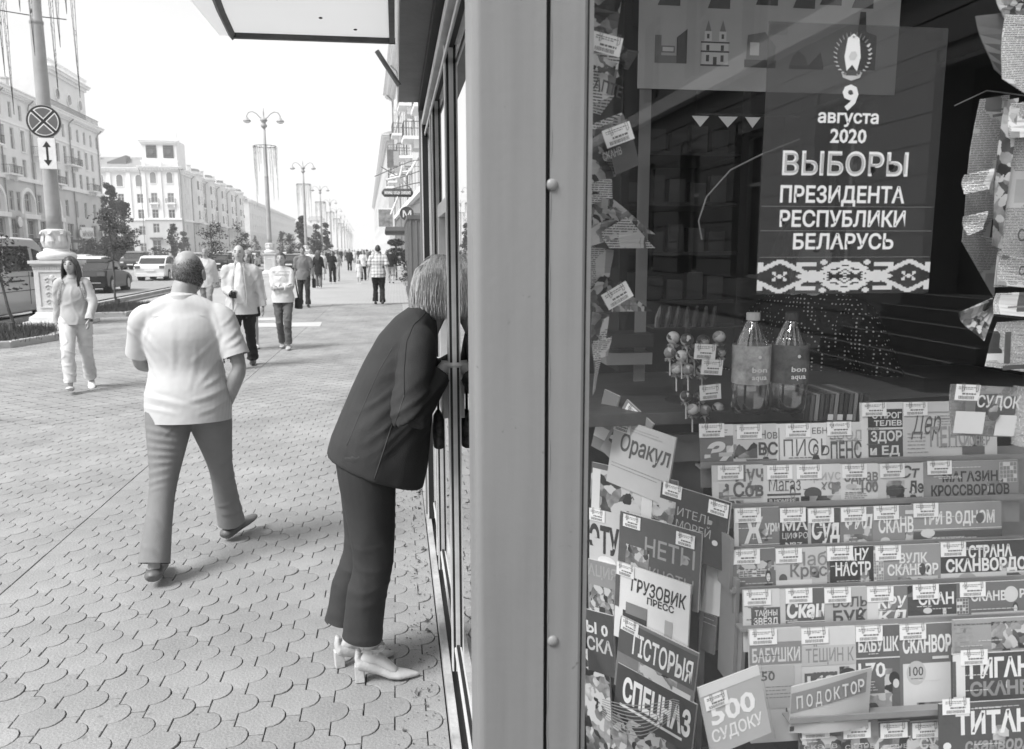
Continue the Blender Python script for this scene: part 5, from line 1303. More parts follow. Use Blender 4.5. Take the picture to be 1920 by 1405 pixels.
        stube(t,[shs[0]+V(.012*s,0,-.022*s),shs[0]*.6+sp[3]*.4+V(0,.004,.006*s),sp[3]+V(0,.006,.020*s),shs[1]*.6+sp[3]*.4+V(0,.004,.006*s),shs[1]+V(-.012*s,0,-.022*s)],[.040*s,.058*s+th*.3,.064*s,.058*s+th*.3,.040*s],12)
        sl=tp.get('sleeve',1.0); rs=tp.get('sr',.060)*s
        for i in (0,1):
            ad=(shs[i].lerp(el[i],.5)-shs[i]).normalized(); inw=V(-1 if i==0 else 1,0,.35)
            pts=[shs[i]+inw*.045*s-ad*rs*.15, shs[i]+inw*.012*s+ad*.012*s, shs[i]+ad*.045*s]; rad=[rs*.78,rs*.97,rs*1.02]
            if sl<=.5: pts+= [shs[i].lerp(el[i],sl), shs[i].lerp(el[i],sl*2)] ; rad+=[rs*1.0,rs*tp.get('cuff',1.05)]
            else: pts+=[shs[i].lerp(el[i],.5),el[i],el[i].lerp(wr[i],(sl-.5))]; rad+=[rs*.92,rs*.82,rs*.72]; pts.append(el[i].lerp(wr[i],min(1.02,(sl-.5)*2))); rad.append(rs*tp.get('cuff',.72))
            ed=(pts[-1]-pts[-2]).normalized(); ex_=pts[-1]+ed*.025*s; (None if tp.get('nocut') else tcuts.append((pts[-1],ed,rad[-1]*1.35,.055*s,tp.get('minx',-1)))); t.tube([pts[-1]-ed*.002,ex_],[rad[-1]*.995,rad[-1]],20)
            stube(t,pts,rad,20)
        if tp.get('extra'): tp['extra'](t,J)
        J['top']=remesh(t,vox,tp.get('name','shirt'),tp['m'],(tp.get('sm',3)*3 if vox<.013 else 4),o,folds(tp.get('seed',1),tp.get('amp',.004+.3*vox),tp.get('sc',(8,8,6))),cuts=tcuts)
        if tp.get('collar'): 
            c0=sp[4]-ax*.01*s; MB().tube([c0-ax*.02*s,c0+ax*.022*s],[(.078*s*b**.6,.078*s*b**.6),(.066*s*b**.6,.069*s*b**.6)],24,up=X,cap=False).build('collar',tp['m'],o,smooth=True)
    # ---- shoes
    t=None
    if shoes is not None:
        for i in (0,1):
            t=MB(); fd_=(footdir[i] if footdir else (0,-1,0)); shoe(t,feet[i],fd_,s,.28 if not fem else .25,.050,.082)
            remesh(t,min(vox,.010),'shoe',shoes if not isinstance(shoes,float) else mat('shoe_%d'%int(shoes*100),shoes,.5),2,o)
    # ---- hair
    hr=hair or {}
    if hr.get('style'):
        hair_cap(o,sp[5],M,hs,hr['m'],hr['style'],hr.get('seed',1))
        if hr.get('long'): hair_long(o,sp[5],M,hs,hr.get('ms',[hr['m']]),hr['long']*s,hr.get('n',90),hr.get('seed',1),wr=hr.get('wr',.012),front=hr.get('front',.25))
    if extra: extra(J)
    return J

# ---------------------------------------------------------------- materials of clothes
def stripes(name, v, v2, fx, fz, sharp=.5, rough=.8, bump=0):
    m=mat(name,v,rough,.05,5); n,L,b=hook(m); t=n.new('ShaderNodeTexCoord'); sx=n.new('ShaderNodeSeparateXYZ'); L.new(t.outputs['Object'],sx.inputs[0])
    outs=[]
    for ax_,fq in (('X',fx),('Y',fx*.0),('Z',fz)):
        if not fq: continue
        mu=n.new('ShaderNodeMath'); mu.operation='MULTIPLY'; mu.inputs[1].default_value=fq; L.new(sx.outputs[ax_],mu.inputs[0])
        si=n.new('ShaderNodeMath'); si.operation='SINE'; L.new(mu.outputs[0],si.inputs[0]); 
        gr=n.new('ShaderNodeMapRange'); gr.inputs[1].default_value=sharp; gr.inputs[2].default_value=min(1,sharp+.3); L.new(si.outputs[0],gr.inputs[0]); outs.append(gr.outputs[0])
    cur=outs[0]
    if len(outs)>1:
        ad=n.new('ShaderNodeMath'); ad.operation='ADD'; L.new(outs[0],ad.inputs[0]); L.new(outs[1],ad.inputs[1]); hf=n.new('ShaderNodeMath'); hf.operation='MULTIPLY'; hf.inputs[1].default_value=.5; L.new(ad.outputs[0],hf.inputs[0]); cur=hf.outputs[0]
    old=b.inputs['Base Color'].links[0].from_socket; mi=n.new('ShaderNodeMix'); mi.data_type='FLOAT'; L.new(cur,mi.inputs[0]); mi.inputs[3].default_value=v2; L.new(old,mi.inputs[2]); L.new(mi.outputs[0],b.inputs['Base Color'])
    return m
def cloth(name, v, rough=.85, var=.08): return mat('cloth_'+name, v, rough, var, 7, bump=.15, bscale=260, spec=.2)
SHIRT = stripes('fine_striped_shirt', .62, .50, 1100, 0, -.2)
TRS = cloth('khaki', .23); NAVY = cloth('dark_suit', .046, .7, .12); BLACKC = cloth('black', .022); WHITEC = cloth('white', .62); LIGHTC = cloth('light_jacket', .52)
GREYC = cloth('grey', .20); MIDC = cloth('mid', .32); BEIGE = cloth('beige', .48); DENIM = cloth('denim', .13); PLAID = stripes('plaid_shirt', .62, .16, 62, 62, .45)

# ---------------------------------------------------------------- the man walking away in front
def man_extra(J):
    o, s = J['o'], J['s']; M, c, hs = J['M'], J['sp'][5], J['hs']
    # cropped hair round a bald crown: many short bristles over the back and sides
    q=random.Random(3); g=MB(); g2=MB()
    for _ in range(5200):
        z=q.uniform(-.72,.86); a=q.uniform(-.45,math.pi+.45); rr=math.sqrt(max(0,1-z*z)); x,y=rr*math.cos(a),rr*math.sin(a)
        dens=1.0
        if z>.45: dens=max(0.04,1-(z-.45)*2.4)
        if z<-.38: dens=max(0,1-(-.38-z)*3.2)
        if y<.0: dens*=max(0,1+y*2)
        if q.random()>dens or y<-.42: continue
        r=V(x*.0755,y*.0975,z*.119)
        if z<0: r.x*=1-.26*(-z)**1.2; r.y*=(1-.10*(-z))
        if y>0 and z<-.2: r.y*=1-.45*(-z-.2)
        r*=hs; nrm=V(x/.075,y/.097,z/.119).normalized(); fl=(V(0,0,-1)-nrm*nrm.dot(V(0,0,-1))); fl=fl.normalized() if fl.length>.05 else V(0,1,0)
        d=(nrm*.35+fl+V(q.gauss(0,.25),q.gauss(0,.25),q.gauss(0,.2))).normalized()*q.uniform(.007,.013); w_=nrm.cross(d).normalized()*.0011
        p=c+M@r; d=M@d; w_=M@w_
        (g if q.random()<.75 else g2).add([p-w_,p+w_,p+d],[(0,1,2)])
    tag(g.build('hair',hairmat(.045),o),kind='stuff'); tag(g2.build('grey_hair',hairmat(.16),o),kind='stuff')
    # belt line under the shirt and the pocket edge
    p=J['hips'][1]; 0 and MB().tube([p+V(-.085,.06,.08),p+V(-.115,.01,.035),p+V(-.10,-.05,.015)],.004,5).build('pocket_edge',TRS,o)
    # shirt yoke seam and hem
    sp=J['sp']; MB().tube([sp[3]+V(x,.098-abs(x)*.16,-.035-abs(x)*.06) for x in [k*.035-.14 for k in range(9)]],.0014,4).build('yoke_seam',mat('seam_thread',.45,.8),o)
def thin(q, k=5.0): return max(0, 1-abs(noise.noise(q))*k)
def segfold(segs, back=None):
    """cloth creases laid along given lines: (x0,z0,x1,z1,width,amp) in the plane of the body"""
    def f(p):
        d_=0
        for (x0,z0,x1,z1,w_,am) in segs:
            if back is not None and (p.y>0)!=back: continue
            dx,dz=x1-x0,z1-z0; L2=dx*dx+dz*dz; t=((p.x-x0)*dx+(p.z-z0)*dz)/L2
            if t<-.1 or t>1.1: continue
            t_=min(1,max(0,t)); q=((p.x-x0)*-dz+(p.z-z0)*dx)/math.sqrt(L2)+.010*math.sin(t*3.1)
            e=math.exp(-(q/w_)**2)-.7*math.exp(-((q+w_*1.7)/w_)**2)
            d_+=am*e*max(0,math.sin(math.pi*min(1,max(0,(t+.1)/1.2))))
        return d_
    return f
MF=segfold([(.21,1.30,.07,1.13,.013,.007),(-.21,1.29,-.05,1.12,.013,.007),(-.22,1.22,-.08,1.01,.012,.006),(.22,1.20,.10,1.00,.012,.006),(.15,1.40,.19,1.22,.010,.005),(-.15,1.40,-.19,1.22,.010,.006),
  (.22,.95,-.03,.90,.014,.009),(-.22,.98,-.03,.925,.013,.008),(.22,.885,.02,.86,.011,.007),(-.22,.915,-.08,.86,.011,.007),(-.22,1.08,-.10,.99,.011,.006),(.22,1.07,.12,.99,.010,.005),(.03,1.33,.05,1.06,.016,.004),(-.08,1.22,-.03,.98,.014,.0035),
  (-.30,1.31,-.21,1.22,.010,.006),(-.31,1.25,-.22,1.19,.009,.005),(.30,1.31,.22,1.23,.010,.006),(-.27,1.38,-.19,1.30,.009,.004)])
def man_folds(p): return MF(p)*.55+.0010*noise.noise(p*13)+.0007*noise.noise(p*37)
MT=segfold([(.20,.78,.03,.74,.010,.007),(.20,.735,.02,.70,.009,.007),(.20,.69,.03,.665,.009,.007),(.20,.645,.04,.635,.009,.007),(.20,.60,.04,.60,.009,.0065),(.20,.54,.06,.575,.009,.006),(.20,.49,.07,.53,.009,.0055),(.20,.45,.09,.49,.009,.005),
  (-.04,.70,-.12,.56,.012,.005),(-.20,.55,-.08,.50,.012,.006),(-.22,.44,-.10,.41,.011,.006),(-.20,.28,-.08,.24,.012,.008),(-.22,.20,-.10,.19,.012,.008),(.19,.36,.12,.30,.012,.006),(.21,.22,.13,.18,.012,.007),(.03,.86,.10,.74,.009,.005),(-.03,.86,-.12,.74,.009,.005)])
_old=folds
def folds(seed, amp, sc=(9,9,5), ridge=True):
    if seed==101: return man_folds
    if seed==102:
        def g(p): return MT(p)*.6+.0008*noise.noise(p*30)
        return g
    if seed==103:
        def g(p):
            return .0045*thin(Vector((p.x*6,p.y*7,p.z*2.0)),3.2)+.003*thin(Vector((p.x*5,p.y*5+p.z*6,p.z*12)),4)*max(0,min(1,(.75-p.z)*3))
        return g
    return _old(seed,amp,sc,ridge)
person('bald crowned heavy set man in a pale short sleeved shirt walking away', (-1.125, 4.44, 0), math.pi+.05, H=1.73, vox=.0085, build=1.24, drop=.045,
    feet=[(.155,.32,.095),(-.135,-.30,.10)], hands=[(.13,-.30,1.02),(-.195,-.02,.86)], elbow=[(1,.9,-.4),(-1,.8,0)],
    spine=[(0,0,.93),(0,-.01,1.08),(0,0,1.25),(0,.015,1.395),(-.0,.0,1.455),(-.035,-.05,1.572)], headpitch=.42, headyaw=-.25, skin=SKIN2, footdir=[(.05,-1,.0),(-.55,-.8,.22)],
    top=dict(m=SHIRT, hem=.79, sleeve=.40, sr=.069, cuff=1.08, minx=.208, seed=101, th=.014, wide=1.0, flare=1.0, collar=True, name='shirt', sm=4),
    legs=dict(m=TRS, w=1.02, hem=.078, end=.985, seed=102), shoes=mat('brown_leather',.13,.45,.2,12), face=False, extra=man_extra)

# ---------------------------------------------------------------- the bent woman at the hatch
def woman_extra(J):
    o, s = J['o'], J['s']; M, c = J['M'], J['sp'][5]
    hair_cap(o,c,M,1.08,hairmat(.42),'full',2)
    hair_long(o,c,M,1.12,[hairmat(.50),hairmat(.40),hairmat(.60),hairmat(.30)],.105,5200,seed=4,bob=True,front=.15,wr=.0019)
    # pumps with block heel and ankle strap
    SH_=mat('suede_pale',.50,.85,.12,14,bump=.15); SOLE=mat('dark_sole',.04,.6)
    for i in (0,1):
        a=J['feet'][i]; f=V(0,-1,0) if i==1 else V(.25,-1,0).normalized(); sd=f.cross(V(0,0,1)); z0=.0
        t=MB(); bz=V(a.x,a.y,0)
        prof=[(-.058,.078,.020,.024),(-.050,.080,.030,.030),(-.02,.070,.030,.030),(.03,.048,.024,.026),(.075,.026,.021,.036),(.11,.020,.019,.038),(.145,.017,.015,.026),(.175,.014,.010,.012),(.190,.012,.005,.004)]
        t.tube([bz+f*u+V(0,0,z) for u,z,h,w_ in prof],[(h,w_) for u,z,h,w_ in prof],14,up=(0,0,1))
        t.tube([bz-f*.048+V(0,0,.07),bz-f*.053+V(0,0,.10),bz-f*.050+V(0,0,.135)],[(.026,.016),(.024,.014),(.018,.011)],10,up=sd)   # counter
        sh=remesh(t,.005,'shoe',SH_,3,o)
        MB().tube([bz-f*.050+V(0,0,.072),bz-f*.046+V(0,0,.001)],[(.026,.024),(.027,.026)],4,up=(f+sd*1.0)).build('heel',SH_,sh,bevel=.003)
        ang=[k*math.pi/10 for k in range(21)]; q0=bz+V(0,0,.138)
        MB().tube([q0+f*(.012+.042*math.cos(g))+sd*.035*math.sin(g)+V(0,0,.006*math.cos(g)) for g in ang],[(.0085,.0022)]*21,6,up=(0,0,1)).build('ankle_strap',SH_,sh)
        bk_=q0+sd*.038*(1 if i==1 else -1)+f*.014
        t=MB(); 
        for (u0,z0_,u1,z1) in ((-.011,-.010,.011,-.010),(-.011,.010,.011,.010),(-.011,-.010,-.011,.010),(.011,-.010,.011,.010)): t.tube([bk_+f*u0+V(0,0,z0_),bk_+f*u1+V(0,0,z1)],.0022,5)
        t.build('buckle',SH_,sh)
    # jacket seams down the back, and vents of the side panels
    ST=mat('seam_shadow_thread',.015,.9); sp=J['sp']
def wj_extra(t, J):
    pass
WB = V(-.16, 3.09, 0)
def wl(x, y, z): return (y-WB.y, -(x-WB.x), z)      # world -> her local frame (she faces +x)
def jacket_mesh():
    """her long blazer: sections square to the leaning back; front edge hangs towards the kiosk"""
    # (world x back, z back, world x front, z front, half width)
    secs=[(-.285,.925,.085,.775,.205),(-.265,.99,.105,.86,.208),(-.225,1.08,.115,.96,.200),(-.18,1.18,.125,1.07,.184),(-.13,1.28,.135,1.17,.178),(-.075,1.375,.145,1.27,.172),(-.01,1.445,.15,1.345,.168),(.045,1.482,.15,1.40,.155),(.085,1.50,.15,1.44,.10)]
    t=MB(); pts=[];rad=[]
    n_=28; vs=[]; fs=[]
    for (xb,zb,xf,zf,hw) in secs:
        c=V((xb+xf)/2,0,(zb+zf)/2); a=V(xf-xb,0,zf-zb)/2
        for k in range(n_):
            q=2*math.pi*k/n_; cx=math.cos(q); sx=math.sin(q)
            e=.86; px=math.copysign(abs(cx)**e,cx); py=math.copysign(abs(sx)**e,sx)
            w_=c+a*px; vs.append(Vector(wl(w_.x, WB.y+py*hw*(.93 if cx>0 else 1), w_.z)))
    m=len(secs)
    for i in range(m-1):
        for k in range(n_): fs.append((i*n_+k,i*n_+(k+1)%n_,(i+1)*n_+(k+1)%n_,(i+1)*n_+k))
    fs.append(tuple(range(n_-1,-1,-1))); fs.append(tuple((m-1)*n_+k for k in range(n_)))
    t.add(vs,fs); return t,secs
J=person('blonde woman in a dark trouser suit bent over with her head in the kiosk hatch', WB, math.pi/2, H=1.64, fem=True, vox=.0085, build=1.04, absolute=True, straight=True, heels=True,
    feet=[wl(-.225,3.16,.135),wl(-.135,3.02,.135)],
    hands=[wl(.26,3.25,1.26),wl(.175,2.97,1.275)], elbow=[(1,.6,-1.2),(-.55,.5,-1.2)],
    spine=[wl(-.135,3.09,.955),wl(-.075,3.09,1.09),wl(.0,3.09,1.22),wl(.075,3.09,1.375),wl(.12,3.08,1.44),wl(.185,3.075,1.545)], headpitch=.55, headyaw=.1, skin=SKINP,
    top=None, legs=dict(m=NAVY, w=1.16, hem=.079, end=.87, seed=103, amp=.004, off=(0,.034,0)), shoes=None, face=True, extra=woman_extra, handdir=[((0,-1,-.1),(0,0,1),.4),((0,-1,-.05),(0,0,1),.4)])
t,secs=jacket_mesh(); s=J['s']
for i in (0,1):
    sh,e,w_=J['shs'][i],J['el'][i],J['wr'][i]; o_=V(-.035 if i else .02,0,0); sh=sh+o_*.6; e=e+o_*1.5+V(0,.02 if i else 0,0)
    stube(t,[sh+V(.07 if i else -.07,0,.02),sh+V(.01 if i else -.01,0,.0),sh.lerp(e,.5),e,e.lerp(w_,.4),e.lerp(w_,.80)],[.035,.064,.064,.060,.054,.049],22)
def jfold(p):
    f=.0012*(1-abs(noise.noise(Vector((p.x*5,p.y*4,p.z*1.6))))*2)
    near=p.x<-.14 
    d=(p-J['el'][1]).length
    if d<.30: f+=.0085*(1-d/.30)*thin(Vector((p.x*4,p.y*8+p.z*6,p.z*15+p.y*10)),3.4)
    # princess seams sunk into the cloth
    for off in (.05,.155):
        sx=p.y-(.28-off*1.0)-(p.z-.95)*-.40
        if p.z<1.38 and p.x<0: f-=.0045*math.exp(-(sx/.006)**2)
    return f
jk=remesh(t,.0075,'blazer',NAVY,9,J['o'],jfold)
# patterned bag hanging from her far arm, seen at the hem against the wall
from mathutils.bvhtree import BVHTree
def drawn_seam(obj, pts, r, m, par, name='seam'):
    t_=BVHTree.FromPolygons([v.co[:] for v in obj.data.vertices],[tuple(p.vertices) for p in obj.data.polygons]); out=[]
    n_=26
    for k in range(n_):
        u=k/(n_-1)*(len(pts)-1); i=min(len(pts)-2,int(u)); q_=Vector(pts[i]).lerp(Vector(pts[i+1]),u-i)
        h=t_.ray_cast(V(-1,q_.x,q_.y),V(1,0,0))
        if h[0] is not None: out.append(h[0]+V(-.0004,0,0))
    if len(out)>2: MB().tube(out,r,6).build(name,m,par,smooth=True)
SEAMM=mat('lit_seam',.085,.6)  # lighter than the suit cloth: caught light put into the seam colour
def seam_px(pts): 
    o_=[]
    for a,b_ in pts: p=atY(a,b_,2.89); o_.append((-(p.x-WB.x),p.z))
    return o_
drawn_seam(jk,seam_px([(735,655),(709,699),(675,775),(648,840)]),.0014,SEAMM,J['o'])
drawn_seam(jk,seam_px([(757,730),(735,795),(701,897)]),.0014,SEAMM,J['o'])
drawn_seam(jk,seam_px([(800,590),(775,612),(762,640),(757,690),(757,730)]),.0016,mat('armhole_shadow',.02,.9),J['o'])  # dark line round the armhole, its shade put into the colour
bg_=empty('patterned_bag', (.150, 3.10, .99)); bg_.scale=(.6,.6,.7); tag(bg_, 'small dark bag with a pale floral print hanging between the bent woman and the wall', 'bag')
MB().tube([(0,0,-.10),(0,0,-.085),(0,0,.0),(0,0,.09),(0,0,.12)],[(.012,.02),(.035,.09),(.04,.10),(.034,.085),(.012,.05)],14,up=(1,0,0)).build('bag_body',mat('floral_print',.06,.7,.9,30),bg_,smooth=True)
MB().tube([(0,-.05,.11),(.0,-.03,.26),(.0,.03,.26),(0,.05,.11)],.006,6).build('handle',BLACKC,bg_)

# ---------------------------------------------------------------- the girl in the pale sweat suit
def ground(px,py): return atG(px,py)
def straps(J):
    o,s=J['o'],J['s']
    for i in (0,1):
        c=J['shs'][i]; sg=1 if i==0 else -1
        MB().tube([c+V(-sg*.045,.06,.035),c+V(-sg*.045,-.02,.055),c+V(-sg*.04,-.085,.0),c+V(-sg*.02,-.105,-.10),c+V(-sg*.0,-.09,-.2),c+V(sg*.01,-.02,-.27)],[(.004,.018)]*6,6,up=(0,1,.3)).build('backpack_strap',mat('strap_print',.35,.8,.7,60),o)
g=ground(146,732)
person('long haired girl in a pale sweatshirt and trousers with a backpack', (g.x, g.y+.1, 0), R(14), H=1.63, fem=True, vox=.011, build=.95,
    feet=[(.10,.24,.10),(-.085,-.28,.11)], hands=[(.18,-.22,.92),(-.22,.14,.86)], elbow=[(.9,.5,0),(-.5,1,0)], headyaw=-.25, headpitch=.12, skin=SKIN,
    footdir=[(.1,-1,-.25),(0,-1,.28)],
    top=dict(m=cloth('sweat',.46),hem=.86,sleeve=1.0,sr=.068,cuff=.74,seed=2,th=.03,wide=.98,name='sweatshirt',collar=True,amp=.007),
    legs=dict(m=cloth('cream',.60),w=1.12,hem=.072,end=.93,seed=4,amp=.008), shoes=mat('white_sneaker',.66,.6), hair=dict(style='full',m=hairmat(.045),long=.42,n=170,wr=.009,seed=3,front=.12), extra=straps)

# ---------------------------------------------------------------- mid distance people
def phone(J):
    h=J['wr'][1]+V(.02,-.075,-.01); p=empty('mobile_phone',J['o'].matrix_basis@h,J['o'].rotation_euler.z); p.rotation_euler=(R(50),0,J['o'].rotation_euler.z)
    tag(p,'dark phone in the hand of the man in the light open jacket','phone'); MB().box(-.035,.035,-.004,.004,-.07,.07).build('phone_body',EYEM,p,bevel=.002); MB().box(-.031,.031,-.0052,-.0042,-.062,.062).build('phone_screen',mat('screen_dark',.05,.1),p)
def jacket_open(J):
    s,o=J['s'],J['o']; sp=J['sp']
    # pale shirt front showing between the open edges, and the edges themselves
    t=MB(); t.tube([sp[0]+V(-.01,-.150,-.02),sp[1]+V(-.01,-.156,0),sp[2]+V(-.01,-.146,0),sp[3]+V(0,-.112,0),sp[4]+V(0,-.055,.0)],[(.075,.03),(.085,.035),(.070,.035),(.045,.03),(.03,.02)],12,up=(1,0,0))
    remesh(t,.012,'shirt',cloth('pale_shirt',.72),2,o,_old(5,.005))
    for sg in (-1,1): MB().tube([sp[0]+V(sg*.10-.01,-.155,-.14),sp[0]+V(sg*.10-.01,-.165,0),sp[1]+V(sg*.10-.01,-.175,0),sp[2]+V(sg*.085-.01,-.165,0),sp[3]+V(sg*.06,-.125,.01),sp[4]+V(sg*.058,-.045,.02)],[(.006,.016)]*6,6,up=(1,0,0)).build('jacket_edge',LIGHTC,o)
    phone(J)
g=ground(455,690)
person('balding man in a light open jacket and dark trousers looking at his phone', (g.x,g.y+.15,0), R(6), H=1.77, vox=.012, build=1.1, feet=[(.10,.25,.09),(-.09,-.22,.09)],
    hands=[(.30,.02,.80),(-.09,-.25,1.05)], elbow=[(.5,1,0),(-.5,1,-.6)], headyaw=-.1, headpitch=.15, skin=SKIN, handdir=[None,((.4,-.9,.1),(0,0,-1),.8)],
    top=dict(m=LIGHTC,hem=.76,sleeve=1.0,sr=.074,cuff=.8,seed=7,th=.03,wide=1.0,flare=1.02,name='jacket',amp=.007), legs=dict(m=BLACKC,w=1.0,hem=.08,end=.98,seed=6), shoes=mat('shoe_black',.03,.4),
    hair=dict(style='bald',m=hairmat(.14)), extra=jacket_open)
g=ground(468,656)
person('woman with glasses in a beige jacket and dark shorts behind the jacket man', (g.x+.02,g.y+.1,0), R(4), H=1.70, fem=True, vox=.013, feet=[(.07,.16,.085),(-.05,-.14,.085)],
    hands=[(.27,-.1,.82),(-.24,.1,.82)], skin=SKIN, face='glasses', top=dict(m=BEIGE,hem=.80,sleeve=1.0,sr=.062,seed=9,th=.02,name='jacket'),
    legs=dict(kind='skirt',m=BLACKC,z=.58,flare=.17), shoes=mat('white_sneaker',.66,.6), hair=dict(style='full',m=hairmat(.22),long=.22,n=80,wr=.011))
def quilt(J):
    o,s=J['o'],J['s']; sp=J['sp']
    t=MB()
    for z in [.86+.052*k for k in range(11)]:
        w_=.165 if z<1.2 else .16; pts=[(w_*1.08*s*math.cos(a), .127*1.03*s*math.sin(a), z*s) for a in [math.pi/10*k for k in range(21)]]
        t.tube(pts,.0045,4)
    tag(t.build('quilting_seam',mat('quilt_seam',.30,.9),o),kind='stuff')
    c=J['hips'][0]; 
    bagp=J['o'].matrix_basis@V(.255,.02,.80); b_=empty('handbag',bagp,J['o'].rotation_euler.z); tag(b_,'small black handbag hanging at the side of the woman with folded arms','bag')
    MB().tube([(0,0,-.11),(0,0,-.10),(0,0,.04),(0,0,.08)],[(.03,.08),(.05,.11),(.045,.10),(.03,.085)],4,up=(1,1,0)).build('bag_body',BLACKC,b_,bevel=.01)
    MB().tube([(0,-.05,.07),(-.04,-.03,.35),(-.085,-.02,.60),(-.06,.02,.60),(0,.05,.07)],.006,5).build('strap',BLACKC,b_)
g=ground(533,655)
person('smiling short haired woman with folded arms in a pale quilted jacket', (g.x,g.y+.1,0), R(2), H=1.66, fem=True, vox=.012, feet=[(.075,-.12,.09),(-.06,.16,.10)],
    hands=[(-.07,-.19,1.09),(.09,-.17,1.11)], elbow=[(1,.2,-.5),(-1,.2,-.5)], handdir=[((-1,0,.1),(0,-1,0),.6),((1,.1,.0),(0,-1,0),.6)], skin=SKIN, headpitch=.08, headyaw=-.12,
    top=dict(m=WHITEC,hem=.84,sleeve=.72,nocut=1,sr=.068,cuff=.95,seed=12,th=.03,name='quilted_jacket',collar=True), legs=dict(m=cloth('slate',.12),w=.92,hem=.058,end=.95,seed=11), shoes=mat('beige_shoe',.42,.6),
    hair=dict(style='short',m=hairmat(.04)), extra=quilt)
def shoulder_bag(J):
    p=J['o'].matrix_basis@V(.30,.02,.72); b_=empty('shoulder_bag',p,J['o'].rotation_euler.z); tag(b_,'black shoulder bag hanging at the side of the man in the dark grey shirt','bag')
    MB().box(-.05,.05,-.14,.14,-.15,.13).build('bag_body',BLACKC,b_,bevel=.02)
    MB().tube([(0,-.1,.12),(-.10,-.07,.45),(-.14,-.02,.70),(-.12,.05,.68),(0,.1,.12)],[(.012,.003)]*5,5).build('strap',BLACKC,b_)
g=ground(571,575)
person('man in an untucked grey shirt and dark trousers with a shoulder bag', (g.x,g.y,0), R(8), H=1.80, vox=.018, build=1.08, feet=[(.10,-.18,.085),(-.10,.22,.1)], skin=SKIN2,
    top=dict(m=GREYC,hem=.78,sleeve=.5,sr=.07,seed=15,th=.02,wide=1.0,cuff=1.0), legs=dict(m=cloth('charcoal',.04),w=1,hem=.08,seed=16), shoes=mat('shoe_black',.03,.4), hair=dict(style='short',m=hairmat(.06)), extra=shoulder_bag)
g=ground(711,571)
person('man in a checked short sleeved shirt and black trousers walking away', (g.x,g.y,0), math.pi, H=1.84, vox=.018, build=1.12, feet=[(.11,-.16,.085),(-.10,.22,.11)], hands=[(.31,-.08,.84),(-.31,.08,.84)], skin=SKIN,
    top=dict(m=PLAID,hem=.80,sleeve=.45,sr=.078,seed=18,th=.02,wide=1.04,cuff=1.1), legs=dict(m=BLACKC,w=1.08,hem=.085,seed=19), shoes=mat('shoe_black',.03,.4), hair=dict(style='short',m=hairmat(.03)), face=False)
def skirt_(m,z=.55,fl=.2): return dict(kind='skirt',m=m,z=z,flare=fl)
def tr(m): return dict(m=m,w=1,hem=.075,seed=4)
LH=dict(style='full',m=hairmat(.05),long=.3,n=50,wr=.018)
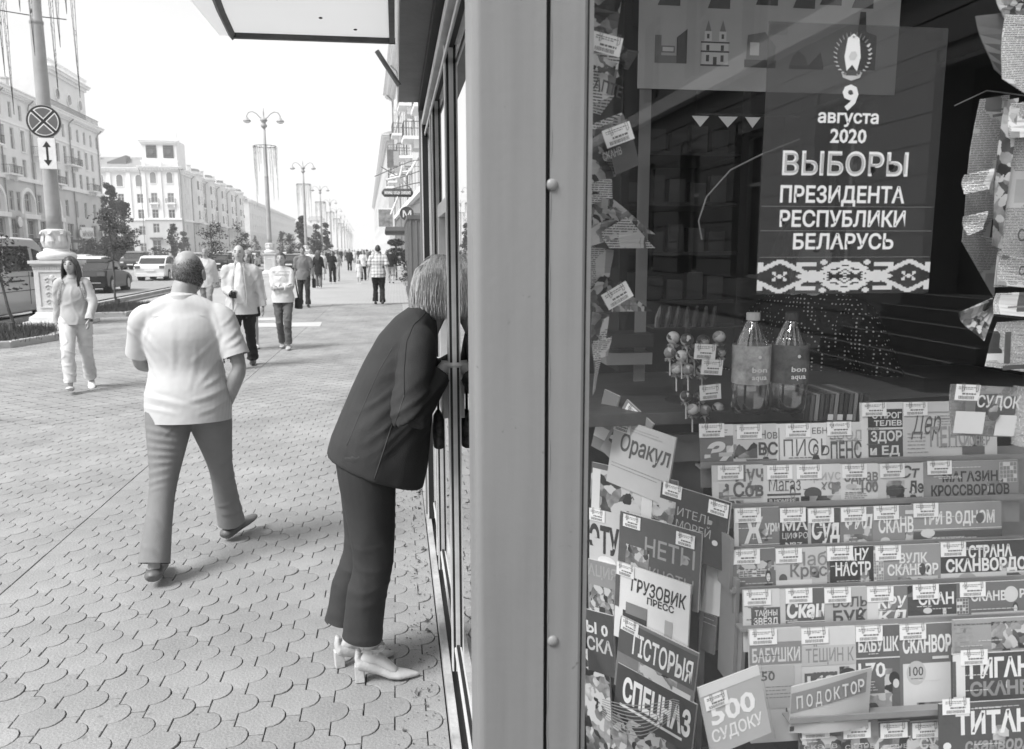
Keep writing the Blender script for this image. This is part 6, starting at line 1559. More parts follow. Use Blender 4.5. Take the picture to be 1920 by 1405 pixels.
far=[ # px, foot y, facing, H, fem, top dict, legs, hair, label
 (598,540,math.pi,1.68,True,dict(m=BLACKC,hem=.62,sleeve=.9),tr(DENIM),dict(style='full',m=hairmat(.12),long=.36,n=60,wr=.018),'long haired woman in a black coat walking away behind the grey shirted man'),
 (583,533,math.pi,1.74,False,dict(m=WHITEC,hem=.8,sleeve=.5),tr(MIDC),dict(style='short',m=hairmat(.35)),'pale haired person in a white shirt just right of the grey shirted man'),
 (606,524,0,1.62,True,dict(m=WHITEC,hem=.7,sleeve=.6),skirt_(BEIGE,.35,.22),dict(style='full',m=hairmat(.03)),'woman in a long pale dress and dark bun walking away'),
 (624,531,0,1.66,True,dict(m=BLACKC,hem=.80,sleeve=.5),tr(BLACKC),dict(style='full',m=hairmat(.10),long=.25,n=40,wr=.02),'woman in black top and black trousers beside a companion'),
 (632,527,.1,1.70,True,dict(m=BEIGE,hem=.78,sleeve=1),tr(MIDC),dict(style='full',m=hairmat(.2),long=.3,n=40,wr=.02),'woman in beige walking beside the one all in black'),
 (656,508,0,1.78,False,dict(m=BLACKC,hem=.78,sleeve=1,wide=1.1),tr(BLACKC),dict(style='short',m=hairmat(.1)),'man in a dark suit jacket over a white shirt in the middle of the pavement'),
 (674,532,0,1.18,True,dict(m=cloth('light',.6),hem=.72,sleeve=1),skirt_(WHITEC,.45,.2),dict(style='full',m=hairmat(.2),long=.2,n=30,wr=.02),'small girl in a pale coat and dark leggings holding hands'),
 (682,526,0,1.70,True,dict(m=WHITEC,hem=.8,sleeve=.5),tr(BLACKC),dict(style='full',m=hairmat(.15),long=.2,n=30,wr=.02),'adult in a pale top and black trousers beside the small girl'),
 (734,531,math.pi,1.76,False,dict(m=BLACKC,hem=.82,sleeve=1),dict(m=MIDC,w=1.15,hem=.12,end=.18,seed=3),dict(style='short',m=hairmat(.03)),'man in a black top and knee length shorts past the checked shirt'),
 (640,492,0,1.75,False,dict(m=BLACKC,hem=.78,sleeve=1),tr(BLACKC),dict(style='short',m=hairmat(.1)),'distant man in a dark suit left of the suited man'),
 (690,499,math.pi,1.72,False,dict(m=DENIM,hem=.78,sleeve=1),tr(BLACKC),dict(style='short',m=hairmat(.05)),'distant person in a denim jacket left of the checked shirt'),
 (700,494,0,1.7,True,dict(m=WHITEC,hem=.7,sleeve=.5),tr(DENIM),dict(style='full',m=hairmat(.1)),'distant woman in white nearly behind the checked shirt'),
 (665,494,0,1.7,True,dict(m=WHITEC,hem=.7,sleeve=.5),tr(MIDC),dict(style='full',m=hairmat(.1)),'distant woman in white above the small girl'),
 (648,489,math.pi,1.72,False,dict(m=GREYC,hem=.78,sleeve=1),tr(BLACKC),dict(style='short',m=hairmat(.05)),'far walker in grey, next to the distant dark suit'),
 (712,490,0,1.72,False,dict(m=BLACKC,hem=.78,sleeve=1),tr(BLACKC),dict(style='short',m=hairmat(.05)),'far walker in black half hidden by the checked shirt'),
 (760,518,.3,1.72,False,dict(m=BLACKC,hem=.78,sleeve=1),tr(BLACKC),dict(style='short',m=hairmat(.05)),'person in black standing under the dark awning'),
 (726,500,0,1.7,True,dict(m=GREYC,hem=.78,sleeve=1),tr(DENIM),dict(style='full',m=hairmat(.1)),'walker in grey left of the tiered plant stand'),
 (618,498,0,1.7,True,dict(m=MIDC,hem=.7,sleeve=.6),tr(BLACKC),dict(style='full',m=hairmat(.06)),'far woman in mid grey over the shoulder of the woman in black'),
 (672,487,0,1.75,False,dict(m=BLACKC,hem=.8,sleeve=1),tr(BLACKC),dict(style='short',m=hairmat(.05)),'tiny dark figure farthest down the middle of the pavement'),
 (684,486,0,1.72,True,dict(m=WHITEC,hem=.8,sleeve=1),tr(GREYC),dict(style='full',m=hairmat(.08)),'tiny pale figure farthest down, right of the tiny dark one'),
 (628,490,0,1.70,True,dict(m=BLACKC,hem=.75,sleeve=1),tr(BLACKC),dict(style='full',m=hairmat(.1)),'tiny dark figure at the left edge of the distant crowd'),
 (634,487,math.pi,1.78,False,dict(m=GREYC,hem=.8,sleeve=1),tr(BLACKC),dict(style='short',m=hairmat(.05)),'tiny grey figure second from the left in the distant crowd'),
 (655,486,0,1.74,False,dict(m=BLACKC,hem=.8,sleeve=1),tr(DENIM),dict(style='short',m=hairmat(.05)),'tiny dark figure over the shoulder of the suited man'),
 (661,489,math.pi,1.66,True,dict(m=MIDC,hem=.7,sleeve=1),tr(BLACKC),dict(style='full',m=hairmat(.1)),'tiny mid grey figure right of the suited man'),
 (679,491,0,1.80,False,dict(m=BLACKC,hem=.8,sleeve=1),tr(BLACKC),dict(style='short',m=hairmat(.05)),'small dark figure above the adult with the small girl'),
 (695,488,0,1.72,True,dict(m=BLACKC,hem=.7,sleeve=1),tr(GREYC),dict(style='full',m=hairmat(.1)),'tiny black clad figure just left of the checked shirt'),
 (688,504,math.pi,1.74,True,dict(m=GREYC,hem=.75,sleeve=1),tr(BLACKC),dict(style='full',m=hairmat(.06)),'woman in grey walking away between small girl and checked shirt'),
 (615,506,0,1.70,True,dict(m=BLACKC,hem=.75,sleeve=1),tr(DENIM),dict(style='full',m=hairmat(.06)),'woman in black behind the one in the long pale dress'),
 (391,592,0,1.74,False,dict(m=WHITEC,hem=.74,sleeve=1,th=.03),tr(MIDC),dict(style='short',m=hairmat(.3)),'person in a white jacket hidden behind the man in front'),
]
for k,(px_,fy,rz,H_,fem,tp_,lg_,hr_,lab) in enumerate(far):
    g=ground(px_,fy); ph=k*1.7; st=.2
    if fy<495: hr_=dict(hr_); hr_.pop('long',None)
    tp_=dict(tp_); tp_.setdefault('seed',20+k)
    a,c=(1,-1) if k%2 else (-1,1)
    person(lab,(g.x,g.y,0),rz,H=H_,fem=fem,vox=.022 if g.y<60 else .034,feet=[(.09,a*.17,.09),(-.09,c*.2,.09)],hands=[(.27,c*.10,.82),(-.27,a*.10,.82)],
        top=tp_,legs=lg_,hair=hr_,shoes=mat('shoe_black',.03,.4) if k%3 else mat('white_sneaker',.66,.6),face=(rz<1),group='people walking on the pavement',child=(H_<1.3),
        build=1.1 if not fem else .98)
# ================================================================== GOODS IN THE DISPLAY WINDOW
Q = random.Random(44)
def paper(v, var=.06):
    v=min(.86,v*1.25 if v>.12 else v) if v<.6 else min(.86,v*1.1); return mat('paper_%02d' % round(v*100), v, .45, var, 9, spec=.35)
def blotch(i):
    """printed picture: soft blotches of several greys"""
    nm='printed_picture_%d'%i
    if nm in MATS: return MATS[nm]
    m=mat(nm,.3,.4,.3,4,spec=.35); n,L,b=hook(m); t=n.new('ShaderNodeTexCoord'); mp_=n.new('ShaderNodeMapping'); mp_.inputs['Location'].default_value=(i*3.1,i*1.7,i*.9); L.new(t.outputs['Object'],mp_.inputs[0])
    v=n.new('ShaderNodeTexVoronoi'); v.inputs['Scale'].default_value=22+6*(i%4); v.inputs['Scale'].default_value=38+9*(i%4)
    z=n.new('ShaderNodeTexNoise'); z.inputs['Scale'].default_value=15; z.inputs['Detail'].default_value=8; z.inputs['Distortion'].default_value=.25; L.new(mp_.outputs[0],z.inputs['Vector'])
    mi=n.new('ShaderNodeMix'); mi.data_type='FLOAT'; mi.inputs[0].default_value=.45; wv_=n.new('ShaderNodeVectorMath'); wv_.operation='ADD'; sc2=n.new('ShaderNodeVectorMath'); sc2.operation='SCALE'; sc2.inputs[3].default_value=.06; L.new(z.outputs['Color'],sc2.inputs[0]); L.new(mp_.outputs[0],wv_.inputs[0]); L.new(sc2.outputs[0],wv_.inputs[1]); L.new(wv_.outputs[0],v.inputs['Vector']); sv=n.new('ShaderNodeSeparateXYZ'); L.new(v.outputs['Color'],sv.inputs[0]); L.new(sv.outputs['X'],mi.inputs[2]); L.new(z.outputs[0],mi.inputs[3])
    r=n.new('ShaderNodeValToRGB'); e=r.color_ramp; e.elements[0].position=.28; e.elements[0].color=(.03,.03,.03,1); e.elements[1].position=.62; e.elements[1].color=(.55,.55,.55,1)
    for p,c in ((.38,.12),(.47,.34),(.53,.16)): q=e.elements.new(p); q.color=(c,c,c,1)
    L.new(mi.outputs[0],r.inputs[0]); L.new(r.outputs[0],b.inputs['Base Color']); return m
def newsprint(v, ink, seed):
    nm='newsprint_%d'%seed
    if nm in MATS: return MATS[nm]
    m=mat(nm,v,.6,.1,5); n,L,b=hook(m); t=n.new('ShaderNodeTexCoord'); sx=n.new('ShaderNodeSeparateXYZ'); L.new(t.outputs['Object'],sx.inputs[0])
    def mth(op,a,b2=None):
        q=n.new('ShaderNodeMath'); q.operation=op
        for i,w_ in enumerate((a,b2)):
            if w_ is None: continue
            if isinstance(w_,(int,float)): q.inputs[i].default_value=w_
            else: L.new(w_,q.inputs[i])
        return q.outputs[0]
    row=mth('GREATER_THAN',mth('SINE',mth('MULTIPLY',sx.outputs['Z'],1150+seed*40)),.15)
    cb=n.new('ShaderNodeCombineXYZ'); L.new(mth('MULTIPLY',sx.outputs['X'],260),cb.inputs[0]); L.new(mth('FLOOR',mth('MULTIPLY',sx.outputs['Z'],183+seed*6)),cb.inputs[2])
    w1=n.new('ShaderNodeTexNoise'); w1.inputs['Scale'].default_value=1; w1.inputs['Detail'].default_value=1; L.new(cb.outputs[0],w1.inputs['Vector'])
    ma=n.new('ShaderNodeMapping'); ma.inputs['Location'].default_value=(seed*1.7,0,seed); L.new(t.outputs['Object'],ma.inputs[0])
    bl=n.new('ShaderNodeTexVoronoi'); bl.distance='CHEBYCHEV'; bl.inputs['Scale'].default_value=19; bl.inputs['Randomness'].default_value=.8; L.new(ma.outputs[0],bl.inputs['Vector'])
    sc_=n.new('ShaderNodeSeparateXYZ'); L.new(bl.outputs['Color'],sc_.inputs[0])
    txt=mth('MULTIPLY',mth('MULTIPLY',row,mth('GREATER_THAN',w1.outputs[0],.42)),mth('LESS_THAN',sc_.outputs['X'],.72))
    pic=mth('MULTIPLY',mth('GREATER_THAN',sc_.outputs['X'],.74),mth('LESS_THAN',bl.outputs['Distance'],.40))
    old=b.inputs['Base Color'].links[0].from_socket
    m1=n.new('ShaderNodeMix'); m1.data_type='FLOAT'; L.new(txt,m1.inputs[0]); L.new(old,m1.inputs[2]); m1.inputs[3].default_value=ink
    m2=n.new('ShaderNodeMix'); m2.data_type='FLOAT'; L.new(pic,m2.inputs[0]); L.new(m1.outputs[0],m2.inputs[2]); L.new(mth('MULTIPLY',sc_.outputs['Y'],.45),m2.inputs[3]); L.new(m2.outputs[0],b.inputs['Base Color']); return m
HN=[0]
TAGM = paper(.80,.03); CLIPM = mat('clip_wire',.25,.3,.1,9,metal=.8); PGS = mat('page_edges',.62,.7,.15,30,stretch=(1,1,40))
TAGN = [0]
def price_tag(parent, x, z, wd=.055, h=.030, y=-.004, rot=0):
    t=MB().box(0,wd,y-.0008,y,-h,0).build('price_tag',TAGM,parent,loc=(x,0,z),rot=(0,rot,0))
    b=MB(); 
    for (a,c,z0,tk) in ((.10,.86,-.16,.0011),(.10,.70,-.27,.0010),(.28,.84,-.55,.0026)):
        xx=a*wd
        while xx<c*wd:
            l=Q.uniform(.002,.006)*(1.3 if tk>.002 else 1); b.box(xx,min(c*wd,xx+l),y-.0012,y-.0009,z0*h-tk,z0*h+tk*.2); xx+=l+.0014
    k=.14*wd
    while k<.8*wd: ww=Q.choice((.0006,.0009,.0014)); b.box(k,k+ww,y-.0012,y-.0009,-.92*h,-.72*h); k+=ww+.0011
    tag(b.build('tag_print',mat('print_ink',.14,.6),t),kind='stuff')
    for cx in (.22,.80):
        xx=cx*wd+Q.uniform(-.003,.003)
        MB().tube([(xx,y-.0018,-.45*h),(xx-.001,y-.0018,.10*h),(xx+.003,y-.0018,.13*h),(xx+.004,y-.0018,-.35*h),(xx+.001,y-.0018,-.42*h)],.0005,4).build('paper_clip',CLIPM,t)
    return t
def magazine(label, P, wd, h, rz=0, tilt=R(-9), v=.3, items=(), tagpos=None, group=None, thick=.004, cat='magazine', rx=0, tagrot=0, name='magazine'):
    """P bottom left front corner; the cover faces -y before rz; items: (kind, x, z, w, h, ...) as fractions of the cover"""
    label=label.replace(' row of the rack',' rack row').replace(' of the slanted rack',' of the slanted rack')
    b=MB().box(0,wd,0,thick,0,h); me=b.mesh(name,paper(v)); me.materials.append(PGS); 
    for i in (3,4,5): me.polygons[i if i<len(me.polygons) else 0].material_index=0
    me.polygons[3].material_index=1; me.polygons[1].material_index=1
    o=link(name,me,None,P); M=Matrix.Rotation(rz,4,'Z')@Matrix.Rotation(tilt,4,'X')@Matrix.Rotation(rx,4,'Y'); o.rotation_euler=M.to_euler()
    tag(o,label,cat,group)
    yy=-.0006
    for it in items:
        k=it[0]; yy-=.00012
        x,z=it[1]*wd,it[2]*h
        if k=='box': MB().box(x,x+it[3]*wd,yy-.0001,yy,z,z+it[4]*h).build('colour_block',paper(it[5]),o)
        elif k=='pic': MB().box(x,x+it[3]*wd,yy-.0001,yy,z,z+it[4]*h).build('cover_picture',blotch(it[5]),o)
        elif k=='t':   # text: x, z, width, cap height, string, tone, [bold],[shear]
            text(it[5],it[4]*h,paper(it[6]),o,(x,yy,z),width=it[3]*wd,bold=it[7] if len(it)>7 else .02,shear=it[8] if len(it)>8 else 0,name='title' if it[4]>.05 else 'small_print')
        elif k=='face':      # a plain printed portrait
            W2,H2=it[3]*wd/2,it[4]*h/2; D_,S_=paper(it[5]),paper(it[6]); X_=(1,0,0)
            MB().tube([(x,yy,z),(x,yy-.0001,z)],(W2,H2),16,up=X_).build('printed_hair',D_,o)
            MB().tube([(x,yy-.0001,z-H2*.2),(x,yy-.0002,z-H2*.2)],(W2*.66,H2*.72),16,up=X_).build('printed_face',S_,o)
            MB().prism([(x-W2*1.5,z-H2*1.7),(x+W2*1.5,z-H2*1.7),(x+W2*.9,z-H2*.95),(x-W2*.9,z-H2*.95)],yy-.0001,yy).build('printed_shoulders',D_,o)
            e_=MB()
            for sx in (-.28,.28): e_.tube([(x+sx*W2,yy-.0002,z-H2*.12),(x+sx*W2,yy-.0003,z-H2*.12)],(W2*.14,H2*.07),6,up=X_)
            e_.tube([(x,yy-.0002,z-H2*.62),(x,yy-.0003,z-H2*.62)],(W2*.24,H2*.06),6,up=X_); tag(e_.build('printed_features',D_,o),kind='stuff')
        elif k=='oval':
            MB().tube([(x,yy,z),(x,yy-.0001,z)],(it[3]*wd/2,it[4]*h/2),18,up=(1,0,0)).build('badge',paper(it[5]),o)
        elif k=='lines':
            b=MB(); n_=it[6]
            for j in range(n_):
                zz=z+it[4]*h*(1-(j+.5)/n_); xx=x; 
                while xx<x+it[3]*wd*Q.uniform(.75,1): l=Q.uniform(.004,.012); b.box(xx,xx+l,yy-.0001,yy,zz,zz+.0016); xx+=l+.0018
            tag(b.build('small_print',paper(it[5]),o),kind='stuff')
        elif k=='grid':
            b=MB(); nx,nz=it[6]
            for j in range(nx+1): b.box(x+it[3]*wd*j/nx-.0004,x+it[3]*wd*j/nx+.0004,yy-.0001,yy,z,z+it[4]*h)
            for j in range(nz+1): b.box(x,x+it[3]*wd,yy-.00021,yy-.00012,z+it[4]*h*j/nz-.0004,z+it[4]*h*j/nz+.0004)
            for _ in range(nx*nz//5): i,j=Q.randrange(nx),Q.randrange(nz); b.box(x+it[3]*wd*(i+.05)/nx,x+it[3]*wd*(i+.95)/nx,yy-.0003,yy-.00022,z+it[4]*h*(j+.05)/nz,z+it[4]*h*(j+.95)/nz)
            tag(b.build('puzzle_grid',paper(it[5]),o),kind='stuff')
    if tagpos: price_tag(o,tagpos[0]*wd,tagpos[1]*h,*(tagpos[2:4] if len(tagpos)>3 else ()),y=yy-.0006,rot=tagrot)
    return o

# ---- the stepped rack in the middle: rows of covers, nearer and lower towards the glass
rack=empty('magazine_rack',(.95,1.5,.7)); tag(rack,'stepped display rack holding overlapping rows of puzzle magazines','rack')
RO=Vector((-.95,-1.5,-.7)); PLX=mat('pale_plastic_ledge',.25,.35,.1,5)
rowY=[1.66,1.615,1.57,1.525,1.475,1.425,1.385,1.345]
KR=.045; RZR=-math.atan(KR)
def onrow(px,py,y0):
    a,b_,c=ray(px,py); t=(y0+KR*.62)/(b_+KR*a); return Vector((a*t,b_*t,EYE+c*t))
def rowz(px,py,y): return atY(px,py,y)
def row_ledge(k,pxa,pxb,pya):
    y=rowY[k]; a=onrow(pxa,pya,y-.012); L_=(1.75-a.x)
    MB().box(0,L_,-.004,0,-.012,0).build('ledge',PLX,rack,loc=a+RO,rot=(0,0,RZR))
    MB().box(0,L_,.0001,.035,-.016,-.012).build('shelf',PLX,rack,loc=a+RO,rot=(0,0,RZR))
def put(k, x0, x1, ytop, ybot, label, v, items, tagpos=(.05,1.0), hh=.27, step=0, extra_y=0, tagw=None):
    """x0,x1,ytop,ybot: the visible edges of this cover in the photograph; it stands in row k of the rack"""
    y=rowY[k]-step+extra_y; xm=(x0+x1)/2
    tl=onrow(x0,ytop,y+.013); br=onrow(x1,ybot,y); bl=onrow(x0,ybot,y); tr_=onrow(x1,ytop,y+.013)
    wd=math.hypot(br.x-bl.x,br.y-bl.y); h=(tl.z+tr_.z)/2-(bl.z+br.z)/2
    dz=math.atan2(0,1)
    low=.05                      # the cover goes on down behind the ledge
    tl_=R(-9); H_=(h+low)/math.cos(tl_)
    P=(bl.x, bl.y-.009, (bl.z+br.z)/2-low)
    its=[]
    for it in items:             # fractions refer to the visible part
        it=list(it); it[2]=(it[2]*h+low)/ (h+low); it[4]=it[4]*h/(h+low); its.append(it)
    tp=None
    if tagpos: tp=(tagpos[0],(tagpos[1]*h+low)/(h+low),tagw or .058,.031)
    rr=random.Random(int(x0)+7*k)       # small print and pictures in the free corners
    hv=(h+low)
    for _ in range(2): its.append(['lines',rr.uniform(.05,.4),(rr.uniform(.02,.85)*h+low)/hv,rr.uniform(.25,.5),.07*h/hv,.12 if v>.3 else .6,1])
    if rr.random()<.42 and wd>.05: its.insert(0,['face',rr.uniform(.7,.88),(.30*h+low)/hv,.16*.08/wd,.30*h/hv,.06,.6 if v<.4 else .5])
    elif wd>.07: its.insert(0,['pic',rr.uniform(.55,.8),(rr.uniform(.0,.3)*h+low)/hv,.18,.3*h/hv,rr.randrange(1,9)])
    return magazine(label,P,wd,H_,RZR,tl_,v,its,tp,'overlapping magazines in the window rack',thick=.004+.003*Q.random())
T='t'
R1='top row of the rack'
put(0,1313,1374,797,872,'dark cover with pale slanted numerals at the left of the top rack row',.14,[('box',0,.72,1,.28,.55),(T,.1,.12,1.2,.42,'ЗА',.6,.05,.3),('box',.55,.2,.4,.1,.4),('lines',.1,.76,.8,.12,.15,2)],(-.05,1.03))
put(0,1374,1455,796,870,'pale cover with a blurred round face, second in the top rack row',.48,[('pic',.0,.14,.55,.55,1),(T,.62,.62,.4,.22,'Нов',.12,.0),(T,.58,.22,.45,.3,'ВС',.08,.03),('box',.3,.06,.7,.05,.15)],(.08,.98))
put(0,1455,1548,795,866,'white paper with tall black serif letters, third in the top rack row',.66,[(T,.72,.72,.3,.16,'ЕБН',.1,.0),(T,.14,.14,.92,.45,'ПИСЬ',.10,-.01),('box',.04,.0,.02,.9,.2)],(.18,1.0))
put(0,1548,1614,793,864,'grey paper with dark block capitals, fourth in the top rack row',.50,[(T,.1,.55,.9,.24,'ЗООЛ',.3,.01),(T,.12,.06,.88,.42,'ПЕНС',.10,.02),('box',.12,.5,.88,.02,.2)],(.02,1.02))
put(0,1614,1693,757,862,'tall paper with white lettering on black panels, tallest in the top rack row',.55,[('box',.16,.56,.82,.32,.04),('box',.16,.04,.82,.48,.07),(T,.26,.72,.7,.10,'С ПРОГ',.62,.03),(T,.3,.59,.66,.09,'ТЕЛЕВ',.62,.03),(T,.22,.32,.74,.17,'ЗДОР',.62,.03),(T,.2,.08,.7,.15,'и ЕД',.62,.03)],(.02,1.0))
put(0,1693,1868,755,858,'folded newspaper with a handwritten style heading at the right of the top rack row',.46,[(T,.08,.42,.32,.42,'Дер',.12,.0,.35),('box',.02,.8,.98,.02,.25),(T,.28,.2,.40,.34,'ПЕНС',.24,.02),(T,.64,.20,.28,.18,'ИОНЕР',.24,.02),('lines',.04,.06,.2,.4,.2,6),('lines',.36,.56,.2,.2,.2,4),('box',.62,.04,.24,.14,.12)],(.0,1.0))
put(1,1335,1430,873,948,'pale cover with large dark letters, left end of rack row two',.46,[('box',0,0,.3,.6,.5),('pic',.12,.05,.2,.5,2),(T,.45,.6,.55,.38,'Луч',.14,.03),(T,.4,.22,.6,.34,'Сов',.12,.03),('pic',.3,.0,.3,.12,3),('box',.35,.17,.6,.03,.2)],(.1,1.0))
put(1,1430,1500,873,946,'light cover with condensed black title and two dark bars, second in rack row two',.50,[(T,.15,.34,.85,.34,'Магаз',.09,.0),('box',.1,.22,.9,.05,.08),('box',.1,.02,.85,.14,.08),(T,.16,.05,.7,.08,'В НОМЕРЕ',.55,.01)],(.1,1.0))
put(1,1500,1575,872,945,'pale cover with a round jar picture, third in rack row two',.52,[('oval',.3,.26,.44,.34,.08),('pic',.0,.0,1,.2,4),(T,.1,.60,.9,.26,'Приус',.35,.0),(T,.5,.36,.5,.24,'хоз',.18,.02)],(-.1,1.0))
put(1,1575,1645,871,943,'pale cover with the number one hundred, fourth in rack row two',.55,[(T,.1,.55,.9,.3,'Здрав',.15,.02),(T,.55,.26,.45,.28,'100',.14,.03),('lines',.1,.04,.7,.2,.2,4),('oval',.28,.42,.3,.14,.4)],(.04,1.0))
put(1,1645,1730,870,941,'cover with a dark winged shape and black italics, fifth in rack row two',.48,[('pic',.18,.05,.4,.5,5),('oval',.34,.28,.34,.3,.06),(T,.5,.62,.42,.3,'Ст',.10,.02,.2),(T,.68,.22,.32,.3,'Ле',.08,.03,.0),('lines',.3,.06,.65,.06,.1,1)],(.04,1.0))
put(1,1730,1908,866,941,'wide grey cover with two outlined lines at right end of rack row two',.22,[(T,.20,.50,.58,.24,'МАГАЗИН',.05,.03),(T,.08,.16,.82,.25,'КРОССВОРДОВ',.05,.03),('grid',.80,.45,.18,.5,.5,(5,5)),('lines',.3,.8,.4,.08,.5,1)],(.04,1.03))
put(2,1375,1460,953,1030,'cover with a big white letter leaning right, left end of rack row three',.16,[(T,.22,.18,.42,.55,'Ж',.66,.06,.1),(T,.68,.42,.32,.25,'урн',.6,.03),('box',.16,.1,.84,.02,.5),('box',0,.0,.1,1,.5),('lines',.1,.0,.8,.1,.5,1)],(.02,1.0))
put(2,1460,1513,955,1028,'dark cover with white serif letters, second in rack row three',.06,[(T,.1,.45,.9,.28,'МА',.55,.02),(T,.1,.24,.9,.15,'ЦИФРО',.5,.0),(T,.2,.04,.6,.1,'№7',.6,.02)],(.02,1.03))
put(2,1513,1574,954,1026,'dark cover with a thick white script S, third in rack row three',.08,[(T,.12,.22,.86,.5,'Суд',.7,.03,.1),('box',0,0,.1,1,.35)],(.02,1.0))
put(2,1574,1635,952,1024,'mid grey cover with white slanted capitals, fourth in rack row three',.17,[(T,.15,.45,.85,.34,'ФИЛ',.7,.04,.15),('pic',.1,.02,.85,.28,6)],(.02,1.0))
put(2,1635,1711,950,1022,'grey cover with five tall white letters, fifth in rack row three',.22,[(T,.14,.32,.86,.38,'СКАНВ',.72,.03),('oval',.3,.1,.24,.2,.5),('box',.8,.78,.2,.1,.5)],(.02,1.02))
put(2,1711,1876,944,1018,'wide grey cover with uneven capitals and pale stripe in rack row three',.24,[(T,.10,.48,.82,.30,'ТРИ В ОДНОМ',.72,.03),('box',.0,.34,1,.02,.66),('box',.0,.0,1,.3,.10),('oval',.16,.26,.16,.22,.6),('oval',.75,.6,.09,.26,.12),('lines',.2,.06,.5,.1,.5,1)],(.0,1.02))
put(3,1372,1453,1030,1104,'dark cover with a white pattern of blots, left end of rack row four',.14,[(T,.1,.45,.9,.2,'ДЖЕН',.4,.02),('pic',.1,.5,.8,.2,7),('grid',.15,.3,.6,.16,.6,(6,3)),('lines',.3,.05,.6,.14,.5,1)],(.02,1.0))
put(3,1453,1549,1028,1102,'pale cover with grey lettering and a small round stamp, second in rack row four',.42,[(T,.35,.55,.65,.34,'Лаб',.2,.01),(T,.28,.28,.72,.3,'Крос',.14,.02),('oval',.14,.24,.16,.24,.1),('box',.0,.0,.7,.2,.55)],(.0,1.0))
put(3,1549,1637,1026,1100,'black cover with white capitals, third in rack row four',.04,[(T,.3,.66,.6,.28,'ЗАНХ',.72,.03),(T,.18,.28,.75,.32,'НАСТР',.72,.03),('pic',0,0,.06,1,2),('lines',.2,.1,.7,.06,.4,1)],(.0,1.03))
put(3,1637,1762,1023,1097,'cover with a zigzag patterned edge and white capitals, fourth in rack row four',.24,[('grid',0,.0,.14,.9,.6,(4,12)),(T,.38,.55,.42,.24,'ВУЛК',.66,.03),(T,.2,.25,.76,.26,'СКАНВОР',.7,.03),('oval',.72,.38,.1,.3,.08),('pic',.35,.0,.6,.2,8)],(.02,1.0))
put(3,1762,1925,1016,1094,'wide dark cover with two lines of white capitals at right of rack row four',.06,[(T,.32,.62,.5,.27,'СТРАНА',.72,.04),(T,.06,.3,.92,.28,'СКАНВОРДО',.72,.04),('box',.0,.0,1,.26,.5),('oval',.3,.13,.2,.26,.3),('pic',.75,.02,.2,.2,3)],(.0,1.0))
put(4,1393,1461,1106,1176,'cover with white words on dark blocks, left end of rack row five',.5,[('box',.2,.02,.8,.5,.10),(T,.3,.30,.62,.15,'ТАЙНЫ',.62,.02),(T,.26,.06,.68,.18,'ЗВЁЗД',.68,.03)],(.0,1.0))
put(4,1461,1544,1104,1174,'cover with a fat white curved letter, second in rack row five',.12,[(T,.15,.24,.85,.42,'Скан',.72,.04,.1),('box',.0,.0,.12,1,.45),('box',.16,.1,.84,.03,.5)],(.12,1.02))
put(4,1544,1624,1102,1172,'pale grey cover with two dark serif words, third in rack row five',.36,[(T,.2,.48,.8,.26,'БОЛЬ',.12,.02),(T,.2,.06,.8,.32,'БУК',.08,.03)],(.0,1.0))
put(4,1624,1700,1100,1170,'half white half dark cover with bold capitals, fourth in rack row five',.16,[('box',0,0,.28,1,.6),(T,.26,.42,.72,.3,'КРУ',.72,.03,.1),(T,.26,.04,.7,.3,'КЛ',.72,.03,.1)],(.0,1.0))
put(4,1700,1792,1097,1168,'dark cover with a curved pale lower edge, fifth in rack row five',.07,[(T,.22,.48,.72,.3,'СКАН',.7,.03),('box',.0,.0,1,.2,.4),('oval',.4,.32,.18,.16,.5),('lines',.5,.32,.4,.06,.5,1),('pic',0,.7,.12,.3,2)],(.1,1.02))
put(4,1792,1925,1092,1164,'cover with a zigzag corner and a round picture at the right of rack row five',.13,[('grid',.0,.2,.16,.4,.6,(4,5)),(T,.2,.52,.5,.24,'СКАНВ',.66,.03),('oval',.76,.66,.2,.42,.5),(T,.88,.56,.2,.22,'РД',.66,.03),('box',.2,.0,.8,.22,.45),('lines',.2,.24,.7,.1,.6,1)],(.04,1.02))
put(5,1405,1502,1186,1345,'cover with grey capitals over the number one hundred and fifty, sixth rack row',.42,[('box',0,.60,1,.25,.20),(T,.05,.63,.92,.15,'БАБУШКИ',.5,.02),('box',0,.1,.85,.48,.34),(T,.12,.42,.36,.10,'150',.10,.02),('lines',.3,.2,.5,.16,.14,4)],(.0,1.0))
put(5,1502,1604,1184,1345,'pale cover with dark haired head and number one hundred forty eight, sixth rack row',.50,[('box',0,.58,1,.22,.40),(T,.08,.62,.88,.15,'ТЁЩИН К',.2,.01),('box',.05,.34,.6,.16,.12),(T,.1,.36,.5,.11,'148',.66,.03),('oval',.85,.44,.34,.2,.05),('oval',.9,.38,.2,.14,.5)],(.0,1.0))
put(5,1604,1686,1181,1345,'dark cover with number one hundred seventy and small figure, sixth rack row',.12,[(T,.06,.72,.92,.15,'БАБУШК',.66,.03),('box',0,.64,1,.015,.5),(T,.05,.44,.62,.16,'170',.72,.02),('lines',.08,.28,.4,.12,.4,4),('pic',.1,.0,.7,.26,9),('oval',.86,.42,.24,.14,.03),('oval',.9,.36,.14,.1,.5)],(.0,1.0))
put(5,1686,1787,1178,1345,'tall cover with white capitals over a pale picture, sixth rack row',.13,[('box',.06,.02,.9,.56,.55),('pic',.3,.02,.6,.14,4),(T,.06,.70,1.2,.17,'СКАНВОРДЫ',.72,.04),('oval',.3,.48,.36,.26,.42),(T,.17,.45,.26,.10,'100',.08,.01),('lines',.2,.40,.2,.03,.1,1),('box',.6,.62,.3,.03,.6)],(.0,1.0))
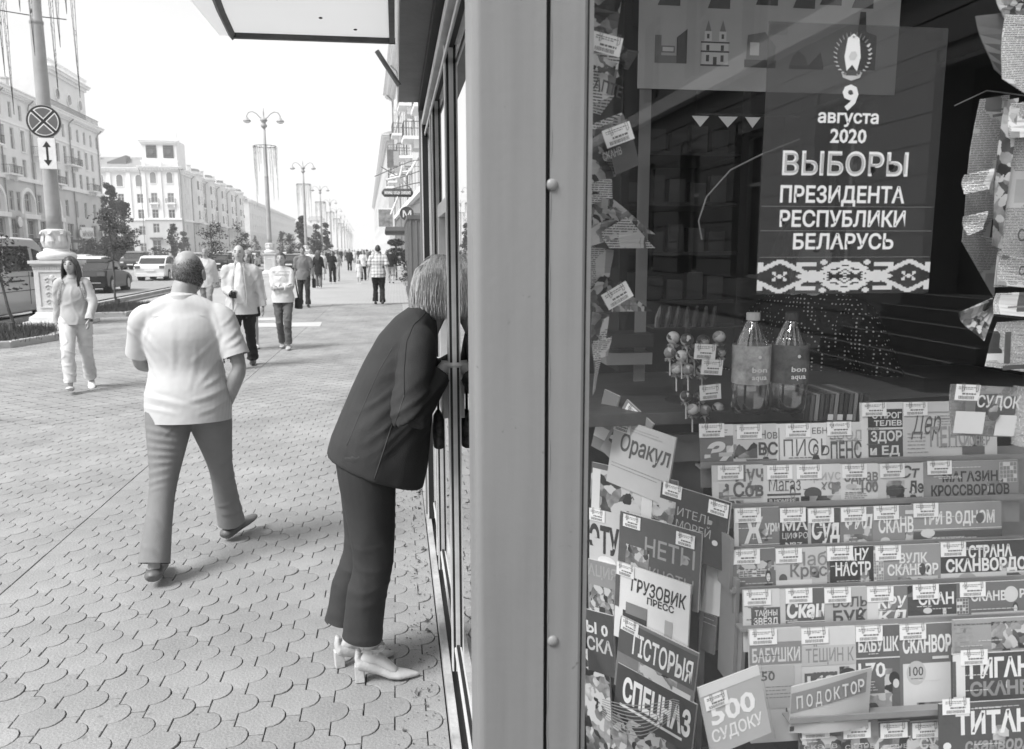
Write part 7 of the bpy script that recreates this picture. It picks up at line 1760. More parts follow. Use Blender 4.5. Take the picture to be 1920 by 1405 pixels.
put(5,1787,1925,1160,1225,'puzzle paper with a chequered block behind the thick magazine at right',.28,[('grid',.0,.1,.24,.8,.3,(6,6)),('pic',.5,.1,.5,.8,7),('lines',.0,.75,.9,.2,.1,1)],None)
put(6,1785,1925,1226,1308,'thick dark magazine with white capitals over grey ones, rack row seven',.06,[('box',.0,0,.16,1,.58),('box',.0,.05,.04,.8,.1),(T,.22,.46,.8,.42,'ГИГАН',.72,.04),(T,.22,.05,.8,.3,'СКАНВ',.22,.04)],(.1,1.1))
put(7,1760,1925,1318,1410,'thick dark magazine with large white capitals in the lowest row at right',.08,[(T,.18,.38,.85,.42,'ТИТАН',.72,.04),(T,.28,.02,.75,.26,'сканворд',.26,.03,.15),('oval',.08,.15,.09,.16,.7),('lines',.4,.84,.55,.08,.4,1)],(.03,1.1))
for k,(a,c,lab) in enumerate(((1497,1575,'left'),(1575,1645,'second'),(1645,1705,'third'),(1705,1760,'right hand'))):
    put(6,a,c,1352,1410,'dark cover with a torn white tag, lowest rack row, %s of four'%lab,.12+.05*(k%2),[('pic',0,0,1,.5,k+3)]+([(T,.3,.1,.6,.36,'СУ',.5,.03)] if k==3 else [(T,.1,.1,.8,.2,'сканв',.35,.0)]),(.05,.98))
for k,(pa,py) in enumerate(((1313,868),(1335,946),(1372,1026),(1372,1102),(1390,1174),(1480,1346))):
    row_ledge(k if k<5 else 6,pa,1925,py)
# side cheeks of the rack, sheets standing edge on behind the left ends
for k,(px_,y0,y1) in enumerate(((1372,1030,1110),(1383,1106,1290),(1395,1176,1290))):
    a=atY(px_,y0,rowY[3]-.02*k); c=atY(px_,y1,rowY[3]-.02*k)
    MB().box(a.x-.004,a.x+.004,rowY[3]-.02*k,rowY[3]+.06,c.z,a.z+.02).build('divider',PLX,rack,loc=RO)
a=atY(1358,860,1.70); MB().box(a.x-.002,1.78,1.705,1.71,.75,a.z+.0).build('back_board',mat('rack_board',.3,.6),rack,loc=RO)
# white empty shelf strip between the two racks
a=atY(1256,817,1.84); c=atY(1316,865,1.84); tag(MB().box(a.x,c.x+.03,1.84,1.86,c.z,a.z).build('shelf_edge',mat('pale_plastic_ledge',.55)),'blank pale shelf edge between the slanted magazine and the top row of the rack','shelf')
tag(MB().box(atY(1262,870,1.86).x,atY(1320,870,1.86).x,1.861,1.88,.55,c.z-.002).build('low_board',mat('panel_grey',.2,.7)),'plain grey panel under the blank shelf edge','panel')

# ---- curved doctor paper and the big pale puzzle book in front
def ribbon_cover(label, px0, px1, ytop, ybot, y, v, items, sag=.02):
    pass
p0=atY(1478,1375,1.375); p1=atY(1626,1355,1.375); wd=p1.x-p0.x; hh=atY(1478,1290,1.375).z-p0.z
cv=MB(); n_=14; cvs=[]
for i in range(n_+1):
    u=i/n_; x=u*wd; yb=.012*math.sin(u*math.pi)-.0; cvs.append((x,-yb))
for i in range(n_):
    (xa,ya),(xb,yb)=cvs[i],cvs[i+1]; ha=hh*(1+.28*math.sin(min(1,(i/n_)*1.3)*math.pi/2)); hb_=hh*(1+.28*math.sin(min(1,((i+1)/n_)*1.3)*math.pi/2))
    cv.add([(xa,ya,0),(xb,yb,0),(xb,yb,hb_),(xa,ya,ha),(xa,ya+.003,0),(xb,yb+.003,0),(xb,yb+.003,hb_),(xa,ya+.003,ha)],[(0,1,2,3),(5,4,7,6),(3,2,6,7),(0,4,5,1)])
dk=cv.build('magazine',paper(.40),None,loc=p0); tag(dk,'bowed pale magazine with white lettering on a grey band, low in front of the rack','magazine')
bd=MB()
for i in range(n_-1):
    (xa,ya),(xb,yb)=cvs[i],cvs[i+1]; f=lambda u:hh*(.42+.36*math.sin(u*1.6)); bd.add([(xa,ya-.0008,f(i/n_)-.0),(xb,yb-.0008,f((i+1)/n_)),(xb,yb-.0008,f((i+1)/n_)+hh*.44),(xa,ya-.0008,f(i/n_)+hh*.44)],[(0,1,2,3)])
bd.build('colour_block',paper(.20),dk); 
for i,ch in enumerate('ПОДОКТОР'):
    u=.06+i*.105; k=int(u*n_); f=hh*(.42+.36*math.sin(u*1.6))
    text(ch,hh*.26,paper(.62),dk,(u*wd,cvs[k][1]-.0060,f+hh*.10),rot=(0,-.10,0),width=.10*wd*.78,bold=.02)
MB().box(0,wd*.55,-.002,-.0012,.004,.014).build('colour_block',paper(.06),dk)
# 500 puzzle book, leaning in a clear holder
q0=atY(1335,1420,1.315); q1=atY(1452,1420,1.315)
pz=magazine('pale grey puzzle book with fat white numerals standing nearest the glass', (q0.x-.002,1.315,q0.z), q1.x-q0.x+.01, .135, rz=R(10), tilt=R(-10), v=.36, items=[('box',0,.86,1,.14,.62),(T,.10,.42,.74,.28,'500',.78,.03),(T,.06,.18,.84,.17,'СУДОКУ',.74,.02)], tagpos=(.05,.84,.05,.026), rx=R(-9))
hl=MB(); hl.tube([(-.004,-.006,-.01),(-.004,-.006,.15)],.0012,4); hl.tube([((q1.x-q0.x)+.012,-.006,-.01),((q1.x-q0.x)+.012,-.006,.15)],.0012,4)
hl.build('holder_edge',glass('clear_plastic',.92,1.45,.05,1.5),pz)

# ---- the slanted rack at the left, its plane turned towards the side wall
ux=Vector((.558,-.83,0)); RZL=math.atan2(ux.y,ux.x); P0=Vector((.59,1.79,0)); nrm=Vector((.83,.558,0))
def onrack(px,py,off=0.0):
    a,b_,c=ray(px,py); q=P0-nrm*off; t=(nrm.x*q.x+nrm.y*q.y)/(nrm.x*a+nrm.y*b_); return Vector((a*t,b_*t,EYE+c*t))
lrk=empty('slanted_rack',(.55,1.9,.5)); tag(lrk,'slanted rack of overlapping magazines against the left side of the window','rack')
def putl(tl, tr_, bl, label, v, items, off, tagpos=(.05,.98), tags=None, hx=0):
    a=onrack(*tl,off); b_=onrack(*tr_,off); c=onrack(*bl,off)
    wd=(b_-a).length; sl=math.asin(max(-.9,min(.9,(b_.z-a.z)/wd))); h=a.z-c.z+.03
    P=c-Vector((0,0,.03))
    o=magazine(label,P,wd,h,RZL,R(-4),v,[],None,'magazines on the slanted rack',thick=.005)
    M=Matrix.Rotation(RZL,4,'Z')@Matrix.Rotation(R(-4),4,'X')@Matrix.Rotation(-sl,4,'Y'); o.rotation_euler=M.to_euler()
    yy=-.0006; low=.03/h
    its=[]
    for it in items: it=list(it); it[2]=it[2]*(1-low)+low; it[4]=it[4]*(1-low); its.append(it)
    # reuse the magazine item builder on this object
    tmp=magazine('x',(0,0,0),wd,h,0,0,v,its,(tagpos[0],tagpos[1],.052,.030) if tagpos else None)
    for ch in list(tmp.children): ch.parent=o
    bpy.data.objects.remove(tmp)
    for (tx,tz) in (tags or []): price_tag(o,tx*wd,tz*h,.05,.030,y=-.003)
    return o
putl((1108,725),(1136,738),(1108,815),'narrow dark cover with white letters at the far left of the slanted rack, top',.16,[(T,.1,.4,.8,.25,'БЕТ',.6,.02),('box',0,0,1,.25,.5)],.0,None)
putl((1138,730),(1188,775),(1125,820),'dark steeply leaning cover with white letters behind the pale oracle paper',.22,[(T,.05,.5,.95,.24,'ЗДОРОВЬ',.6,.03),('pic',.1,.05,.8,.3,3)],.01,(.1,.98))
putl((1148,783),(1262,822),(1136,880),'pale slanting newspaper with outlined dark lettering at the top of the slanted rack',.42,[(T,.15,.45,.82,.32,'Оракул',.10,.02,.1),('lines',.05,.08,.9,.12,.2,2),('lines',.3,.82,.5,.1,.3,2)],.03,(.0,1.0))
putl((1104,868),(1265,905),(1104,965),'glossy wrapped magazine with a dark picture and pale part wrapped cover below the oracle paper',.12,[('pic',0,0,.9,.9,4),('box',.62,.0,.12,.7,.6),('box',.02,.1,.1,.8,.55)],.035,(.42,1.0))
putl((1232,905),(1362,945),(1228,1000),'dark cover with two lines of grey roman capitals, right of the glossy wrapped one',.06,[(T,.28,.48,.52,.16,'ИТЕЛЬ',.30,.0),(T,.28,.24,.50,.16,'МОРЕЙ',.30,.0),('oval',.85,.2,.08,.1,.6),('pic',0,0,.25,.7,5)],.05,(.04,1.02),[(.72,.97)])
putl((1104,955),(1160,968),(1104,1055),'cover with huge black letters on pale grey at the left edge of the slanted rack',.45,[(T,.0,.25,1.0,.45,'ЭТУ',.04,.04),('oval',.6,.1,.6,.18,.7)],.045,(.0,1.0))
putl((1162,962),(1316,1006),(1156,1072),'dark cover with grey serif capitals about coins in the middle of the slanted rack',.10,[(T,.34,.42,.60,.28,'НЕТЫ',.28,.01),(T,.30,.05,.64,.2,'НКНОТЫ',.26,.0),('pic',.1,.0,.3,.5,6)],.065,(.05,.98),[(.72,.95)])
putl((1103,1052),(1157,1066),(1103,1150),'grey cover with a small framed landscape at the left edge of the slanted rack',.22,[(T,.0,.72,1,.2,'АЦИЯ',.30,.02),('pic',.05,.05,.85,.5,7)],.06,None)
tk=putl((1158,1058),(1298,1105),(1150,1170),'white cover with a dark truck cab and slanted black lettering on the slanted rack',.70,[(T,.22,.62,.74,.2,'ГРУЗОВИК',.04,.02,.1),(T,.45,.50,.36,.10,'ПРЕСС',.05,.03),('box',.12,.0,.34,.28,.05),('box',.16,.24,.30,.18,.18),('box',.30,.02,.14,.12,.5),('box',.70,.0,.1,.36,.35),('box',.0,.3,.06,.5,.1)],.085,(.02,1.0))
putl((1102,1148),(1153,1162),(1102,1235),'very dark cover with pale letters and small shield, left edge of the slanted rack',.06,[(T,.0,.55,.8,.22,'Ы 0',.6,.03),(T,.0,.2,.95,.26,'СКА',.4,.03)],.075,None)
putl((1158,1158),(1304,1230),(1150,1262),'grey cover with large white cyrillic title below the truck magazine',.15,[('box',0,.4,1,.55,.09),(T,.2,.48,.76,.34,'ГІСТОРЫЯ',.75,.02),('pic',.3,.0,.5,.4,8),('box',.75,.0,.22,.3,.6)],.105,(.02,1.0))
putl((1100,1228),(1150,1244),(1100,1400),'busy dark picture cover at the bottom left of the slanted rack',.10,[('pic',0,0,1,1,9)],.09,None)
putl((1145,1245),(1292,1325),(1140,1400),'black cover with bold white slab lettering at the foot of the slanted rack',.05,[(T,.10,.62,.86,.26,'СПЕЦНАЗ',.76,.04),('box',.08,.54,.8,.03,.7),('pic',0,0,1,.45,2)],.12,None)
# coarse netting bag lying over the lowest covers
nb_=MB()
for k in range(9): nb_.tube([onrack(1128+t*12,1330+38*abs(math.sin((t/11)*math.pi))*(.3+k*.08)+k*4-18,.15) for t in range(13)],.0011,4)
tag(nb_.build('mesh_bag',mat('net_thread',.3,.8)),'rolled edge of a translucent net bag lying across the lowest covers at left','net bag')['kind']='stuff'
# upright of the slanted rack and loose papers right of it
a=onrack(1318,1040,.02); MB().box(a.x,a.x+.012,a.y,a.y+.01,.5,a.z).build('upright',PLX,lrk,loc=(-.55,-1.9,-.5))
for k,(tl,tr_,bl,v,lab) in enumerate((((1312,1008),(1360,1020),(1305,1120),.66,'blank white curled sheet hanging right of the coins cover'),((1335,1120),(1362,1130),(1312,1195),.13,'narrow dark folded sheet under the blank white one'))):
    o=putl(tl,tr_,bl,lab,v,[('lines',.1,.3,.8,.3,.4,3)] if k else [],.02,None); o['category']='paper sheet'
# strip of papers hanging down the left jamb
def hang(label, pts, y, v, items=(), m=None, cat='newspaper', bend=.01):
    """a hanging sheet given by its four corners in the photograph: tl, tr, br, bl"""
    q=[atY(px,py,y+dy) for (px,py,dy) in pts]; b=MB(); n_=6; off=Vector((0,.0022,0)); G_=[]
    for i in range(n_+1):
        u=i/n_; l=q[0].lerp(q[3],u); r=q[1].lerp(q[2],u); l.y+=bend*math.sin(u*5+y*9); r.y-=bend*math.sin(u*4+1); G_.append((l,r))
    for i in range(n_):
        (a,b1),(c,d)=G_[i],G_[i+1]; b.add([a,b1,d,c,a+off,b1+off,d+off,c+off],[(0,3,2,1),(4,5,6,7),(0,1,5,4),(1,2,6,5),(2,3,7,6),(3,0,4,7)])
    base=q[0].copy(); b.v=[tuple(Vector(p)-base) for p in b.v]
    HN[0]+=1
    o=b.build('newspaper',m or (newsprint(min(.8,v*1.3),.10,HN[0]) if v>.25 else paper(v)),None,loc=base); tag(o,label,cat)
    ex=(q[1]-q[0]); W=ex.length; rz=math.atan2(ex.y,math.hypot(ex.x,0)); rr=-math.atan2(ex.z,math.hypot(ex.x,ex.y)); H_=(q[3]-q[0]).length
    for it in items:
        if it[0]=='t': text(it[5],it[4]*H_,paper(it[6]),o,(it[1]*W,-.02,-(1-it[2])*H_+it[1]*ex.z),rot=(0,rr,rz),width=it[3]*W,bold=.02,name='title')
        elif it[0]=='tag': price_tag(o,it[1]*W,-(1-it[2])*H_,.05,.03,y=-.016,rot=rr)
        else: MB().box(it[1]*W,(it[1]+it[3])*W,-.019,-.018,-(1-it[2])*H_,-(1-it[2]-it[4])*H_).build('print_block',paper(it[5]) if it[0]=='box' else blotch(it[5]),o,rot=(0,rr,rz))
    return o
hang('crumpled dark picture sheet at the very top of the left jamb',[(1106,-20,0),(1165,-20,0),(1160,70,.01),(1104,60,0)],1.36,.2,m=blotch(4))
hang('pale hanging paper with an eye and black capitals near the top of the left jamb',[(1104,60,0),(1165,85,.02),(1152,178,.02),(1106,200,0)],1.34,.58,[('tag',.08,.98),('pic',.1,.48,.7,.2,6),('t',.06,.22,.85,.16,'АПТЕ',.08)],bend=.004)
hang('narrow grey slip below the paper with black capitals',[(1112,175,0),(1152,180,.02),(1128,215,.02),(1112,212,0)],1.345,.42,bend=.003)
hang('bundle of rolled papers with a clipped tag half way up the left jamb',[(1108,238,0),(1166,216,.03),(1192,310,.05),(1150,330,.02)],1.36,.30,[('box',.15,.05,.8,.6,.12),('t',.25,.3,.6,.14,'СКАНВ',.36),('tag',.2,.9)],bend=.012)
hang('thin rolled white edge above the bundle with a clipped tag',[(1108,234,0),(1166,212,.03),(1168,222,.03),(1108,246,0)],1.35,.7,bend=.002)
hang('folded grey paper hanging left of the rolled bundle',[(1106,262,0),(1130,250,.01),(1158,330,.02),(1106,345,0)],1.37,.34,m=blotch(5))
hang('fanned pale magazine corners above the second fan at left',[(1112,358,0),(1136,366,.03),(1232,440,.09),(1110,425,.0)],1.37,.46,[('box',.0,.5,.5,.3,.3)],m=blotch(7),cat='magazine')
hang('lower fan of pale pages ending in a sharp point at left',[(1128,435,0),(1172,408,.03),(1232,466,.10),(1140,466,.0)],1.36,.5,cat='magazine')
hang('striped fan of page corners with a white tag beside the left jamb',[(1108,540,0),(1128,514,.03),(1226,585,.10),(1110,585,.0)],1.37,.36,[('tag',.3,.7)],m=blotch(2),cat='magazine')
hang('dark curled strip with rounded pattern under the striped fan',[(1110,585,0),(1140,590,.02),(1128,640,.02),(1112,700,0)],1.36,.14,m=blotch(9),cat='paper strip')
hang('clear curled sheet edge under the dark curled strip',[(1130,600,0),(1140,592,.02),(1118,735,.02),(1108,740,0)],1.35,.5,cat='paper strip')
for lab,pts,v,mm,its in (
 ('dark crumpled wrapper showing beside the eye paper near the jamb top',[(1140,70,.03),(1176,92,.05),(1170,140,.05),(1150,150,.03)],.12,blotch(2),()),
 ('thin dark clip strip hanging right of the eye paper',[(1168,92,.05),(1198,98,.06),(1180,130,.06),(1160,128,.05)],.06,None,()),
 ('pale page corner under the bundle of rolled papers',[(1106,340,.02),(1146,336,.03),(1150,372,.03),(1106,384,.02)],.5,None,()),
 ('striped page edges above the lower fan at left',[(1106,424,.01),(1150,410,.03),(1160,446,.03),(1108,462,.01)],.34,blotch(8),()),
 ('grey printed sheet filling the jamb between the two fans',[(1106,462,.03),(1150,470,.05),(1144,520,.05),(1106,540,.03)],.4,None,()),
 ('small pale square slip in front of the dark curled strip',[(1112,640,-.01),(1146,632,.0),(1140,668,.0),(1112,676,-.01)],.5,None,())):
    hang(lab,pts,1.35,v,its,m=mm,bend=.004)
for lab,pts,v,mm,its in (
 ('stack of folded dark papers along the upper right edge beside the puzzle sheet',[(1868,-20,.03),(1930,-20,.03),(1925,40,.03),(1880,36,.03)],.2,blotch(3),()),
 ('white clipped tag sheet on the right edge above the pale initials',[(1896,196,-.01),(1960,190,-.01),(1955,256,-.01),(1892,262,-.01)],.7,None,(('box',.1,.5,.5,.08,.2),)),
 ('narrow printed strip overlapping the long newspaper on its right side',[(1884,190,-.005),(1908,186,-.005),(1880,470,.0),(1858,462,.0)],.3,blotch(6),()),
 ('bunch of pale curled page ends half way down the long newspaper',[(1808,330,.0),(1862,318,-.01),(1858,356,-.01),(1806,366,.0)],.62,None,()),
 ('second bunch of pale curled ends near the foot of the long newspaper',[(1806,408,.0),(1850,398,-.01),(1846,432,-.01),(1812,444,.0)],.58,None,()),
 ('thick folded newspaper end on the right edge below the rod',[(1880,480,-.015),(1960,492,-.015),(1960,545,-.015),(1868,536,-.015)],.5,None,(('t',.2,.4,.6,.3,'СУДО',.1),))):
    hang(lab,pts,1.345,v,its,m=mm,bend=.004)
# clipped newspapers down the right edge
hang('long hanging newspaper with small print at the upper right of the window',[(1838,188,0),(1890,180,.01),(1868,560,.03),(1800,455,0)],1.37,.34,[('lines' if False else 'box',.1,.90,.8,.012,.12),('box',.12,.86,.4,.02,.12),('box',.62,.86,.3,.02,.16),('pic',.0,.28,.8,.14,4),('pic',.05,.06,.7,.16,6)],bend=.006)
hang('puzzle sheet with a printed grid just right of the long hanging newspaper',[(1885,30,0),(1945,30,.0),(1945,190,.0),(1878,150,0)],1.33,.6,[('box',.1,.8,.8,.02,.3),('box',.1,.6,.8,.02,.3)],bend=.003)
hang('folded translucent paper flap hanging at the upper right',[(1830,32,0),(1925,22,.0),(1890,150,.02),(1862,132,0)],1.39,.16,bend=.004)
hang('pale printed sheet on the right edge with large pale initials',[(1900,262,0),(1960,250,0),(1945,540,.0),(1862,540,.0)],1.35,.42,[('t',.30,.60,.8,.07,'КЛЮ',.62),('t',.2,.30,.8,.08,'СУД',.1),('box',.1,.72,.6,.1,.62),('box',.1,.05,.5,.2,.6)],bend=.003)
hang('small stack of white sheets stacked flat sticking out to the left at the right edge',[(1868,552,0),(1960,548,0),(1960,600,0),(1862,590,0)],1.33,.66,[('box',.1,.3,.6,.08,.2)],bend=.002)
hang('gridded newspaper with a barcode lower on the right edge',[(1870,606,0),(1960,600,0),(1960,705,0),(1846,688,0)],1.34,.55,[('box',.02,.1,.12,.7,.1),('box',.3,.1,.5,.02,.2),('box',.3,.45,.5,.02,.2),('box',.3,.7,.5,.02,.2),('box',.0,-.05,1,.1,.1)],bend=.002)
hang('fan of thin folded corners sticking out left below the white sheets',[(1795,588,0),(1855,560,.02),(1872,585,.02),(1838,640,0)],1.35,.22,m=blotch(3),cat='paper strip')
sd_=hang('hanging puzzle paper with two small grids and a round face at the right',[(1782,722,0),(1905,728,0),(1900,822,0),(1782,818,0)],1.36,.28,[('tag',.0,1.03),('t',.30,.62,.66,.22,'СУДОК',.62),('box',.04,.1,.44,.42,.62),('box',.66,.08,.3,.40,.6)],bend=.003)
MB().tube([(.078,-.022,-.052),(.078,-.0225,-.052)],(.013,.017),14,up=(1,0,0)).build('printed_face',blotch(1),sd_)
hang('blank white gridded newspaper page at the right edge beside the hanging puzzle paper',[(1900,725,0),(1965,730,0),(1965,850,0),(1895,835,0)],1.365,.62,[('box',.1,.2,.8,.01,.3),('box',.1,.5,.8,.01,.3),('box',.1,.8,.8,.01,.3)],bend=.002)
# wire the sheets are clipped to
tag(MB().tube([atY(1790,200,1.37),atY(1850,172,1.37),atY(1960,186,1.36)],.0012,5).build('wire',CLIPM),'thin wire from which the newspapers at the upper right hang','wire')
tag(MB().tube([atY(1840,445,1.36),atY(1960,478,1.36)],.0014,5).build('plastic_rod',PLX),'thin pale rod crossing the papers on the right edge','rod')
# dropped spines of small books behind the top row
for k in range(13):
    px_=1508+k*9; a=atY(px_,742-min(k,6)*.6,1.74); c=atY(px_+8,790,1.74)
    o=MB().box(0,c.x-a.x,0,.13,0,a.z-c.z).build('book',paper((.05,.12,.22,.08)[k%4]),None,loc=(a.x,1.74,c.z)); o.rotation_euler=(0,R(3),0)
    tag(o,'thin %s book standing behind the top row, %s'%(['black','dark','grey','very dark'][k%4],['farthest left','second from the left','third','fourth','fifth','sixth, in the middle','seventh','eighth','ninth','tenth','eleventh','twelfth','farthest right'][k]),'book','books behind the top row')
    if k in (5,7,9): MB().box(.001,c.x-a.x-.001,-.001,-.0002,.002,.016).build('spine_label',TAGM,o)
hang('thin open notebook lying on its edge over the row of small books',[(1640,752,0),(1800,742,0),(1800,752,.1),(1640,760,.1)],1.72,.12,bend=0,cat='notebook')

# ---- bottles, lollipops, trays on the counter
def bottle(px_, cap_v, label_v, label, ts):
    a=atY(px_,790,1.76); top=atY(px_,587,1.76); rr=.0435; H_=top.z-1.315+.0; o=empty('water_bottle',(a.x,1.76,1.315)); tag(o,label,'bottle')
    prof=[(.02,0),(.040,.004),(rr,.02),(rr,.07),(rr*.97,.075),(rr,.08),(rr,H_*.50),(rr*.96,H_*.60),(rr*.80,H_*.72),(rr*.55,H_*.83),(.0165,H_*.90),(.0135,H_*.915),(.0135,H_*.935)]
    MB().lathe(prof,seg=28).build('bottle_body',glass('bottle_plastic',.93,1.5,.04,4.5),o,smooth=True)
    MB().lathe([(r_*.93,z) for r_,z in prof[1:9]],seg=24).build('water',glass('water_in_bottle',.90,1.33,.0,.5),o,smooth=True)
    for k in range(3): MB().tube([(.0135*math.cos(t)*(3.0-.35*k)*.9,.0135*math.sin(t)*(3.0-.35*k)*.9,H_*(.55+.1*k)) for t in [j*.5236 for j in range(13)]],.0009,4).build('moulded_ring',glass('bottle_plastic',.8),o)
    MB().lathe([(.0155,H_*.925),(.0158,H_*.93),(.0158,H_*.995),(.0145,H_)],seg=22,fl=.05).build('cap',mat('cap_%d'%int(cap_v*100),cap_v,.4),o)
    lb=MB().lathe([(rr+.0008,.075),(rr+.0008,.165)],seg=32); lb.f=lb.f[:-2]; lb.build('label',mat('bottle_label_%d'%int(label_v*100),label_v,.4,.5,40),o,smooth=True)
    yo=-rr-.0018
    for i,(ch,z) in enumerate((('bon',.105),('aqua',.088))): text(ch,.012,paper(ts),o,(-.018,yo-.001,z),width=.036,bold=.02)
    MB().tube([(.0,yo,.140),(.0,yo-.0004,.140)],.004,12).build('label_mark',paper(ts),o)
    return o
bottle(1403,.55,.34,'clear plastic water bottle with a pale screw cap and light label',.6)
bottle(1474,.05,.10,'clear plastic water bottle with a black screw cap and dark label',.66)
def lolly(px_,py,y,r,k,lab):
    p=atY(px_,py,y); o=empty('lollipop',p); tag(o,lab,'lollipop','wrapped lollipops on the stand')
    MB().ball((0,0,0),(r,r,r*.98),16,12).build('wrapped_ball',blotch(k%5+1),o,smooth=True)
    MB().tube([(0,0,-r*.9),(.003,.004,-.055)],.0018,6).build('stick',paper(.62),o)
    w_=MB()
    for j in range(6): a=j*1.05; w_.tube([(0,0,-r*.8),(.012*math.cos(a),.012*math.sin(a),-r*1.35)],[(.001,.002),(.0006,.006)],4)
    tag(w_.build('wrapper_twist',blotch(k%5+1),o),kind='stuff')
LP=[(1262,634,0),(1288,638,-.02),(1318,640,.0),(1348,633,.02),(1256,662,0),(1278,668,-.02),(1302,664,.01),(1350,660,0),(1268,692,0),(1290,694,-.02),(1316,696,.01),(1286,744,-.02),(1311,742,0),(1298,769,-.03),(1322,770,0),(1346,766,.02)]
nmL=['top row, farthest left','top row, second','top row, third','top row, right end','second tier, far left','second tier, second','second tier, beside the upper tag','second tier, right of the upper tag','third tier, left','third tier, middle','third tier, under the second tag','fourth tier, left','fourth tier, behind the lowest tag','bottom tier, left','bottom tier, middle','bottom tier, right']
for k,(a,b_,dy) in enumerate(LP): lolly(a,b_,1.80+dy,.0155 if k<4 else .0145,k,'wrapped lollipop on the clear stand, '+nmL[k])
ls=empty('lollipop_stand',(.69,1.84,1.315)); tag(ls,'clear plastic stand full of wrapped lollipops beside the bottles','stand')
CP=glass('clear_plastic',.92,1.45,.05,1.5)
MB().tube([(0,0,0),(0,0,.22)],.006,8).build('post',CP,ls); 
for z in (.02,.09,.15): MB().lathe([(.05,z),(.05,z+.003)],seg=20).build('disc',CP,ls)
for k,(px_,py) in enumerate(((1303,645),(1316,674),(1311,724))):
    p=atY(px_,py,1.765); o=empty('price_label',p); tag(o,['upper','middle','lowest'][k]+' white price card with a barcode on the lollipop stand','price card','price cards on the lollipop stand'); o.rotation_euler=(0,R((4,4,-4)[k]),0)
    price_tag(o,0,0,.052,.036,y=0)
# black tray and pale papers on the counter at left
a=atY(1140,628,1.95); c=atY(1226,652,1.95); o=MB().box(0,c.x-a.x,0,.10,c.z-a.z,0).build('tray',BLK,None,loc=a,bevel=.002); tag(o,'low black tray on the counter at the left','tray')
o=MB().box(0,.12,0,.09,0,.03).build('carton',mat('panel_grey',.2),None,loc=(a.x+.0,1.96,c.z-.045)); tag(o,'small grey carton under the black tray','carton')
a=atY(1290,560,2.2)
o=MB().box(0,.27,0,.10,0,.004).build('jar_shelf',mat('cabinet_board',.05),None,loc=(atY(1225,618,2.15).x,2.15,atY(1225,618,2.15).z)); tag(o,'narrow dark shelf with upright wrapped packets behind the lollipops','shelf')
for k in range(7):
    px_=1232+k*17; p=atY(px_,616,2.16); o=MB().tube([(0,0,.002),(.004,0,.03),(.010,.0,.062)],[(.011,.008),(.013,.01),(.009,.003)],8).build('packet',mat('shiny_wrap',.08,.12,.6,20,spec=.9),None,loc=p); tag(o,'shiny dark wrapped packet on the shelf behind the lollipops, %s'%['first at left','second','third','fourth','fifth','sixth','last at right'][k],'packet','dark packets on the back shelf')
# goods on the dim cabinet shelves
for i,z in enumerate((1.532,1.692,1.852,2.012)):
    for j in range(5):
        o=MB().box(0,.055,0,.03,0,.09-.012*((i+j)%3)).build('packet',paper((.035,.02,.045,.03)[(i+j)%4]),None,loc=(.76+j*.072,2.62,z)); tag(o,'dim packet on the back cabinet, shelf %s, %s'%(['lowest','second lowest','second highest','highest'][i],['far left','left','middle','right','far right'][j]),'packet','packets on the dim cabinet')
# poster of sights hung high inside
cb_=atY(1196,166,1.98); c2=atY(1678,176,1.98)
ps_=MB().box(0,c2.x-cb_.x,0,.003,0,.34).build('poster',paper(.36),None,loc=(cb_.x,1.98,cb_.z)); tag(ps_,'large pale poster of small building pictures hung high inside the window','poster')
def pic_at(px0,px1,py0,py1,fn):
    A_=atY(px0,py1,1.978)-cb_; B_=atY(px1,py0,1.978)-cb_; o=empty('picture',(A_.x,-.002,A_.z)); o.parent=ps_; o.location=(A_.x,-.001,A_.z); fn(o,B_.x-A_.x,B_.z-A_.z); return o
def bx(o,m,x0,x1,z0,z1,k=0,name='print_block'): MB().box(x0,x1,-.0004-k*.0003,-.0002-k*.0003,z0,z1).build(name,m,o)
D1,D2,D3=paper(.07),paper(.16),paper(.5)
def pA(o,w_,h): bx(o,D2,0,w_*.2,0,h*.8); bx(o,D1,w_*.68,w_,.0,h*.75); bx(o,D2,w_*.2,w_*.68,0,h*.22); bx(o,D2,w_*.2,w_*.62,h*.3,h*.5); MB().prism([(w_*.68,h*.7501),(w_,h*.7501),(w_,h*1.0)],-.0006,-.0002).build('print_block',D1,o); bx(o,D3,w_*.24,w_*.58,h*.34,h*.46,1)
def pB(o,w_,h):      # a plain two towered church front
    bx(o,D3,.06*w_,.94*w_,0,h*.55)
    for t_ in (.26,.74): bx(o,D3,(t_-.12)*w_,(t_+.12)*w_,h*.55,h*.76); MB().prism([((t_-.1)*w_,h*.7601),((t_+.1)*w_,h*.7601),(t_*w_,h)],-.0006,-.0002).build('print_block',D2,o); bx(o,D1,(t_-.04)*w_,(t_+.04)*w_,h*.6,h*.7,1); bx(o,D1,(t_-.05)*w_,(t_+.05)*w_,h*.34,h*.46,1); bx(o,D1,(t_-.05)*w_,(t_+.05)*w_,h*.1,h*.24,1)
    for z in (.50,.30,.0): bx(o,D1,.03*w_,.97*w_,h*z,h*(z+.035),2)
    bx(o,D1,.44*w_,.56*w_,0,h*.2,3)
def pC(o,w_,h): bx(o,D1,0,w_,0,h*.22); MB().prism([(w_*.05,h*.221),(w_*.95,h*.221),(w_*.98,h*.6),(w_*.62,h),(w_*.08,h*.9)],-.0006,-.0002).build('print_block',D2,o); bx(o,D3,w_*.16,w_*.45,h*.34,h*.7,1)
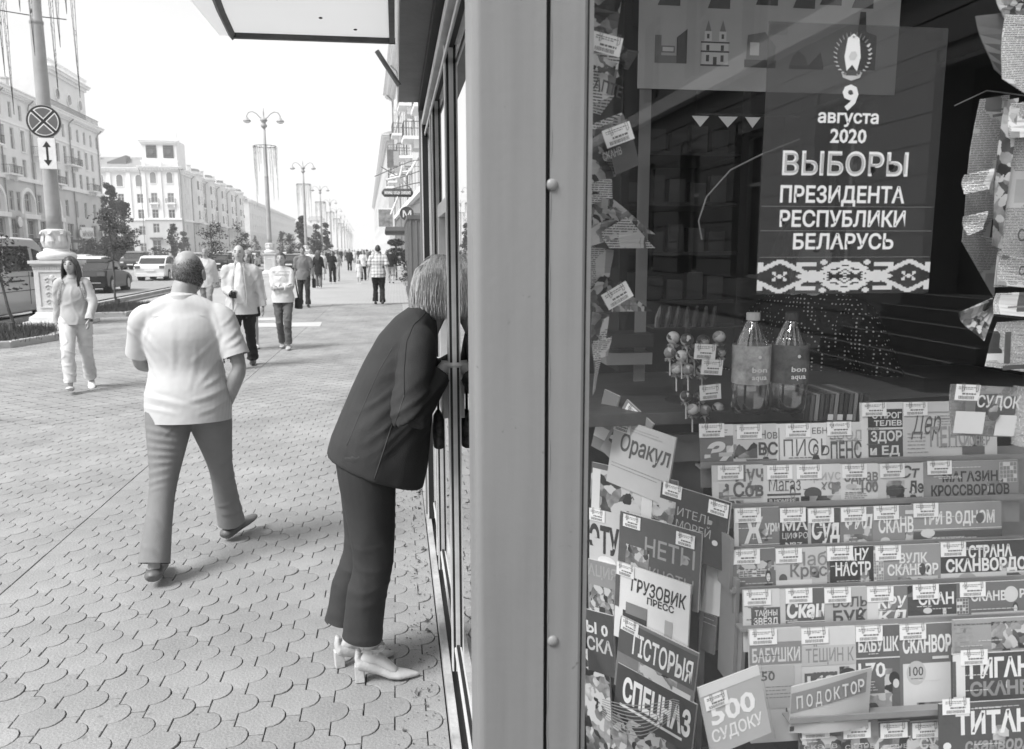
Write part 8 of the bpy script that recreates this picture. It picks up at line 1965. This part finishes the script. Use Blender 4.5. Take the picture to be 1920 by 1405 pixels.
def pD(o,w_,h): bx(o,D1,0,w_,0,h*.2); MB().prism([(0,h*.201),(w_*.55,h*.201),(w_*.45,h*.7),(w_*.25,h),(w_*.1,h*.7)],-.0006,-.0002).build('print_block',D2,o); MB().prism([(w_*.56,h*.201),(w_,h*.201),(w_*.9,h*.95)],-.0006,-.0002).build('print_block',D1,o)
def pE(o,w_,h): MB().prism([(0,0),(w_,0),(w_,h*.6),(w_*.6,h*.66),(w_*.55,h),(w_*.35,h),(w_*.3,h*.6)],-.0006,-.0002).build('print_block',D1,o)
pic_at(1228,1290,55,118,pA); pic_at(1312,1372,40,124,pB); pic_at(1396,1458,62,127,pC); pic_at(1480,1546,98,130,pD); pic_at(1590,1648,25,132,pE)
for k,x in enumerate((1256,1350,1440,1510,1560,1620)): pic_at(x-22,x+22,-40,10+6*(k%2),pE)
tag(MB().box(0,.03,0,.002,0,1.0).build('jamb_strip',mat('panel_grey',.2),None,loc=(atY(1196,350,1.99).x,1.99,1.36)),'narrow upright grey strip below the left end of the pale poster','panel')
# white triangles on a rail, added in place of bright patches of light
rl_=empty('light_patch_rail',atY(1305,216,1.97)); tag(rl_,'thin dark rail with white triangles in place of light patches under the pale poster','light patches')
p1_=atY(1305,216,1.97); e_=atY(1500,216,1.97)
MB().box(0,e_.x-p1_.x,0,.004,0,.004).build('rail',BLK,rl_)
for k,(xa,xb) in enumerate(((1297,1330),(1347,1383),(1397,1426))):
    A_=atY(xa,222,1.97)-p1_; B_=atY(xb,222,1.97)-p1_; MB().prism([(A_.x,0-.003),(B_.x,-.003),((A_.x+B_.x)/2,-.003-.026)],-.002,-.001).build('light_patch',mat('sign_white',.8),rl_)

# ---- election poster on the inside of the glass
PY_=1.272
FILM=mat('poster_film',.055,.5,.12,3,spec=.4); n,L,b=hook(FILM); tr2=n.new('ShaderNodeBsdfTransparent'); tr2.inputs[0].default_value=(.8,.8,.8,1); mi2=n.new('ShaderNodeMixShader'); mi2.inputs[0].default_value=.38
o2=[q_ for q_ in n if q_.type=='OUTPUT_MATERIAL'][0]; L.new(b.outputs[0],mi2.inputs[1]); L.new(tr2.outputs[0],mi2.inputs[2]); L.new(mi2.outputs[0],o2.inputs[0])
tl=atY(1425,40,PY_); bl=atY(1418,553,PY_); br=atY(1740,545,PY_); W_=br.x-bl.x; H_=tl.z-bl.z
po=MB().quad((0,0,0),(W_,0,0),(W_,0,H_),(0,0,H_)).build('election_poster',FILM,None,loc=(bl.x,PY_,bl.z-.0)); tag(po,'dark election poster with white lettering and an ornamental woven border taped inside the glass','poster')
def pz_(px,py): p=atY(px,py,PY_); return p.x-bl.x, p.z-bl.z
WT=paper(.78,.02)
def ptext(s_,px0,px1,pyb,pyt,bold=.02,m=WT,y=-.0005):
    x0,z0=pz_(px0,pyb); x1,_=pz_(px1,pyb); _,z1=pz_((px0+px1)/2,pyt); _,zb=pz_((px0+px1)/2,pyb)
    return text(s_,z1-zb,m,po,(x0,y,zb),width=x1-x0,bold=bold)
ptext('9',1578,1608,206,160,.03); ptext('августа',1533,1647,232,208,.025); ptext('2020',1556,1624,269,243,.025)
ptext('ВЫБОРЫ',1466,1701,330,287,.020); ptext('ВЫБОРЫ',1470,1697,327,290,-.006,paper(.38),-.0008); 
ptext('ПРЕЗИДЕНТА',1462,1695,381,351,.025); ptext('РЕСПУБЛИКИ',1461,1696,426,397,.025); ptext('БЕЛАРУСЬ',1486,1674,468,440,.025)
for py in (388,434,484):
    x0,z0=pz_(1420,py); MB().box(.002,W_-.002,-.0003,-.0001,z0,z0+.0006).build('fold_line',paper(.2),po)
# emblem: wreath of two arcs, rayed centre with a map shape, star, ribbon
ex,ez=pz_(1599,106); er=.030
em=MB(); 
for s_ in (-1,1):
    for j in range(13):
        a=R(-70+j*12.5); c,sn=math.cos(a)*s_,math.sin(a); em.tube([(ex+c*er*.92,-.0005,ez+sn*er),(ex+c*er*1.12,-.0007,ez+sn*er*1.16+.002)],[(.0035,.0003),(.0012,.0003)],4)
em.build('wreath',paper(.32),po)
MB().prism([(ex-.009,ez-.024),(ex-.014,ez-.002),(ex-.010,ez+.027),(ex,ez+.034),(ex+.010,ez+.027),(ex+.014,ez-.002),(ex+.009,ez-.024),(ex,ez-.014)],-.0006,-.0003).build('emblem_field',paper(.80),po)
MB().prism([(ex-.007,ez-.002),(ex-.003,ez+.006),(ex+.004,ez+.007),(ex+.008,ez+.001),(ex+.004,ez-.006),(ex-.004,ez-.007)],-.0009,-.0007).build('map_shape',paper(.5),po)
st=[]
for j in range(10): a=math.pi/2+j*math.pi/5; r_=.0028 if j%2==0 else .0012; st.append((ex+r_*math.cos(a),ez+.029+r_*math.sin(a)))
MB().prism(st,-.0009,-.0007).build('star',paper(.2),po)
MB().prism([(ex-.018,ez-.026),(ex-.010,ez-.031),(ex+.010,ez-.031),(ex+.018,ez-.026),(ex+.015,ez-.034),(ex,ez-.039),(ex-.015,ez-.034)],-.0007,-.0004).build('ribbon',paper(.45),po)
# woven ornament band, cell by cell from a small pattern
def cell(i,j):
    """i 0..95 across, j -12..12: lozenges, hooked crosses of lozenges, small diamonds"""
    def dia(cx,cy,r): return abs(i-cx)*.72+abs(j-cy)<r
    v=False
    for cx in (12,84):
        d=abs(i-cx)*.62+abs(j)
        if 9.6<d<13.2: v=True
        if d<6.0 and not (abs(i-cx)<1.6 and abs(j)<5) : v=v or (abs(abs(i-cx)*.8-abs(j))<1.2 and d<5.2)
        if d<1.5: v=True
        for sx in (-1,1):
            for sy in (-1,1):
                if abs(i-(cx+sx*15))<5 and abs(j-sy*9)<1.6: v=True
                if abs(i-(cx+sx*10.5))<1.5 and abs(j-sy*7.5)<2.6: v=True
    for cx in (30,66):
        if abs(i-cx)*.55+abs(j)<5.2: v=True
        for cy in (-6.5,6.5):
            pass
        if abs(abs(i-cx)*.62-abs(j))<1.4 and abs(i-cx)<17: v=True
    for cx in (42,54):
        for cy in (-6.2,6.2):
            d=abs(i-cx)*.72+abs(j-cy)
            if d<5 and not 1.0<d<2.4: v=True
    for cx in (36,48,60):
        for cy in (-10.4,-2.2,2.2,10.4):
            d=abs(i-cx)*.8+abs(j-cy)
            if d<2.4 and d>.8: v=True
    return v
zb0=pz_(1580,550)[1]; zb1=pz_(1580,488)[1]; cw=W_/96; chh=(zb1-zb0)/25; ob=MB()
for j in range(25):
    i=0
    while i<96:
        if cell(i+.5,j-12):
            k=i
            while k<96 and cell(k+.5,j-12): k+=1
            ob.quad((i*cw,-.0004,zb0+j*chh),(k*cw,-.0004,zb0+j*chh),(k*cw,-.0004,zb0+(j+1)*chh),(i*cw,-.0004,zb0+(j+1)*chh)); i=k
        else: i+=1
tag(ob.build('woven_ornament',paper(.62),po),kind='stuff')
for (cx,cz) in ((.012,H_-.01),(W_-.03,H_-.01)): MB().box(cx-.01,cx+.02,-.0006,-.0004,cz-.01,cz+.006).build('tape',glass('clear_tape',.85,1.45,.2,2),po)
# loose cable drooping across the inside of the glass
pts=[(1500,262),(1430,290),(1370,320),(1325,370),(1310,415),(1316,450)]
tag(MB().tube([atY(a,b_,1.42) for a,b_ in pts],.0016,6).build('cable',mat('grey_cable',.16)),'thin pale cable drooping in an arc left of the election poster','cable')

# ---- the vendor sitting inside in a polka dot dress, head behind the poster
DOT=mat('polka_dot_cloth',.012,.8,.1,5); n,L,b=hook(DOT); t=n.new('ShaderNodeTexCoord'); v=n.new('ShaderNodeTexVoronoi'); v.inputs['Scale'].default_value=75; v.inputs['Randomness'].default_value=.12; L.new(t.outputs['Object'],v.inputs['Vector'])
r=n.new('ShaderNodeMapRange'); r.inputs[1].default_value=.20; r.inputs[2].default_value=.26; r.inputs[3].default_value=.5; r.inputs[4].default_value=.012; L.new(v.outputs['Distance'],r.inputs[0]); L.new(r.outputs[0],b.inputs['Base Color'])
p=atY(1500,640,2.32)
person('kiosk vendor in a black polka dot dress behind the goods, head hidden by the poster', (p.x+.16,2.52,.46), R(-60), H=1.66, fem=True, vox=.014, build=1.1, headyaw=1.3,
    feet=[(.10,-.30,.10),(-.10,-.30,.10)], spine=[(0,0,.62),(0,0,.78),(0,-.02,.95),(0,-.05,1.08),(0,-.06,1.14),(0,-.09,1.27)], hands=[(.16,-.22,.72),(-.18,-.22,.72)], elbow=[(1,.8,-.2),(-1,.8,-.2)],
    top=dict(m=DOT,hem=.60,sleeve=.8,sr=.065,seed=3,th=.02,name='dress'), legs=dict(m=BLACKC,w=1,hem=.07,seed=4), shoes=mat('shoe_black',.03,.4), hair=dict(style='full',m=hairmat(.05),long=.1,n=60,wr=.012))

bpy.data.scenes.remove(TMP)
